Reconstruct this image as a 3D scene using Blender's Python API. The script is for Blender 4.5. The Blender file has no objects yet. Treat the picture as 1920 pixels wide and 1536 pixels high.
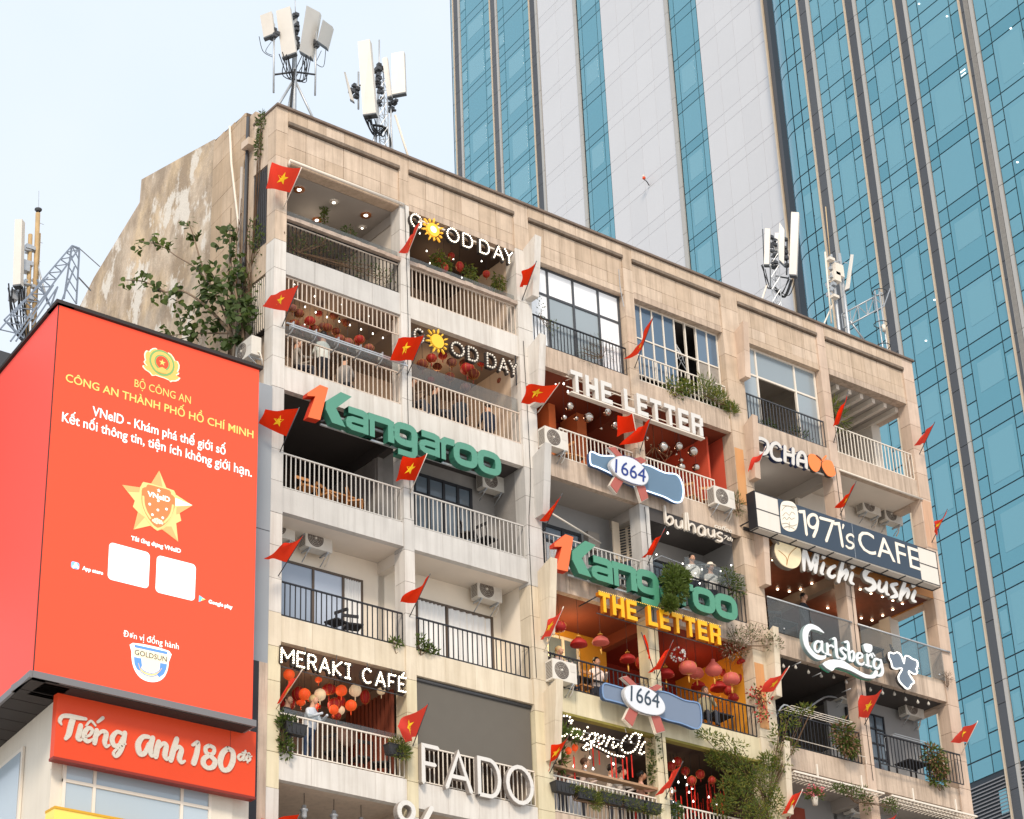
import bpy, math, random
from mathutils import Vector, Matrix, noise
R_ = math.radians
scene = bpy.context.scene
COL = scene.collection
rnd = random.Random(7)

# ------------------------------------------------------------------ camera
cam_d = bpy.data.cameras.new('camera')
cam = bpy.data.objects.new('camera', cam_d); COL.objects.link(cam)
_r = Vector((0.78839768, -0.61413919, -0.03552665)); _u = Vector((-0.26700803, -0.39365456, 0.87962651)); _w = Vector((0.55419834, 0.6840096, 0.47433645))
cam.matrix_world = Matrix(((_r.x, _u.x, -_w.x, -26.332), (_r.y, _u.y, -_w.y, -42.012), (_r.z, _u.z, -_w.z, 1.6), (0, 0, 0, 1)))
cam_d.sensor_width = 36.0; cam_d.lens = 36.0 * 4233.7 / 1920
cam_d.clip_start = 0.5; cam_d.clip_end = 3000
scene.camera = cam

# ------------------------------------------------------------------ light
world = bpy.data.worlds.new('World'); scene.world = world; world.use_nodes = True
nt = world.node_tree; nt.nodes.clear()
SUN_EL, SUN_AZ = R_(38), R_(218)      # azimuth measured from +Y towards +X
out = nt.nodes.new('ShaderNodeOutputWorld')
sky = nt.nodes.new('ShaderNodeTexSky'); sky.sky_type = 'NISHITA'; sky.sun_disc = False
sky.sun_elevation = SUN_EL; sky.sun_rotation = SUN_AZ; sky.air_density = 1.0; sky.dust_density = 2.5; sky.ozone_density = 1.0
bg1 = nt.nodes.new('ShaderNodeBackground'); bg1.inputs[1].default_value = 0.10
nt.links.new(sky.outputs[0], bg1.inputs[0])
tc = nt.nodes.new('ShaderNodeTexCoord'); nz = nt.nodes.new('ShaderNodeTexNoise'); nz.inputs['Scale'].default_value = 2.2; nz.inputs['Detail'].default_value = 5
nt.links.new(tc.outputs['Generated'], nz.inputs['Vector'])
cr = nt.nodes.new('ShaderNodeValToRGB'); cr.color_ramp.elements[0].position = .38; cr.color_ramp.elements[1].position = .66
cr.color_ramp.elements[0].color = (.75, .86, .98, 1); cr.color_ramp.elements[1].color = (.89, .94, .99, 1)
nt.links.new(nz.outputs['Fac'], cr.inputs['Fac'])
bg2 = nt.nodes.new('ShaderNodeBackground'); bg2.inputs[1].default_value = 0.62      # thin bright cloud veil
nt.links.new(cr.outputs[0], bg2.inputs[0])
mx = nt.nodes.new('ShaderNodeMixShader'); mx.inputs[0].default_value = .84
nt.links.new(bg1.outputs[0], mx.inputs[1]); nt.links.new(bg2.outputs[0], mx.inputs[2]); nt.links.new(mx.outputs[0], out.inputs[0])
sd = bpy.data.lights.new('sun', 'SUN'); sd.energy = 1.5; sd.angle = R_(13); sd.color = (1.0, .87, .72)
sun = bpy.data.objects.new('sun', sd); COL.objects.link(sun)
_sv = Vector((math.sin(SUN_AZ) * math.cos(SUN_EL), math.cos(SUN_AZ) * math.cos(SUN_EL), math.sin(SUN_EL)))
sun.rotation_euler = _sv.to_track_quat('Z', 'Y').to_euler(); sun.location = (0, -30, 80)
vs = scene.view_settings; vs.view_transform = 'Standard'; vs.look = 'None'; vs.gamma = 1; vs.use_curve_mapping = False; vs.exposure = 0.94
scene.render.engine = 'CYCLES'
scene.cycles.max_bounces = 6; scene.cycles.diffuse_bounces = 3; scene.cycles.glossy_bounces = 3; scene.cycles.transparent_max_bounces = 12; scene.cycles.transmission_bounces = 3
scene.cycles.use_denoising = True; scene.cycles.sample_clamp_indirect = 4

# ------------------------------------------------------------------ materials
def lin(c):
    return tuple(((v / 255) / 12.92 if v / 255 <= .04045 else ((v / 255 + .055) / 1.055) ** 2.4) for v in c)
_mc = {}
def mat(key, col=(.5, .5, .5), rough=.7, metal=0, vary=0, grain=0, gscale=3.0, streak=0, streak_col=(.12, .09, .07), bump=0, emit=None, es=0, spec=.4, alpha=1, stain=0):
    """principled material: per-object variation, cloudy grain, vertical run-off streaks and large stains, all in world space"""
    if key in _mc: return _mc[key]
    m = bpy.data.materials.new(key); m.use_nodes = True; n = m.node_tree; b = n.nodes['Principled BSDF']; L = n.links.new
    b.inputs['Roughness'].default_value = rough; b.inputs['Metallic'].default_value = metal
    b.inputs['Specular IOR Level'].default_value = spec
    c4 = (*col, 1); b.inputs['Base Color'].default_value = c4
    if emit: b.inputs['Emission Color'].default_value = (*emit, 1); b.inputs['Emission Strength'].default_value = es * .78
    if alpha < 1: b.inputs['Alpha'].default_value = alpha
    cur = None
    def mixc(fac, a, bcol, mode='MIX'):
        x = n.nodes.new('ShaderNodeMix'); x.data_type = 'RGBA'; x.blend_type = mode
        if isinstance(fac, float): x.inputs[0].default_value = fac
        else: L(fac, x.inputs[0])
        if a is None: x.inputs[6].default_value = c4
        else: L(a, x.inputs[6])
        if isinstance(bcol, tuple): x.inputs[7].default_value = (*bcol, 1)
        else: L(bcol, x.inputs[7])
        return x.outputs[2]
    def rng(src, a, bb, c, d):
        x = n.nodes.new('ShaderNodeMapRange'); L(src, x.inputs[0])
        for i, v in enumerate((a, bb, c, d)): x.inputs[i + 1].default_value = v
        return x.outputs[0]
    geo = n.nodes.new('ShaderNodeNewGeometry')
    if vary:
        oi = n.nodes.new('ShaderNodeObjectInfo'); hs = n.nodes.new('ShaderNodeHueSaturation'); hs.inputs['Color'].default_value = c4
        L(rng(oi.outputs['Random'], 0, 1, 1 - vary, 1 + vary), hs.inputs['Value'])
        L(rng(oi.outputs['Random'], 0, 1, 1 + vary * .8, 1 - vary * .8), hs.inputs['Saturation']); cur = hs.outputs[0]
    if grain:
        t = n.nodes.new('ShaderNodeTexNoise'); t.inputs['Scale'].default_value = gscale; t.inputs['Detail'].default_value = 6; L(geo.outputs['Position'], t.inputs['Vector'])
        cur = mixc(rng(t.outputs['Fac'], .35, .7, 0.0, grain), cur, tuple(v * .55 for v in col))
    if stain:
        t = n.nodes.new('ShaderNodeTexNoise'); t.inputs['Scale'].default_value = .55; t.inputs['Detail'].default_value = 8; t.inputs['Roughness'].default_value = .7; L(geo.outputs['Position'], t.inputs['Vector'])
        cur = mixc(rng(t.outputs['Fac'], .5, .68, 0.0, stain), cur, streak_col)
    if streak:
        mp = n.nodes.new('ShaderNodeMapping'); mp.inputs['Scale'].default_value = (5.0, 5.0, .28); L(geo.outputs['Position'], mp.inputs['Vector'])
        t = n.nodes.new('ShaderNodeTexNoise'); t.inputs['Scale'].default_value = 1.3; t.inputs['Detail'].default_value = 7; t.inputs['Roughness'].default_value = .65; L(mp.outputs[0], t.inputs['Vector'])
        cur = mixc(rng(t.outputs['Fac'], .44, .70, 0.0, streak), cur, streak_col)
    if cur is not None: L(cur, b.inputs['Base Color'])
    if bump:
        t = n.nodes.new('ShaderNodeTexNoise'); t.inputs['Scale'].default_value = 14; t.inputs['Detail'].default_value = 5; L(geo.outputs['Position'], t.inputs['Vector'])
        bp = n.nodes.new('ShaderNodeBump'); bp.inputs['Strength'].default_value = bump; bp.inputs['Distance'].default_value = .03
        L(t.outputs['Fac'], bp.inputs['Height']); L(bp.outputs[0], b.inputs['Normal'])
    _mc[key] = m; return m
def flat(key, rgb255, rough=.6, **k): return mat(key, lin(rgb255), rough, **k)
def glassy(key, col, transp, rough=.05, tint=(.8, .9, .95)):
    if key in _mc: return _mc[key]
    m = bpy.data.materials.new(key); m.use_nodes = True; n = m.node_tree; b = n.nodes['Principled BSDF']
    b.inputs['Base Color'].default_value = (*col, 1); b.inputs['Roughness'].default_value = rough; b.inputs['Specular IOR Level'].default_value = .6
    t = n.nodes.new('ShaderNodeBsdfTransparent'); t.inputs[0].default_value = (*tint, 1)
    x = n.nodes.new('ShaderNodeMixShader'); x.inputs[0].default_value = transp
    n.links.new(b.outputs[0], x.inputs[1]); n.links.new(t.outputs[0], x.inputs[2]); n.links.new(x.outputs[0], n.nodes['Material Output'].inputs[0])
    _mc[key] = m; return m

# ------------------------------------------------------------------ mesh building
class MB:
    def __init__(s): s.v = []; s.f = []; s.sm = []
    def add(s, vs, fs, smooth=False):
        o = len(s.v); s.v += [tuple(v) for v in vs]; s.f += [tuple(i + o for i in f) for f in fs]; s.sm += [smooth] * len(fs); return s
    def box(s, x0, x1, y0, y1, z0, z1):
        return s.add([(x0, y0, z0), (x1, y0, z0), (x1, y1, z0), (x0, y1, z0), (x0, y0, z1), (x1, y0, z1), (x1, y1, z1), (x0, y1, z1)],
                     [(0, 3, 2, 1), (4, 5, 6, 7), (0, 1, 5, 4), (1, 2, 6, 5), (2, 3, 7, 6), (3, 0, 4, 7)])
    def hexa(s, p8): return s.add(p8, [(0, 3, 2, 1), (4, 5, 6, 7), (0, 1, 5, 4), (1, 2, 6, 5), (2, 3, 7, 6), (3, 0, 4, 7)])
    def tube(s, pts, r, n=6, cap=True, r2=None):
        pts = [Vector(p) for p in pts]; rings = []; o = len(s.v); N = len(pts)
        for i, p in enumerate(pts):
            d = (pts[min(i + 1, N - 1)] - pts[max(i - 1, 0)])
            d = d.normalized() if d.length > 1e-9 else Vector((0, 0, 1))
            a = d.orthogonal().normalized() if i == 0 else (a - d * a.dot(d)).normalized()
            b = d.cross(a); rr = r if r2 is None else r + (r2 - r) * i / max(1, N - 1)
            s.v += [tuple(p + (a * math.cos(2 * math.pi * k / n) + b * math.sin(2 * math.pi * k / n)) * rr) for k in range(n)]
        fs = [(o + i * n + k, o + i * n + (k + 1) % n, o + (i + 1) * n + (k + 1) % n, o + (i + 1) * n + k) for i in range(N - 1) for k in range(n)]
        if cap: fs += [tuple(o + k for k in range(n))[::-1], tuple(o + (N - 1) * n + k for k in range(n))]
        s.f += fs; s.sm += [n > 4] * len(fs); return s
    def prism(s, poly, y0, y1):
        """polygon of (x,z) extruded from y0 (front) to y1 (back)"""
        n = len(poly); vs = [(p[0], y0, p[1]) for p in poly] + [(p[0], y1, p[1]) for p in poly]
        return s.add(vs, [tuple(range(n)), tuple(range(2 * n - 1, n - 1, -1))] + [(i, n + i, n + (i + 1) % n, (i + 1) % n) for i in range(n)])
    def ribbon(s, pts, w, y0, y1, closed=False, cap=3):
        """stroke of width w along (x,z[,wscale]) points with round ends, extruded y0..y1"""
        P = [Vector((p[0], p[1])) for p in pts]; W = [w * (p[2] if len(p) > 2 else 1) / 2 for p in pts]; n = len(P); Lf = []; Rt = []
        for i in range(n):
            a = P[(i - 1) % n] if (closed or i > 0) else None; b = P[(i + 1) % n] if (closed or i < n - 1) else None
            d0 = (P[i] - a).normalized() if a is not None else None; d1 = (b - P[i]).normalized() if b is not None else None
            if d0 is None: d0 = d1
            if d1 is None: d1 = d0
            n0 = Vector((-d0.y, d0.x)); n1 = Vector((-d1.y, d1.x)); m = (n0 + n1)
            m = m.normalized() if m.length > .2 else n0
            k = 1 / max(.55, m.dot(n0)); Lf.append(P[i] + m * W[i] * k); Rt.append(P[i] - m * W[i] * k)
        def quad(a, b, c, d, jj=0):
            e = .0012 * (jj % 3); vs = [(q.x, y0 + e, q.y) for q in (a, b, c, d)] + [(q.x, y1 + e, q.y) for q in (a, b, c, d)]
            s.add(vs, [(0, 1, 2, 3), (7, 6, 5, 4)])
        rr = range(n if closed else n - 1)
        for i in rr:
            j = (i + 1) % n; quad(Lf[i], Rt[i], Rt[j], Lf[j], i)
            s.add([(Lf[i].x, y0, Lf[i].y), (Lf[j].x, y0, Lf[j].y), (Lf[j].x, y1, Lf[j].y), (Lf[i].x, y1, Lf[i].y)], [(0, 1, 2, 3)])
            s.add([(Rt[i].x, y0, Rt[i].y), (Rt[j].x, y0, Rt[j].y), (Rt[j].x, y1, Rt[j].y), (Rt[i].x, y1, Rt[i].y)], [(3, 2, 1, 0)])
        if not closed and cap:
            for e, d in ((0, P[0] - P[1]), (n - 1, P[-1] - P[-2])):
                d = d.normalized() if d.length > 0 else Vector((1, 0)); a0 = math.atan2(d.y, d.x) - math.pi / 2
                fan = [P[e] + Vector((math.cos(a0 + math.pi * k / (cap + 1)), math.sin(a0 + math.pi * k / (cap + 1)))) * W[e] for k in range(cap + 2)]
                s.prism([(q.x, q.y) for q in fan], y0 + .0036, y1 + .0036)
        return s
    def sphere(s, c, r, n=10, m=7, sz=1.0, flat_top=0, sx=1, sy=1):
        o = []; fs = []
        for i in range(m + 1):
            t = math.pi * i / m
            for k in range(n):
                a = 2 * math.pi * k / n; o.append((c[0] + r * sx * math.sin(t) * math.cos(a), c[1] + r * sy * math.sin(t) * math.sin(a), c[2] + r * sz * math.cos(t)))
        for i in range(m):
            for k in range(n): fs.append((i * n + k, (i + 1) * n + k, (i + 1) * n + (k + 1) % n, i * n + (k + 1) % n))
        return s.add(o, fs, True)
    def lathe(s, prof, c=(0, 0, 0), n=14, axis='z'):
        o = []
        for r, h in prof:
            for k in range(n):
                a = 2 * math.pi * k / n; x, y = r * math.cos(a), r * math.sin(a)
                o.append((c[0] + x, c[1] + y, c[2] + h) if axis == 'z' else ((c[0] + x, c[1] + h, c[2] + y) if axis == 'y' else (c[0] + h, c[1] + x, c[2] + y)))
        fs = [(i * n + k, i * n + (k + 1) % n, (i + 1) * n + (k + 1) % n, (i + 1) * n + k) for i in range(len(prof) - 1) for k in range(n)]
        return s.add(o, fs, True)
    def mesh(s, name, m):
        me = bpy.data.meshes.new(name); me.from_pydata(s.v, [], s.f); me.polygons.foreach_set('use_smooth', s.sm)
        for mm in (m if isinstance(m, (list, tuple)) else [m]): me.materials.append(mm)
        me.update(); return me
    def build(s, name, m, parent=None, kind=None, loc=None):
        return put(name, s.mesh(name, m), parent, kind, loc)
def put(name, me, parent=None, kind=None, loc=None, scale=None, rot=None):
    o = bpy.data.objects.new(name, me); COL.objects.link(o)
    if parent is not None: o.parent = parent
    if kind: o['kind'] = kind
    if loc is not None: o.location = loc
    if scale is not None: o.scale = scale
    if rot is not None: o.rotation_euler = rot
    return o
def thing(name, label, cat, loc=(0, 0, 0), group=None, rot=None):
    o = bpy.data.objects.new(name, None); COL.objects.link(o); o.location = loc; o.empty_display_size = .2
    if rot is not None: o.rotation_euler = rot
    return tag(o, label, cat, group)
def tag(o, label, cat, group=None):
    o['label'] = label; o['category'] = cat
    if group: o['group'] = group
    return o
_kids = {}
def dup(root, loc=None, rot=None, label=None, scale=None):
    r = root.copy(); COL.objects.link(r)
    if loc is not None: r.location = loc
    if rot is not None: r.rotation_euler = rot
    if scale is not None: r.scale = scale
    if label: r['label'] = label
    for ch in root.children:
        c = ch.copy(); COL.objects.link(c); c.parent = r
        for g in ch.children:
            d = g.copy(); COL.objects.link(d); d.parent = c
    return r
_ucube = {}
def cube(name, m, x0, x1, y0, y1, z0, z1, parent=None, kind=None):
    """box object sharing one unit-cube mesh per material"""
    k = m.name
    if k not in _ucube: _ucube[k] = MB().box(-.5, .5, -.5, .5, -.5, .5).mesh('unit_box', m)
    return put(name, _ucube[k], parent, kind, ((x0 + x1) / 2, (y0 + y1) / 2, (z0 + z1) / 2), (abs(x1 - x0), abs(y1 - y0), abs(z1 - z0)))
def catmull(pts, sub=5, closed=False):
    P = [tuple(p) for p in pts]; n = len(P); out = []
    dims = min(len(p) for p in P)
    for i in range(n if closed else n - 1):
        p0 = P[(i - 1) % n] if (closed or i > 0) else P[i]; p1 = P[i]; p2 = P[(i + 1) % n]; p3 = P[(i + 2) % n] if (closed or i < n - 2) else P[(i + 1) % n]
        for k in range(sub):
            t = k / sub
            out.append(tuple(.5 * ((2 * p1[d]) + (-p0[d] + p2[d]) * t + (2 * p0[d] - 5 * p1[d] + 4 * p2[d] - p3[d]) * t * t + (-p0[d] + 3 * p1[d] - 3 * p2[d] + p3[d]) * t ** 3) for d in range(dims)))
    if not closed: out.append(P[-1][:dims])
    return out
def text_obj(name, body, x0, x1, zb, h, y, m, parent=None, depth=.004, bold=0.0, shear=0, kind=None):
    """lettering in the facade plane: left edge x0, right edge x1, baseline zb, capital height h"""
    c = bpy.data.curves.new('lettering', 'FONT'); c.body = body; c.size = 1; c.extrude = .02; c.offset = bold; c.shear = shear; c.resolution_u = 3
    tmp = bpy.data.objects.new('lettering', c); me = bpy.data.meshes.new_from_object(tmp); bpy.data.objects.remove(tmp); bpy.data.curves.remove(c)
    xs = [v.co.x for v in me.vertices]; a, b = min(xs), max(xs); sx = (x1 - x0) / (b - a); sz = h / .73
    for v in me.vertices:
        x, yy, z = v.co; v.co = (x0 + (x - a) * sx, y + (0 if z > 0 else depth), zb + yy * sz)
    me.materials.clear(); me.materials.append(m); me.name = name
    return put(name, me, parent, kind)

# palette
STONE = mat('limestone_cladding', (.62, .485, .365), .8, vary=.09, grain=.3, gscale=2.2, stain=.14, streak=.42, streak_col=(.20, .14, .09), bump=.15)
STONE_P = mat('pinkish_cladding', (.62, .475, .37), .8, vary=.06, grain=.22, gscale=2.5, streak=.26, streak_col=(.22, .15, .11), bump=.12)
BEIGE = mat('stained_beige_render', (.60, .475, .37), .85, vary=.04, grain=.4, gscale=1.6, streak=.72, streak_col=(.22, .16, .12), bump=.2, stain=.25)
WHITE = mat('white_painted_render', (.68, .645, .595), .8, vary=.05, grain=.2, gscale=1.2, stain=.16, streak=.46, streak_col=(.36, .31, .26), bump=.08)
CREAM = mat('cream_painted_render', (.69, .60, .46), .8, vary=.05, grain=.22, gscale=1.4, stain=.12, streak=.48, streak_col=(.42, .33, .22), bump=.1)
YELLOW_P = mat('pale_yellow_render', (.70, .62, .43), .8, vary=.05, grain=.3, gscale=1.2, streak=.38, streak_col=(.40, .32, .18), bump=.1)
GREYW = mat('grey_white_render', (.58, .56, .53), .82, vary=.05, grain=.25, gscale=1.4, streak=.32, streak_col=(.27, .25, .23), bump=.1)
JOINT = flat('dark_joint', (96, 80, 66), .9)
DARKST = mat('blackened_ledge', (.22, .17, .13), .9, grain=.5, gscale=5, streak=.4, streak_col=(.06, .05, .04))
METW = flat('white_metal_paint', (226, 216, 202), .45)
METK = flat('black_metal_paint', (38, 38, 42), .45)
METG = mat('galvanised_steel', (.50, .52, .54), .45, metal=.5, grain=.3, gscale=8)
METD = flat('dark_grey_metal', (70, 72, 76), .5)
GLASS = glassy('clear_balcony_glass', (.22, .24, .25), .80, tint=(.88, .9, .9))
GLASSD = glassy('dark_window_glass', (.16, .20, .24), .25)
GLASSB = mat('reflecting_blue_glass', (.075, .13, .20), .08, spec=.9, vary=.25)
WIRE = flat('black_cable', (30, 30, 32), .6)
# ================================================================== ground
MB().box(-300, 300, -300, 300, -.2, 0).build('plaza_ground', mat('granite_plaza', (.52, .48, .44), .8, grain=.3, gscale=.8), None, 'structure')
# ================================================================== the apartment block
BAY = [(.36, 4.0), (4.31, 8.01), (8.53, 12.09), (12.45, 16.01), (16.72, 20.15), (20.51, 24.1)]
PIL = [(0, .36), (4.0, 4.31), (8.01, 8.53), (12.09, 12.45), (16.01, 16.72), (20.15, 20.51), (24.1, 24.59)]
T = [33.137 - 3.4 * k for k in range(7)]            # tops of the spandrels (floor levels)
B = [t - .66 for t in T]
LINT, TOP = 35.91, 37.65
def ceilz(k): return LINT if k == 0 else B[k - 1]
bld = thing('apartment_building', 'weathered old apartment block with stacked cafe balconies and cream limestone cladding', 'building', (0, 0, 0))

# --- pillars in stone blocks
core = MB()
for i, (a, b) in enumerate(PIL): core.box(a + .012, b - .012, -.02, .36 if i else .33, 10, 37.55)
core.build('pillar_core', JOINT, bld)
def pil_mat(i, z):
    f = (33.137 - z) / 3.4
    if i <= 2:
        if i == 0 and z > 33.35: return STONE
        if z > (33.3 if i == 0 else 36.0): return STONE
        if i and z > 36.0: return STONE
        if f < 1.2: return WHITE
        if f < 2.25: return GREYW
        if f < 3.0: return CREAM if i == 2 else WHITE
        if f < 3.3: return CREAM
        if f < 4.2: return YELLOW_P
        return WHITE
    if i in (3, 4):
        if f < 1.2: return STONE
        if f < 2.2: return GREYW if i == 3 else STONE
        if f < 3.2: return YELLOW_P if i == 3 else CREAM
        return YELLOW_P
    return STONE_P
for i, (a, b) in enumerate(PIL):
    z = 37.62; first = True
    while z > 14:
        h = .87 if z < 36.8 else .80
        z0 = z - h
        cube('stone_block', pil_mat(i, (z + z0) / 2), a, b, -.05 - rnd.random() * .008, .385 if i else .35, z0 + .012, z, bld)
        z = z0
# --- parapet panels per bay
for bi, (a, b) in enumerate(BAY):
    cube('parapet_backing', JOINT, a - .002, b + .002, .035, .34, LINT + .02, TOP - .06, bld)
    n = 6; w = (b - a) / n
    for j in range(n):
        x0, x1 = a + j * w, a + (j + 1) * w
        cube('stone_panel', STONE, x0 + .006, x1 - .006, -.062, .03, 37.235, 37.585, bld)
        for z0, z1 in ((36.50, 37.10), (36.12, 36.49)):
            cube('stone_panel', STONE, x0 + .006, x1 - .006, -.004 - rnd.random() * .008, .03, z0, z1, bld)
    cube('lintel', BEIGE if bi % 2 else STONE, a + .003, b - .003, -.012, .32, LINT, 36.11, bld)
    cube('ledge', DARKST, a + .003, b - .003, -.10, .03, 37.13, 37.225, bld)
cube('coping', mat('dark_weathered_coping', (.20, .15, .12), .9, grain=.6, gscale=4), -.03, 24.62, -.13, .42, 37.60, 37.665, bld)
cube('coping', _mc['dark_weathered_coping'], -.03, .30, .42, 1.1, 37.60, 37.665, bld)
# --- spandrels
SPM = {0: [GREYW, WHITE, BEIGE, BEIGE, BEIGE, BEIGE], 1: [WHITE, WHITE, BEIGE, BEIGE, BEIGE, BEIGE], 2: [GREYW, GREYW, BEIGE, BEIGE, BEIGE, BEIGE],
       3: [CREAM, CREAM, YELLOW_P, YELLOW_P, BEIGE, BEIGE], 4: [WHITE, WHITE, BEIGE, BEIGE, BEIGE, BEIGE], 5: [WHITE] * 6}
for k in range(6):
    for bi, (a, b) in enumerate(BAY):
        w = (b - a) / 4
        for j in range(4):
            cube('spandrel_panel', SPM[k][bi], a + j * w + .003, a + (j + 1) * w - .003, -.018 - .003 * (j % 2), .16, B[k], T[k], bld)
# --- slabs, walls behind the balconies
def paint(key, rgb, **kw): return mat(key, lin(rgb), .8, grain=.15, gscale=1.5, **kw)
P_GREYC = paint('mid_grey_ceiling_paint', (176, 168, 160)); P_LIGHT = paint('pale_interior_paint', (226, 216, 203)); P_BEI = paint('beige_interior_paint', (206, 186, 166), streak=.2)
P_DKBR = paint('dark_brown_paint', (70, 56, 48)); P_RED = paint('deep_red_paint', (128, 34, 18)); P_REDC = paint('rust_red_ceiling', (122, 56, 34)); P_ORW = paint('orange_wall_paint', (216, 150, 40))
P_DK = paint('charcoal_paint', (72, 68, 66)); P_CONC = mat('bare_concrete', (.33, .31, .29), .9, grain=.5, gscale=1.8, stain=.35, bump=.2, streak_col=(.14, .12, .11)); P_WOOD = mat('red_brown_wood_ceiling', (.16, .045, .022), .5, grain=.5, gscale=6)
P_GRY2 = paint('cool_grey_paint', (150, 149, 148)); P_TAUPE = paint('taupe_paint', (140, 122, 108)); P_FLOOR = paint('floor_screed', (120, 112, 104)); P_CRW = paint('warm_cream_wall', (238, 226, 208))
# (floor index, bay, ceiling, wall, side wall, depth)
ROOM = {(0, 0): (P_GREYC, P_BEI, P_LIGHT, 3.6), (0, 1): (P_DKBR, P_TAUPE, P_BEI, 3.2), (0, 2): (P_LIGHT, P_LIGHT, P_LIGHT, 2.5), (0, 3): (P_DK, P_DKBR, P_DK, 3), (0, 4): (P_LIGHT, P_GREYC, P_LIGHT, 2.6), (0, 5): (P_GREYC, P_LIGHT, P_LIGHT, 3.2),
        (1, 0): (P_TAUPE, P_BEI, P_BEI, 3.6), (1, 1): (P_TAUPE, P_BEI, P_BEI, 3.2), (1, 2): (P_REDC, P_RED, P_RED, 2.4), (1, 3): (P_REDC, P_RED, paint('coral_paint', (206, 84, 58)), 3.4), (1, 4): (P_GREYC, P_LIGHT, P_LIGHT, 3), (1, 5): (P_LIGHT, P_LIGHT, P_LIGHT, 1.6),
        (2, 0): (P_DK, P_DKBR, P_DK, 3.6), (2, 1): (P_DK, P_CONC, P_CONC, 1.3), (2, 2): (P_GREYC, P_GRY2, P_GRY2, 1.3), (2, 3): (P_DK, P_GRY2, P_GRY2, 1.6), (2, 4): (P_WOOD, P_DKBR, P_DKBR, 4.2), (2, 5): (P_WOOD, P_DKBR, P_TAUPE, 4.2),
        (3, 0): (P_LIGHT, P_CRW, P_CRW, 1.2), (3, 1): (P_LIGHT, P_CRW, P_CRW, 1.2), (3, 2): (P_REDC, P_ORW, P_ORW, 2.0), (3, 3): (P_RED, P_RED, P_ORW, 3.2), (3, 4): (P_DK, P_DK, P_DK, 3), (3, 5): (P_DK, P_GRY2, P_LIGHT, 1.3),
        (4, 0): (P_TAUPE, P_TAUPE, P_BEI, 3), (4, 1): (P_TAUPE, P_TAUPE, P_BEI, 2), (4, 2): (P_DK, P_BEI, P_BEI, 1.6), (4, 3): (P_DKBR, P_DKBR, P_DKBR, 3), (4, 4): (P_GREYC, P_GRY2, P_GRY2, 1.5), (4, 5): (P_GREYC, P_GRY2, P_GRY2, 1.5),
        (5, 0): (P_BEI, P_GRY2, P_GRY2, 3), (5, 1): (P_BEI, P_GRY2, P_GRY2, 3)}
for k in range(6):
    cube('floor_slab', P_FLOOR, .30, 24.3, .165, 3.0, B[k] + .06, T[k] - .002, bld); cube('floor_slab', P_FLOOR, 1.6, 24.3, 3.0, 9.0, B[k] + .06, T[k] - .002, bld)
cube('roof_slab', P_FLOOR, .36, 24.3, .345, 3.0, LINT + .06, 36.2, bld)
for (k, bi), (cm, wm, sm, d) in ROOM.items():
    a, b = BAY[bi]; zf, zc = T[k], ceilz(k)
    xa = a - .15 if bi % 2 else a - (.0 if bi else 0); xb = b + .15 if bi % 2 == 0 else b
    ym = .165 if k else .345
    cube('ceiling', cm, xa, xb, ym, d, zc - .004 + .012, zc + .055, bld)
    cube('back_wall', wm, xa - .1, xb + .1, d, d + .12, zf, zc + .007, bld)
    if bi % 2 == 0: cube('side_wall', sm, a - .10, a - .001, .39, d, zf, zc + .006, bld)
    elif not (bi == 5 and k < 4): cube('side_wall', sm, b + .001, b + .10, .39, d, zf, zc + .006, bld)
    # beam behind the slim pillar
    if bi % 2 == 0: cube('ceiling_beam', cm if cm not in (P_WOOD,) else P_TAUPE, b + .04, b + .27, .39, d, zc - .32, zc + .004, bld)
# partitions where the two bays of a flat are separate rooms
for k in (0, 2, 3): cube('partition_wall', {0: P_LIGHT, 2: P_CONC, 3: P_CRW}[k], 4.08, 4.24, .39 if k == 0 else 1.2, 3.6, T[k], ceilz(k) - .32, bld)
cube('partition_wall', P_LIGHT, 12.18, 12.36, .39, 3.6, T[0], ceilz(0), bld)
cube('partition_wall', P_LIGHT, 20.23, 20.42, .39, 3.0, T[0], ceilz(0), bld)
# rear columns of the open right-hand end (the next tower shows between them and the corner pillar)
for k in range(0, 4):
    cube('rear_column', P_LIGHT, 24.0, 24.4, 1.75 if k else 1.5, 2.2, T[k], ceilz(k) + .05, bld)
    cube('end_wall', P_LIGHT, 24.15, 24.35, 2.2, 9.0, T[k], ceilz(k) + .05, bld)
    cube('end_beam', STONE_P, 24.12, 24.50, .39, 2.0, ceilz(k) - .05, ceilz(k) + .68 if k else ceilz(k) + .3, bld)
cube('end_wall', STONE_P, 24.2, 24.5, .39, 9.0, 10, T[3] - .5, bld)
cube('lower_front_wall', P_BEI, .4, 24.2, 1.6, 1.8, 0, B[5], bld)
for i, (a, b) in enumerate(PIL): pass

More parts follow.
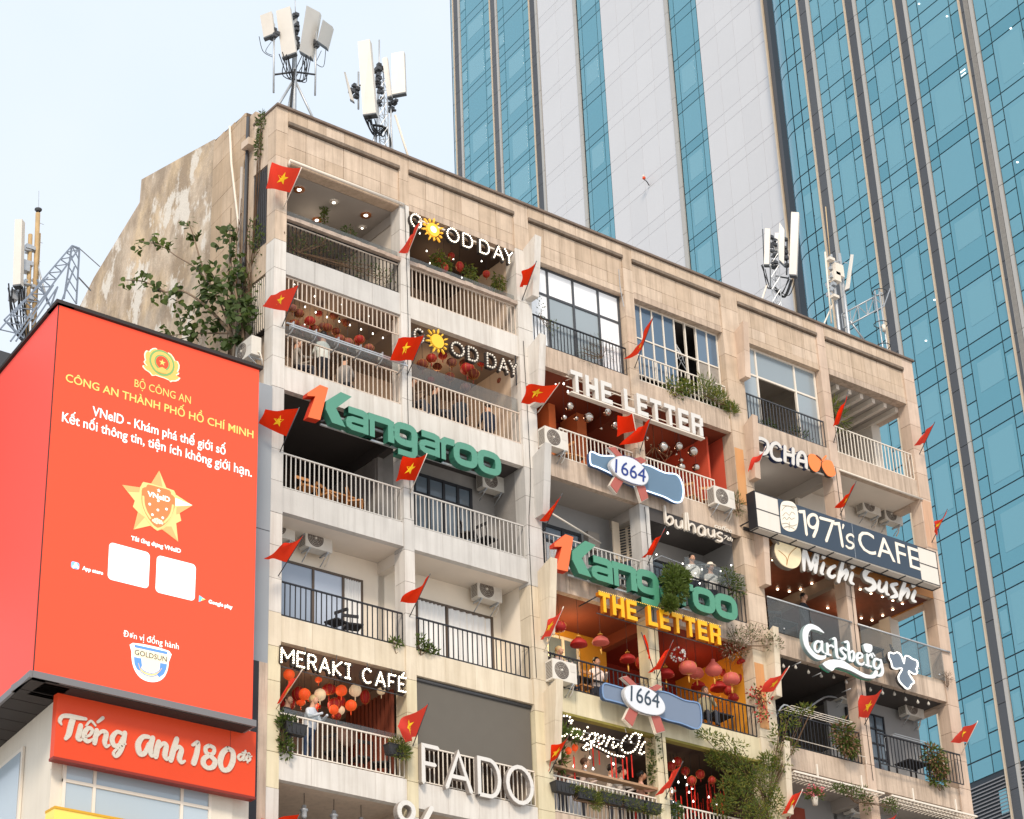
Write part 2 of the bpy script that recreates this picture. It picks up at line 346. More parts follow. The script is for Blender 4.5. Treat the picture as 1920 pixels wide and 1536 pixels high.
# --- flared fins on the two broad piers
fin_m = {0: WHITE, 1: WHITE, 2: GREYW, 3: CREAM, 4: CREAM}
for (xa, xb, first) in ((8.30, 8.53, 0), (16.50, 16.72, 1)):
    for k in range(0, 5):
        zt = ceilz(k) + (.55 if k == 0 else .45); zb = T[k] + 1.25
        if k == 0: zt = LINT + .25
        m = (fin_m[k] if not first else (STONE_P if k < 3 else CREAM))
        n = 2
        poly_top, poly_bot = (.62, .38) if not first else (.46, .34)
        for j in range(n):
            t0, t1 = j / n, (j + 1) / n; za = zt + (zb - zt) * t0; zc_ = zt + (zb - zt) * t1
            ya = poly_top + (poly_bot - poly_top) * t0; yb_ = poly_top + (poly_bot - poly_top) * t1
            g = .006
            mb = MB().hexa([(xa, -yb_, zc_ + g), (xb, -yb_, zc_ + g), (xb, -.055, zc_ + g), (xa, -.055, zc_ + g),
                            (xa, -ya, za + (0 if j else .12)), (xb, -ya, za + (0 if j else .12)), (xb, -.055, za - (0 if j else .10)), (xa, -.055, za - (0 if j else .10))])
            mb.build('fin_block', m, bld)

# --- railings: 300 balusters as parts, the rest joined
bal_left = [290]
def railing(bi, k, m, h=.95, gap=.135, y=.06, x0=None, x1=None, z0=None, bar=.026, skip=None, single=True, top_m=None, post=0):
    a, b = BAY[bi]; a = a + .02 if x0 is None else x0; b = b - .02 if x1 is None else x1; z = T[k] + .02 if z0 is None else z0
    rm = MB(); rm.box(a, b, y - .022, y + .022, z + h - .035, z + h); rm.box(a, b, y - .014, y + .014, z + .03, z + .055)
    nb = int((b - a) / gap); g = (b - a) / nb
    r = rm.build('railing', top_m or m, bld)
    if single and bal_left[0] - nb > 0:
        for j in range(nb + 1):
            x = a + j * g; cube('baluster', m, x - bar / 2, x + bar / 2, y - .009, y + .009, z + .056, z + h - .036, r); bal_left[0] -= 1
    else:
        q = MB()
        for j in range(nb + 1):
            x = a + j * g; q.box(x - bar / 2, x + bar / 2, y - .009, y + .009, z + .056, z + h - .036)
        q.build('baluster', m, r, 'stuff')
    return r
PINKW = flat('cream_iron_paint', (216, 200, 184), .5, grain=.3, gscale=9)
railing(0, 1, PINKW, h=.98); railing(1, 1, PINKW, h=.98)
railing(0, 4, METW, h=.98); railing(0, 3, METK, h=.92, gap=.15); railing(1, 3, METK, h=.92, gap=.15)
railing(2, 1, METW, h=.95, x0=9.4); railing(3, 1, METW, h=.95, x1=15.2); railing(0, 2, GREYM := flat('pale_grey_iron', (196, 192, 186), .5), h=.98); railing(1, 2, GREYM, h=.98)
railing(1, 0, PINKW, h=.98, single=False); railing(0, 0, flat('rusty_black_iron', (36, 31, 30), .8, grain=.5, gscale=8), h=.98, gap=.12, single=False)
railing(0, 1, PINKW, h=.62, z0=B[0] - .64, single=False); railing(1, 4, METW, h=.95, single=False)
railing(2, 0, METK, h=.95, single=False, bar=.02, gap=.12); railing(3, 0, METW, h=.9, single=False, gap=.16)
railing(4, 0, METD, h=.95, single=False); railing(5, 0, METW, h=.95, single=False, gap=.15, bar=.03)
railing(2, 2, GREYM, h=.98, single=False, gap=.15); railing(3, 2, METK, h=.98, single=False, gap=.15)
railing(2, 3, METK, h=.92, single=False, gap=.15); railing(3, 3, METK, h=.92, single=False, gap=.15)
railing(4, 3, METK, h=.98, single=False, gap=.14); railing(5, 3, METK, h=.98, single=False, gap=.14, y=-.25)
railing(2, 4, METW, h=.98, single=False); railing(3, 4, METW, h=.92, single=False); railing(4, 4, METW, h=.95, single=False); railing(5, 4, METW, h=.95, single=False)
q = railing(0, 0, PINKW, h=.05, z0=T[0] + .9, single=False)
# wooden and peeling ledges on top of the upper railings
LEDGE = mat('peeling_timber_ledge', (.50, .40, .33), .9, grain=.6, gscale=7, stain=.5, streak_col=(.25, .17, .12), bump=.4)
for bi in (0, 1):
    a, b = BAY[bi]; mb = MB(); n = 14
    for j in range(n):
        x0 = a + (b - a) * j / n; x1 = a + (b - a) * (j + 1) / n; mb.box(x0, x1 + .001, -.07 - .025 * rnd.random(), .14, T[0] + 1.0, T[0] + 1.10 + .025 * rnd.random())
    mb.build('ledge', LEDGE, bld)
    cube('glass_screen', GLASS, a + .03, b - .03, .05, .06, T[0] + 1.11, T[0] + 1.34, bld)
cube('glass_screen', GLASS, 4.4, 7.95, .05, .06, T[1] + 1.0, T[1] + 1.42, bld)
cube('glass_screen', GLASS, .4, 3.95, .05, .06, T[1] + 1.0, T[1] + 1.25, bld)
cube('glass_screen', GLASS, .5, 3.9, .04, .05, T[4] + 1.0, T[4] + 1.12, bld)
# folded steel awning rail, bay 1 of the second storey down
aw = MB(); a, b = BAY[0]
for dy, dz in ((-.30, 1.02), (-.24, 1.12), (-.12, 1.20)): aw.box(a, b, dy - .02, dy + .02, T[1] + dz, T[1] + dz + .035)
for j in range(6):
    x = a + .1 + j * (b - a - .2) / 5; aw.tube([(x, .05, T[1] + .9), (x, -.2, T[1] + .95), (x, -.3, T[1] + 1.04)], .018, 5); aw.box(x - .01, x + .01, -.31, -.1, T[1] + 1.05, T[1] + 1.2)
aw.build('awning_rail', METG, bld)
MB().tube([(.40, -.10, LINT + .06), (4.1, -.10, LINT + .06)], .045, 10).build('white_pipe', METW, bld)
MB().tube([(.42, -.10, LINT + .06), (.42, .0, LINT - .08)], .035, 8).build('pipe_bracket', METW, bld)

# --- glazing of the top storey
def window(bi, k, x0, x1, z0, z1, y, cols, rows, fm, gm, fw=.05, rowz=None, skip=(), name='window', pane_mats=None, parent=None):
    w = MB(); zs = [z0] + (rowz or [z0 + (z1 - z0) * i / rows for i in range(1, rows)]) + [z1]
    xs = cols if isinstance(cols, list) else [x0 + (x1 - x0) * i / cols for i in range(cols + 1)]
    for i, x in enumerate(xs):
        o = fw / 2 if 0 < i < len(xs) - 1 else 0
        lo = x - fw / 2 if o else (x if i == 0 else x - fw); w.box(lo, lo + fw, y - .04, y + .03, z0, z1)
    for i, z in enumerate(zs):
        lo = z - fw / 2 if 0 < i < len(zs) - 1 else (z if i == 0 else z - fw); w.box(x0, x1, y - .034, y + .024, lo, lo + fw)
    o = w.build(name, fm, parent or bld)
    for i in range(len(xs) - 1):
        for j in range(len(zs) - 1):
            if (i, j) in skip: continue
            g = gm if not pane_mats else pane_mats.get((i, j), gm)
            cube('pane', g, xs[i] + fw * .45, xs[i + 1] - fw * .45, y - .006, y + .006, zs[j] + fw * .45, zs[j + 1] - fw * .45, o)
    return o
BLIND = mat('lit_white_blind', (.80, .80, .80), .35, spec=.6, emit=(.8, .86, .95), es=.12)
GREYP = mat('grey_blue_reflecting_pane', (.30, .35, .38), .12, spec=.8, vary=.15)
window(2, 0, 8.55, 12.07, T[0] + .05, LINT, .22, [8.55, 9.35, 10.3, 11.25, 12.07], 2, METD, GREYP, .07, rowz=[35.0],
       pane_mats={(0, 1): BLIND, (1, 1): BLIND, (2, 1): BLIND, (3, 1): BLIND, (3, 0): BLIND, (0, 0): BLIND})
broken = {(i, j): GLASSB for i in range(8) for j in range(2)}
window(3, 0, 12.47, 15.99, T[0] + .35, LINT, .24, 8, 2, METW, GLASSB, .04, rowz=[34.75], skip=((4, 1), (5, 1), (4, 0), (5, 0)),
       pane_mats={(6, 0): mat('dusty_net_pane', (.33, .29, .25), .8, grain=.4, gscale=9), (7, 0): _mc['dusty_net_pane']})
window(4, 0, 16.74, 20.13, T[0] + .05, LINT, .22, [16.74, 17.55, 19.2, 20.13], 2, METW, GREYP, .06, rowz=[34.95], skip=((1, 0),))
# clutter behind the broken glazing
cl = MB()
for i in range(9): cl.tube([(13.9 + rnd.random() * .9, .4 + rnd.random() * .3, 35.7 - rnd.random() * .3), (13.9 + rnd.random() * .9, .35 + rnd.random() * .4, 34.9), (13.8 + rnd.random(), .3 + rnd.random() * .5, 34.2 + rnd.random() * .4)], .018, 5)
cl.build('hanging_debris', METG, bld)
# rafters of the open top-right balcony
for j in range(7):
    x = 20.7 + j * .54; cube('rafter', P_LIGHT, x, x + .14, .35, 2.9, LINT - .16, LINT + .004, bld)
for j in range(4): cube('skylight_slat', P_DK, 20.6, 22.9, 1.9 + j * .2, 1.96 + j * .2, LINT - .02, LINT + .002, bld)

# --- doors and windows on the shallow balconies
BRONZE = flat('bronze_frame', (92, 78, 66), .4); CURT = mat('white_curtain', (.78, .77, .75), .8, vary=.05)
BLUEP = mat('blue_grey_sliding_pane', (.40, .46, .56), .15, spec=.7, vary=.2)
def curtain(x0, x1, z0, z1, y, par):
    n = 26; mb = MB(); vs = []; fs = []
    for i in range(n + 1):
        x = x0 + (x1 - x0) * i / n; vs += [(x, y + .03 * math.sin(i * 1.7), z0), (x, y + .03 * math.sin(i * 1.7), z1)]
    fs = [(2 * i, 2 * i + 2, 2 * i + 3, 2 * i + 1) for i in range(n)]
    mb.add(vs, fs, True); mb.build('curtain', CURT, par)
w = window(0, 3, .5, 3.55, T[3] + .02, T[3] + 2.12, 1.17, [.5, 2.05, 2.95, 3.55], 1, BRONZE, BLUEP, .06, pane_mats={(2, 0): GLASS, (1, 0): BLUEP}, skip=((2, 0),))
curtain(2.98, 3.5, T[3] + .08, T[3] + 2.06, 1.165, w)
w = window(1, 3, 5.2, 7.7, T[3] + .02, T[3] + 2.08, 1.17, [5.2, 6.2, 7.7], 1, BRONZE, BLUEP, .06, skip=((0, 0), (1, 0)))
curtain(5.25, 6.15, T[3] + .08, T[3] + 2.02, 1.165, w); curtain(6.22, 7.65, T[3] + .08, T[3] + 2.02, 1.175, w)
w = window(1, 2, 5.25, 7.2, T[2] + .02, T[2] + 2.35, 1.26, [5.25, 5.75, 6.25, 6.72, 7.2], 2, METK, GLASSD, .08, rowz=[T[2] + 1.75], name='glazed_door')
curtain(5.3, 7.1, T[2] + .1, T[2] + 2.3, 1.29, w)
w = window(2, 2, 9.0, 11.0, T[2] + .05, T[2] + 2.0, 1.26, 3, 2, METK, mat('milky_pane', (.62, .62, .62), .3), .09, rowz=[T[2] + 1.5], pane_mats={(i, 1): GLASSD for i in range(3)})
w = window(3, 2, 12.75, 15.0, T[2] + .05, T[2] + 2.1, 1.55, 4, 2, METK, GLASSD, .07, rowz=[T[2] + 1.5])
w = window(2, 3, 9.6, 11.3, T[3] + .05, T[3] + 2.5, 1.96, 3, 1, METW, GLASSD, .08)
w = window(2, 1, 8.9, 10.2, T[1] + .8, T[1] + 2.6, 2.0, 2, 2, flat('tan_frame', (190, 160, 130)), GLASSD, .06)
cube('wall_stub', paint('orange_pillar', (214, 120, 70)), 10.35, 10.6, 1.6, 2.3, T[1], B[0], bld); cube('wall_stub', _mc['orange_pillar'], 11.4, 11.75, 1.6, 2.35, T[1], B[0], bld)
cube('red_screen', _mc['coral_paint'], 15.55, 15.62, .6, 2.8, T[1] + .02, B[0] + .004, bld)
w = window(5, 3, 21.0, 22.6, T[3] + .02, T[3] + 2.35, 1.26, 4, 5, METK, GLASSD, .05, name='iron_door')
curtain(21.05, 22.5, T[3] + .1, T[3] + 2.25, 1.285, w)
w = window(2, 4, 8.9, 10.9, T[4] + .5, T[4] + 1.75, 1.56, 3, 1, METK, BLUEP, .07)
cube('red_door', mat('varnished_red_door', (.30, .05, .02), .4, grain=.4, gscale=5), 17.9, 19.0, 1.42, 1.5, T[4], T[4] + 2.3, bld)
# louvred shutters on the grey flat
shm = flat('cream_shutter', (206, 190, 168), .6)
for (x0, y0, x1, y1, z0, z1) in ((12.05, 1.15, 12.42, .55, 28.0 - .02, 28.85), ):
    s = MB(); s.box(11.80, 12.05, .80, .84, T[2] + 1.3, T[2] + 2.45); s.build('shutter', shm, bld)
s = MB().box(0, .62, -.02, .02, 0, 1.2).build('shutter', shm, bld, None, (12.281,1.150,27.740)); s.rotation_euler = (0, 0, R_(-68))
for c_ in range(2):
    for j in range(12):
        put('slat', (MB().box(-.075, .075, -.012, .012, -.018, .018).mesh('slat', METD) if (c_, j) == (0, 0) else bpy.data.meshes['slat']), s, None, (.16 + c_ * .30, -.03, .12 + j * .085), (1.4, 1, 1), (R_(30), 0, 0))
s2 = MB().box(0, .26, -.02, .02, 0, 1.0).build('shutter', shm, bld, None, (12.42, 1.45, T[2] + 1.4))
for j in range(11): put('slat', bpy.data.meshes['slat'], s2, None, (.13, -.03, .1 + j * .08), None, (R_(30), 0, 0))
cube('meter_box', flat('grey_box', (150, 142, 134)), 11.15, 11.55, 1.1, 1.29, T[2] + 1.55, T[2] + 2.1, bld)
MB().tube([(11.35, 1.2, T[2] + 1.55), (11.45, 1.22, T[2] + .3)], .025, 6).build('conduit', METG, bld)
MB().tube([(8.6, -.15, T[2] + 1.55), (11.1, .55, T[2] + 1.48)], .03, 6).build('awning_pole', METW, bld)
# roller blind of the flat left of the yellow pier
bl = MB().box(4.36, 7.98, .10, .115, T[4] + .98, B[3] - .06).build('roller_blind', mat('grey_brown_blind', (.125, .112, .093), .7, grain=.1), bld)
MB().tube([(4.35, .09, B[3] - .06), (7.99, .09, B[3] - .06)], .05, 8).build('blind_roller', METD, bld)
# glass railings of the two right-hand bays
for bi in (4, 5):
    a, b = BAY[bi]
    for j in range(2):
        xx = a + (b - a) * j / 2; cube('glass_panel', GLASS, xx + .02, xx + (b - a) / 2 - .02, -.10, -.085, T[2] - .02, T[2] + .98, bld)
MB().tube([(16.75, -.10, T[2] + 1.0), (20.2, -.10, T[2] + 1.0)], .028, 8).build('handrail', METG, bld)
MB().tube([(20.45, -.10, T[2] + 1.0), (24.2, -.10, T[2] + 1.0), (24.45, -.10, T[2] + 1.0)], .028, 8).build('handrail', METG, bld)
mb = MB()
for x in (17.3, 18.3, 19.3, 20.9, 21.9, 22.9, 23.8): mb.sphere((x, -.12, T[2] + .12), .03, 6, 4)
mb.build('glass_clamp', METG, bld, 'stuff')
ORB = mat('orange_brown_beam', (.50, .21, .06), .6, grain=.3, gscale=4)
for bi in (4, 5): a, b = BAY[bi]; cube('painted_beam', ORB, a, b, -.045, -.024, B[1] - .02, B[1] + .42, bld)
cube('painted_beam', ORB, 24.1, 24.12, .4, 1.75, B[1] - .03, B[1] + .3, bld)
cube('painted_pilaster', mat('orange_pilaster', (.60, .30, .12), .7, streak=.3), 16.03, 16.38, -.062, -.056, T[1] + .4, B[0] - .5, bld)
cube('painted_pilaster', mat('pale_orange_pilaster', (.64, .40, .26), .7, streak=.3), 24.14, 24.56, -.065, -.059, T[1] + 1.1, B[0], bld)
cube('painted_pilaster', _mc['orange_pilaster'], 16.03, 16.38, -.064, -.058, T[3] + .3, B[2] - .5, bld)
for bi, k in ((4, 1), (5, 1)): a, b = BAY[bi]; MB().tube([(a - .05, -.09, ceilz(k) - .02), (b + .05, -.09, ceilz(k) - .02)], .035, 6).build('awning_tube', METW, bld)
# slatted wall left of the corner seat in the lantern cafe
sl = MB()
for j in range(12): sl.box(3.9, 3.98, .45 + j * .17, .55 + j * .17, T[4] + .1, B[3] - .3)
sl.build('timber_slats', mat('dark_red_timber', (.22, .06, .035), .6, vary=.1), bld, 'stuff')
# moss-edged lintel of the lowest yellow flat
for bi in (2, 3): a, b = BAY[bi]; cube('mossy_drip_edge', mat('mossy_edge', (.26, .22, .05), .9, grain=.5, gscale=6), a, b, -.03, .16, B[3] - .07, B[3] - .004, bld)
cube('bar_counter', mat('counter_timber', (.42, .26, .15), .6, grain=.4, gscale=8), 8.5, 12.2, -.02, .25, T[4] + 1.2, T[4] + 1.26, bld)

# ---------------- side wall (skewed five degrees), plaster and tiles
TH = R_(5); ux, uy = math.sin(TH), math.cos(TH)
def SW(s, z, off=0.0): return (-.05 + ux * s - uy * off, .3 + uy * s + ux * off, z)      # s metres back along the wall
PLAST = mat('peeling_stained_plaster', (.50, .40, .30), .9, grain=.5, gscale=1.3, stain=.0, bump=.5)
def plaster():
    m = PLAST; n = m.node_tree; L = n.links.new; b = n.nodes['Principled BSDF']; g = n.nodes.new('ShaderNodeNewGeometry')
    def noi(sc, det, scale3=None):
        t = n.nodes.new('ShaderNodeTexNoise'); t.inputs['Scale'].default_value = sc; t.inputs['Detail'].default_value = det; t.inputs['Roughness'].default_value = .72
        if scale3:
            mp = n.nodes.new('ShaderNodeMapping'); mp.inputs['Scale'].default_value = scale3; L(g.outputs['Position'], mp.inputs[0]); L(mp.outputs[0], t.inputs[0])
        else: L(g.outputs['Position'], t.inputs[0])
        return t.outputs['Fac']
    def ramp(src, stops):
        r = n.nodes.new('ShaderNodeValToRGB'); L(src, r.inputs[0]); e = r.color_ramp.elements
        while len(e) < len(stops): e.new(.5)
        for q, (p, c) in zip(e, stops): q.position = p; q.color = (*c, 1)
        return r.outputs[0]
    def mix(f, a, bb):
        x = n.nodes.new('ShaderNodeMix'); x.data_type = 'RGBA'; L(f, x.inputs[0]); L(a, x.inputs[6]); L(bb, x.inputs[7]); return x.outputs[2]
    base = ramp(noi(.5, 9, (1, 1, .75)), [(.3, (.70, .60, .47)), (.48, (.60, .48, .36)), (.6, (.68, .52, .34)), (.75, (.46, .37, .29))])
    dark = ramp(noi(.75, 10, (1.0, 1.0, .6)), [(.39, (0, 0, 0)), (.58, (.72, .72, .72))])
    dk = n.nodes.new('ShaderNodeRGB'); dk.outputs[0].default_value = (.24, .175, .12, 1)
    c1 = mix(dark, base, dk.outputs[0])
    pale = ramp(noi(.9, 11, (1.0, 1.0, .7)), [(.53, (0, 0, 0)), (.58, (.85, .85, .85))])
    pl = n.nodes.new('ShaderNodeRGB'); pl.outputs[0].default_value = (.74, .69, .61, 1)
    L(mix(pale, c1, pl.outputs[0]), b.inputs['Base Color'])
plaster()
def wallpoly(s_z, thick, m, name, off=0.0):
    n = len(s_z); vs = [SW(s, z, off) for s, z in s_z] + [SW(s, z, off - thick) for s, z in s_z]
    return MB().add(vs, [tuple(range(n)), tuple(range(2 * n - 1, n - 1, -1))] + [(i, n + i, n + (i + 1) % n, (i + 1) % n) for i in range(n)]).build(name, m, bld)
wallpoly([(3.3, 10), (3.3, 38.72), (8.3, 40.3), (8.35, 39.5), (11.6, 38.6), (14, 37.4), (14, 10)], .5, PLAST, 'plaster_wall')
wallpoly([(1.35, 10), (1.35, 38.42), (3.29, 38.70), (3.29, 10)], .4, JOINT, 'wall_core', -.03)
z = 38.9; r_ = 0
TILE = mat('side_wall_tile', (.55, .41, .28), .85, vary=.07, grain=.4, gscale=1.8, streak=.35, streak_col=(.28, .20, .13), bump=.12)
while z > 24:
    z0 = z - .62
    for j in range(3):
        s0 = 1.35 + j * .65; s1 = s0 + .65; top = min(z, 38.4 + (s0 - 1.35) * .14)
        if top > z0 + .1:
            vs = [SW(s, zz, o_) for o_ in (.012 + .004 * rnd.random(), -.028) for s, zz in ((s0 + .004, z0 + .01), (s1 - .004, z0 + .01), (s1 - .004, top), (s0 + .004, top))]
            MB().add(vs, [(0, 1, 2, 3), (7, 6, 5, 4), (0, 4, 5, 1), (1, 5, 6, 2), (2, 6, 7, 3), (3, 7, 4, 0)]).build('wall_tile', TILE, bld)
    z = z0
# recessed strip with grilles between corner pillar and tiled wall
GRB = mat('near_black_grille', (.035, .03, .028), .8)  # even near-black for the recess windows
cube('recess_wall', P_BEI, .22, .34, .36, 1.45, 10, 37.5, bld)
for k in range(0, 3):
    zt, zb = ceilz(k), T[k] + (.0 if k == 0 else 1.2)
    if k == 0: zb = T[0] + .35
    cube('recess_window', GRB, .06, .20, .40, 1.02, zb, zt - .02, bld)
    g = MB()
    for j in range(7): y = .42 + j * .095; g.box(.0, .03, y, y + .02, zb, zt)
    g.build('window_grille', METD if k != 1 else METW, bld)
    cube('side_spandrel', BEIGE if k else STONE, -.0, .24, .36, 1.06, T[k] - .58, T[k] + .02 + (.33 if k == 0 else 0), bld)
cube('side_pier', STONE, .03, .3, 1.07, 1.34, 10, 38.1, bld)
cube('roof_kerb', STONE, 0.0, .3, .355, 1.06, 35.95, 37.60, bld)
MB().tube([SW(1.0, 38.0, .1), SW(1.05, 33.0, .1), SW(1.0, 26.0, .1)], .045, 8).build('drain_pipe', METD, bld)
MB().tube([SW(1.25, 36.5, .12), SW(1.28, 33.6, .14), SW(1.2, 27.0, .12)], .04, 8).build('drain_pipe', P_GREYC, bld)
MB().tube([SW(2.2, 38.45, .06), SW(1.9, 37.0, .12), SW(1.35, 34.5, .10), SW(1.2, 33.2, .08)], .035, 6).build('white_conduit', METW, bld)
cube('bracket_box', P_BEI, -.22, .03, 1.0, 1.36, 36.9, 37.12, bld)
# roof wire
wr = MB()
for j in range(12): x = 6 + j * 1.6; wr.tube([(x, .3, 37.6), (x, .3, 37.95)], .01, 4)
wr.tube([(5.6, .3, 37.93), (14, .3, 37.86), (24, .3, 37.93)], .009, 4); wr.build('roof_wire', METG, bld)
cube('roof_deck', P_FLOOR, 1.6, 24.4, .42, 9.0, 36.9, 37.0, bld)
# ================================================================== towers (skewed 5.5 degrees)
THT = R_(5.5); tn = Vector((-math.cos(THT), math.sin(THT), 0)); tt = Vector((math.sin(THT), math.cos(THT), 0)); CAMP = Vector((-26.332, -42.012, 0))
def tower_empty(name, label, D):
    """local x runs along the wall away from the viewer's side, local y into the building, z up"""
    o = thing(name, label, 'building'); org = CAMP - tn * D
    o.matrix_world = Matrix(((tt.x, -tn.x, 0, org.x), (tt.y, -tn.y, 0, org.y), (0, 0, 1, 0), (0, 0, 0, 1)))
    return o
def tower_glass(key, base, sp=.62, rough=.09):
    m = mat(key, base, rough, spec=sp, vary=.05); return m
TG1 = tower_glass('teal_tower_glass', (.098, .285, .37)); TG2 = tower_glass('deep_teal_glass', (.085, .262, .345)); TG3 = tower_glass('pale_light_patch_teal', (.128, .320, .402))
MULL = flat('black_mullion', (34, 44, 52), .5); MULL2 = flat('slate_mullion', (70, 92, 106), .5)
GOLD = mat('champagne_metal_fin', (.62, .50, .36), .35, metal=.35, grain=.2, gscale=2); GREYF = mat('warm_grey_metal_fin', (.44, .42, .39), .5, metal=.2); RIBD = mat('dark_ribbed_recess', (.085, .09, .10), .55, metal=.2, vary=.2); WPAN = mat('white_aluminium_panel', (.575, .575, .59), .5, vary=.02, grain=.04, gscale=.4, streak=.08, streak_col=(.5, .5, .5))
LOUV = flat('louvre_grey', (120, 120, 124), .5)
def patch_quad(tw, x0, x1, z0, z1, cnt, m=None):
    pass
class Tower:
    def __init__(s, e, zbase, h, limit): s.e = e; s.zb = zbase; s.h = h; s.left = limit; s.cut = 60 if zbase > 100 else 33.45; s.extra = {1: MB(), 2: MB(), 3: MB()}; s.mm = {1: TG1, 2: TG2, 3: TG3}; s.bl = MB()
    def pane(s, x0, x1, z0, z1, kind, y=.0):
        g = .035
        if z1 <= s.cut + .1: return
        z0 = max(z0, s.cut)
        if s.left > 0 : cube('glass_pane', s.mm[kind], x0 + g, x1 - g, y, y + .03, z0 + g, z1 - g, s.e); s.left -= 1
        else: s.extra[kind].box(x0 + g, x1 - g, y, y + .03, z0 + g, z1 - g)
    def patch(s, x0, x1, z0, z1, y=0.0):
        """pale patch of painted light, a thin panel just in front of the pane"""
        s.bl.box(x0, x1, y - .008, y - .002, z0, z1)  # pale panel standing in for reflections and lit ceilings in the glass
    def finish(s):
        if s.bl.v: s.bl.build('light_patch', TG3, s.e, 'stuff')
        for k, mb in s.extra.items():
            if mb.v: mb.build('glass_pane', s.mm[k], s.e, 'stuff')
    def bay(s, x0, x1, v0, v1, k0, k1, zlow):
        """x0<x1 ; v0,v1 inner mullions; floors k0..k1 counted down from zb"""
        cols = [(x0, v0, 'n'), (v0, v1, 'w'), (v1, x1, 'n')]
        for k in range(k0, k1 + 1):
            zA = s.zb - s.h * k; zB = zA - .24 * s.h * .92; zN = s.zb - s.h * (k + 1)
            if zN < zlow - s.h: break
            for a, b, t in cols:
                s.pane(a, b, zB, zA, 2 if rnd.random() < .5 else 1)
                if t == 'w':
                    s.pane(a, b, zN, zB, 1)
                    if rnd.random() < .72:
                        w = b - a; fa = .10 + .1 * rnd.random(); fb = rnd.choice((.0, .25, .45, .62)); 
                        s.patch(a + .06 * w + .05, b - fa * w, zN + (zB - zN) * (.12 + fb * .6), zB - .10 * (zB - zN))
                else:
                    z1, z2 = zB - .21 * (zB - zN), zB - .68 * (zB - zN)
                    for p, q in ((z1, zB), (z2, z1), (zN, z2)):
                        s.pane(a, b, p, q, 1 if rnd.random() < .75 else 2)
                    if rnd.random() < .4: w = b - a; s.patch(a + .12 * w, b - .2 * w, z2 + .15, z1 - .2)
def fin(tw, xl, xr, z0, z1, par, ribs=False, wide=True):
    """U channel: champagne blade (far side), ribbed recess, warm-grey blade (near side)"""
    w = xr - xl                           # xl near side, xr far side (larger u)
    f = thing_part('fin_channel', par)
    MB().box(xr - .09 * w, xr, -.08, .05, z0, z1).build('gold_blade', GOLD, f)
    q = MB()
    q.box(xr - .13 * w, xr - .095 * w, -.03, .05, z0, z1); q.build('gold_return', GREYF, f)
    z = z1; pan = MB()
    while z > z0:
        for hh in (1.0, 2.9):
            pan.box(xl + .26 * w, xr - .135 * w, -.02, .04, max(z0, z - hh + .03), z); z -= hh
            if z <= z0: break
    pan.build('recess_panel', RIBD, f, 'stuff')
    z = z1; q = MB()
    while z > z0: q.box(xl, xl + .24 * w, -.06, .05, max(z - 3.87, z0), z); z -= 3.9
    q.build('grey_blade', GREYF, f, 'stuff')
    if ribs:
        q = MB()
        for j in range(5): x = xl + .32 * w + j * .07 * w; q.box(x, x + .015, -.05, -.02, z0, z1)
        q.build('rib', GREYF, f, 'stuff')
def thing_part(name, par):
    o = bpy.data.objects.new(name, None); COL.objects.link(o); o.parent = par; return o

# near glass volume -------------------------------------------------
nt_ = tower_empty('glass_tower', 'teal glass office tower with curved corner and champagne fins on the right', 69.1)
ZN = 73.4
tw = Tower(nt_, ZN, 3.9, 296)
ZB0, ZT0 = 33.5, 92.0
# backing frame
cube('mullion_backing', MULL, 40, 74.6, .035, .30, 25, ZT0, nt_)
bays = [(69.62, 73.1, 71.19, 72.42), (65.95, 69.55 - .0, 67.53, 68.84), (61.55, 66.0 - .0, 63.11, 65.26), (55.6, 60.9, 58.74, 60.74)]
bays = [(70.5, 73.12, 71.19, 72.42), (66.85, 69.55, 67.53, 68.84), (62.48, 65.92, 63.11, 65.26), (58.1, 61.52, 58.74, 60.74)]
order = []
for k in range(10, -5, -1):
    for (a, b, v0, v1) in bays: order.append((k, a, b, v0, v1))
for k, a, b, v0, v1 in order: tw.bay(a, b, v0, v1, k, k, ZB0)
tw.left = 0
for k in range(10, -5, -1):
    for (a, b, v0, v1) in ((52.5, 57.05, 53.4, 56.1), (47.6, 51.45, 48.4, 50.7)): tw.bay(a, b, v0, v1, k, k, ZB0)
fin(tw, 51.5, 52.45, ZB0 - 8, ZT0, nt_)
fin(tw, 73.13, 74.10, ZB0 - 8, ZT0, nt_); fin(tw, 69.57, 70.48, ZB0 - 8, ZT0, nt_); fin(tw, 65.94, 66.83, ZB0 - 8, ZT0, nt_); fin(tw, 61.54, 62.46, ZB0 - 8, ZT0, nt_, ribs=True); fin(tw, 57.1, 58.08, ZB0 - 8, ZT0, nt_)
# curved corner: columns 74.12-74.74, 74.74-75.5, then the quarter turn of radius 1.9
Rc = 1.7; cx = 75.45
arc = [(cx + Rc * math.sin(t), Rc - Rc * math.cos(t)) for t in [R_(9) * i for i in range(11)]]
segs = [[(74.12, 0), (74.74, 0)], [(74.74, 0), (75.45, 0)], arc]
cm = {1: MB(), 2: MB(), 3: MB()}; cb = MB(); 
path = [(74.12, 0)] + arc + [(cx + Rc, 16)]
for i in range(len(path) - 1):
    (x0, y0), (x1, y1) = path[i], path[i + 1]; d = Vector((x1 - x0, y1 - y0)).normalized(); nn = Vector((-d.y, d.x)) * .04
    cb.add([(x0 + nn.x, y0 + nn.y, 25), (x1 + nn.x, y1 + nn.y, 25), (x1 + nn.x, y1 + nn.y, ZT0), (x0 + nn.x, y0 + nn.y, ZT0)], [(0, 1, 2, 3)])
cb.build('corner_backing', MULL, nt_)
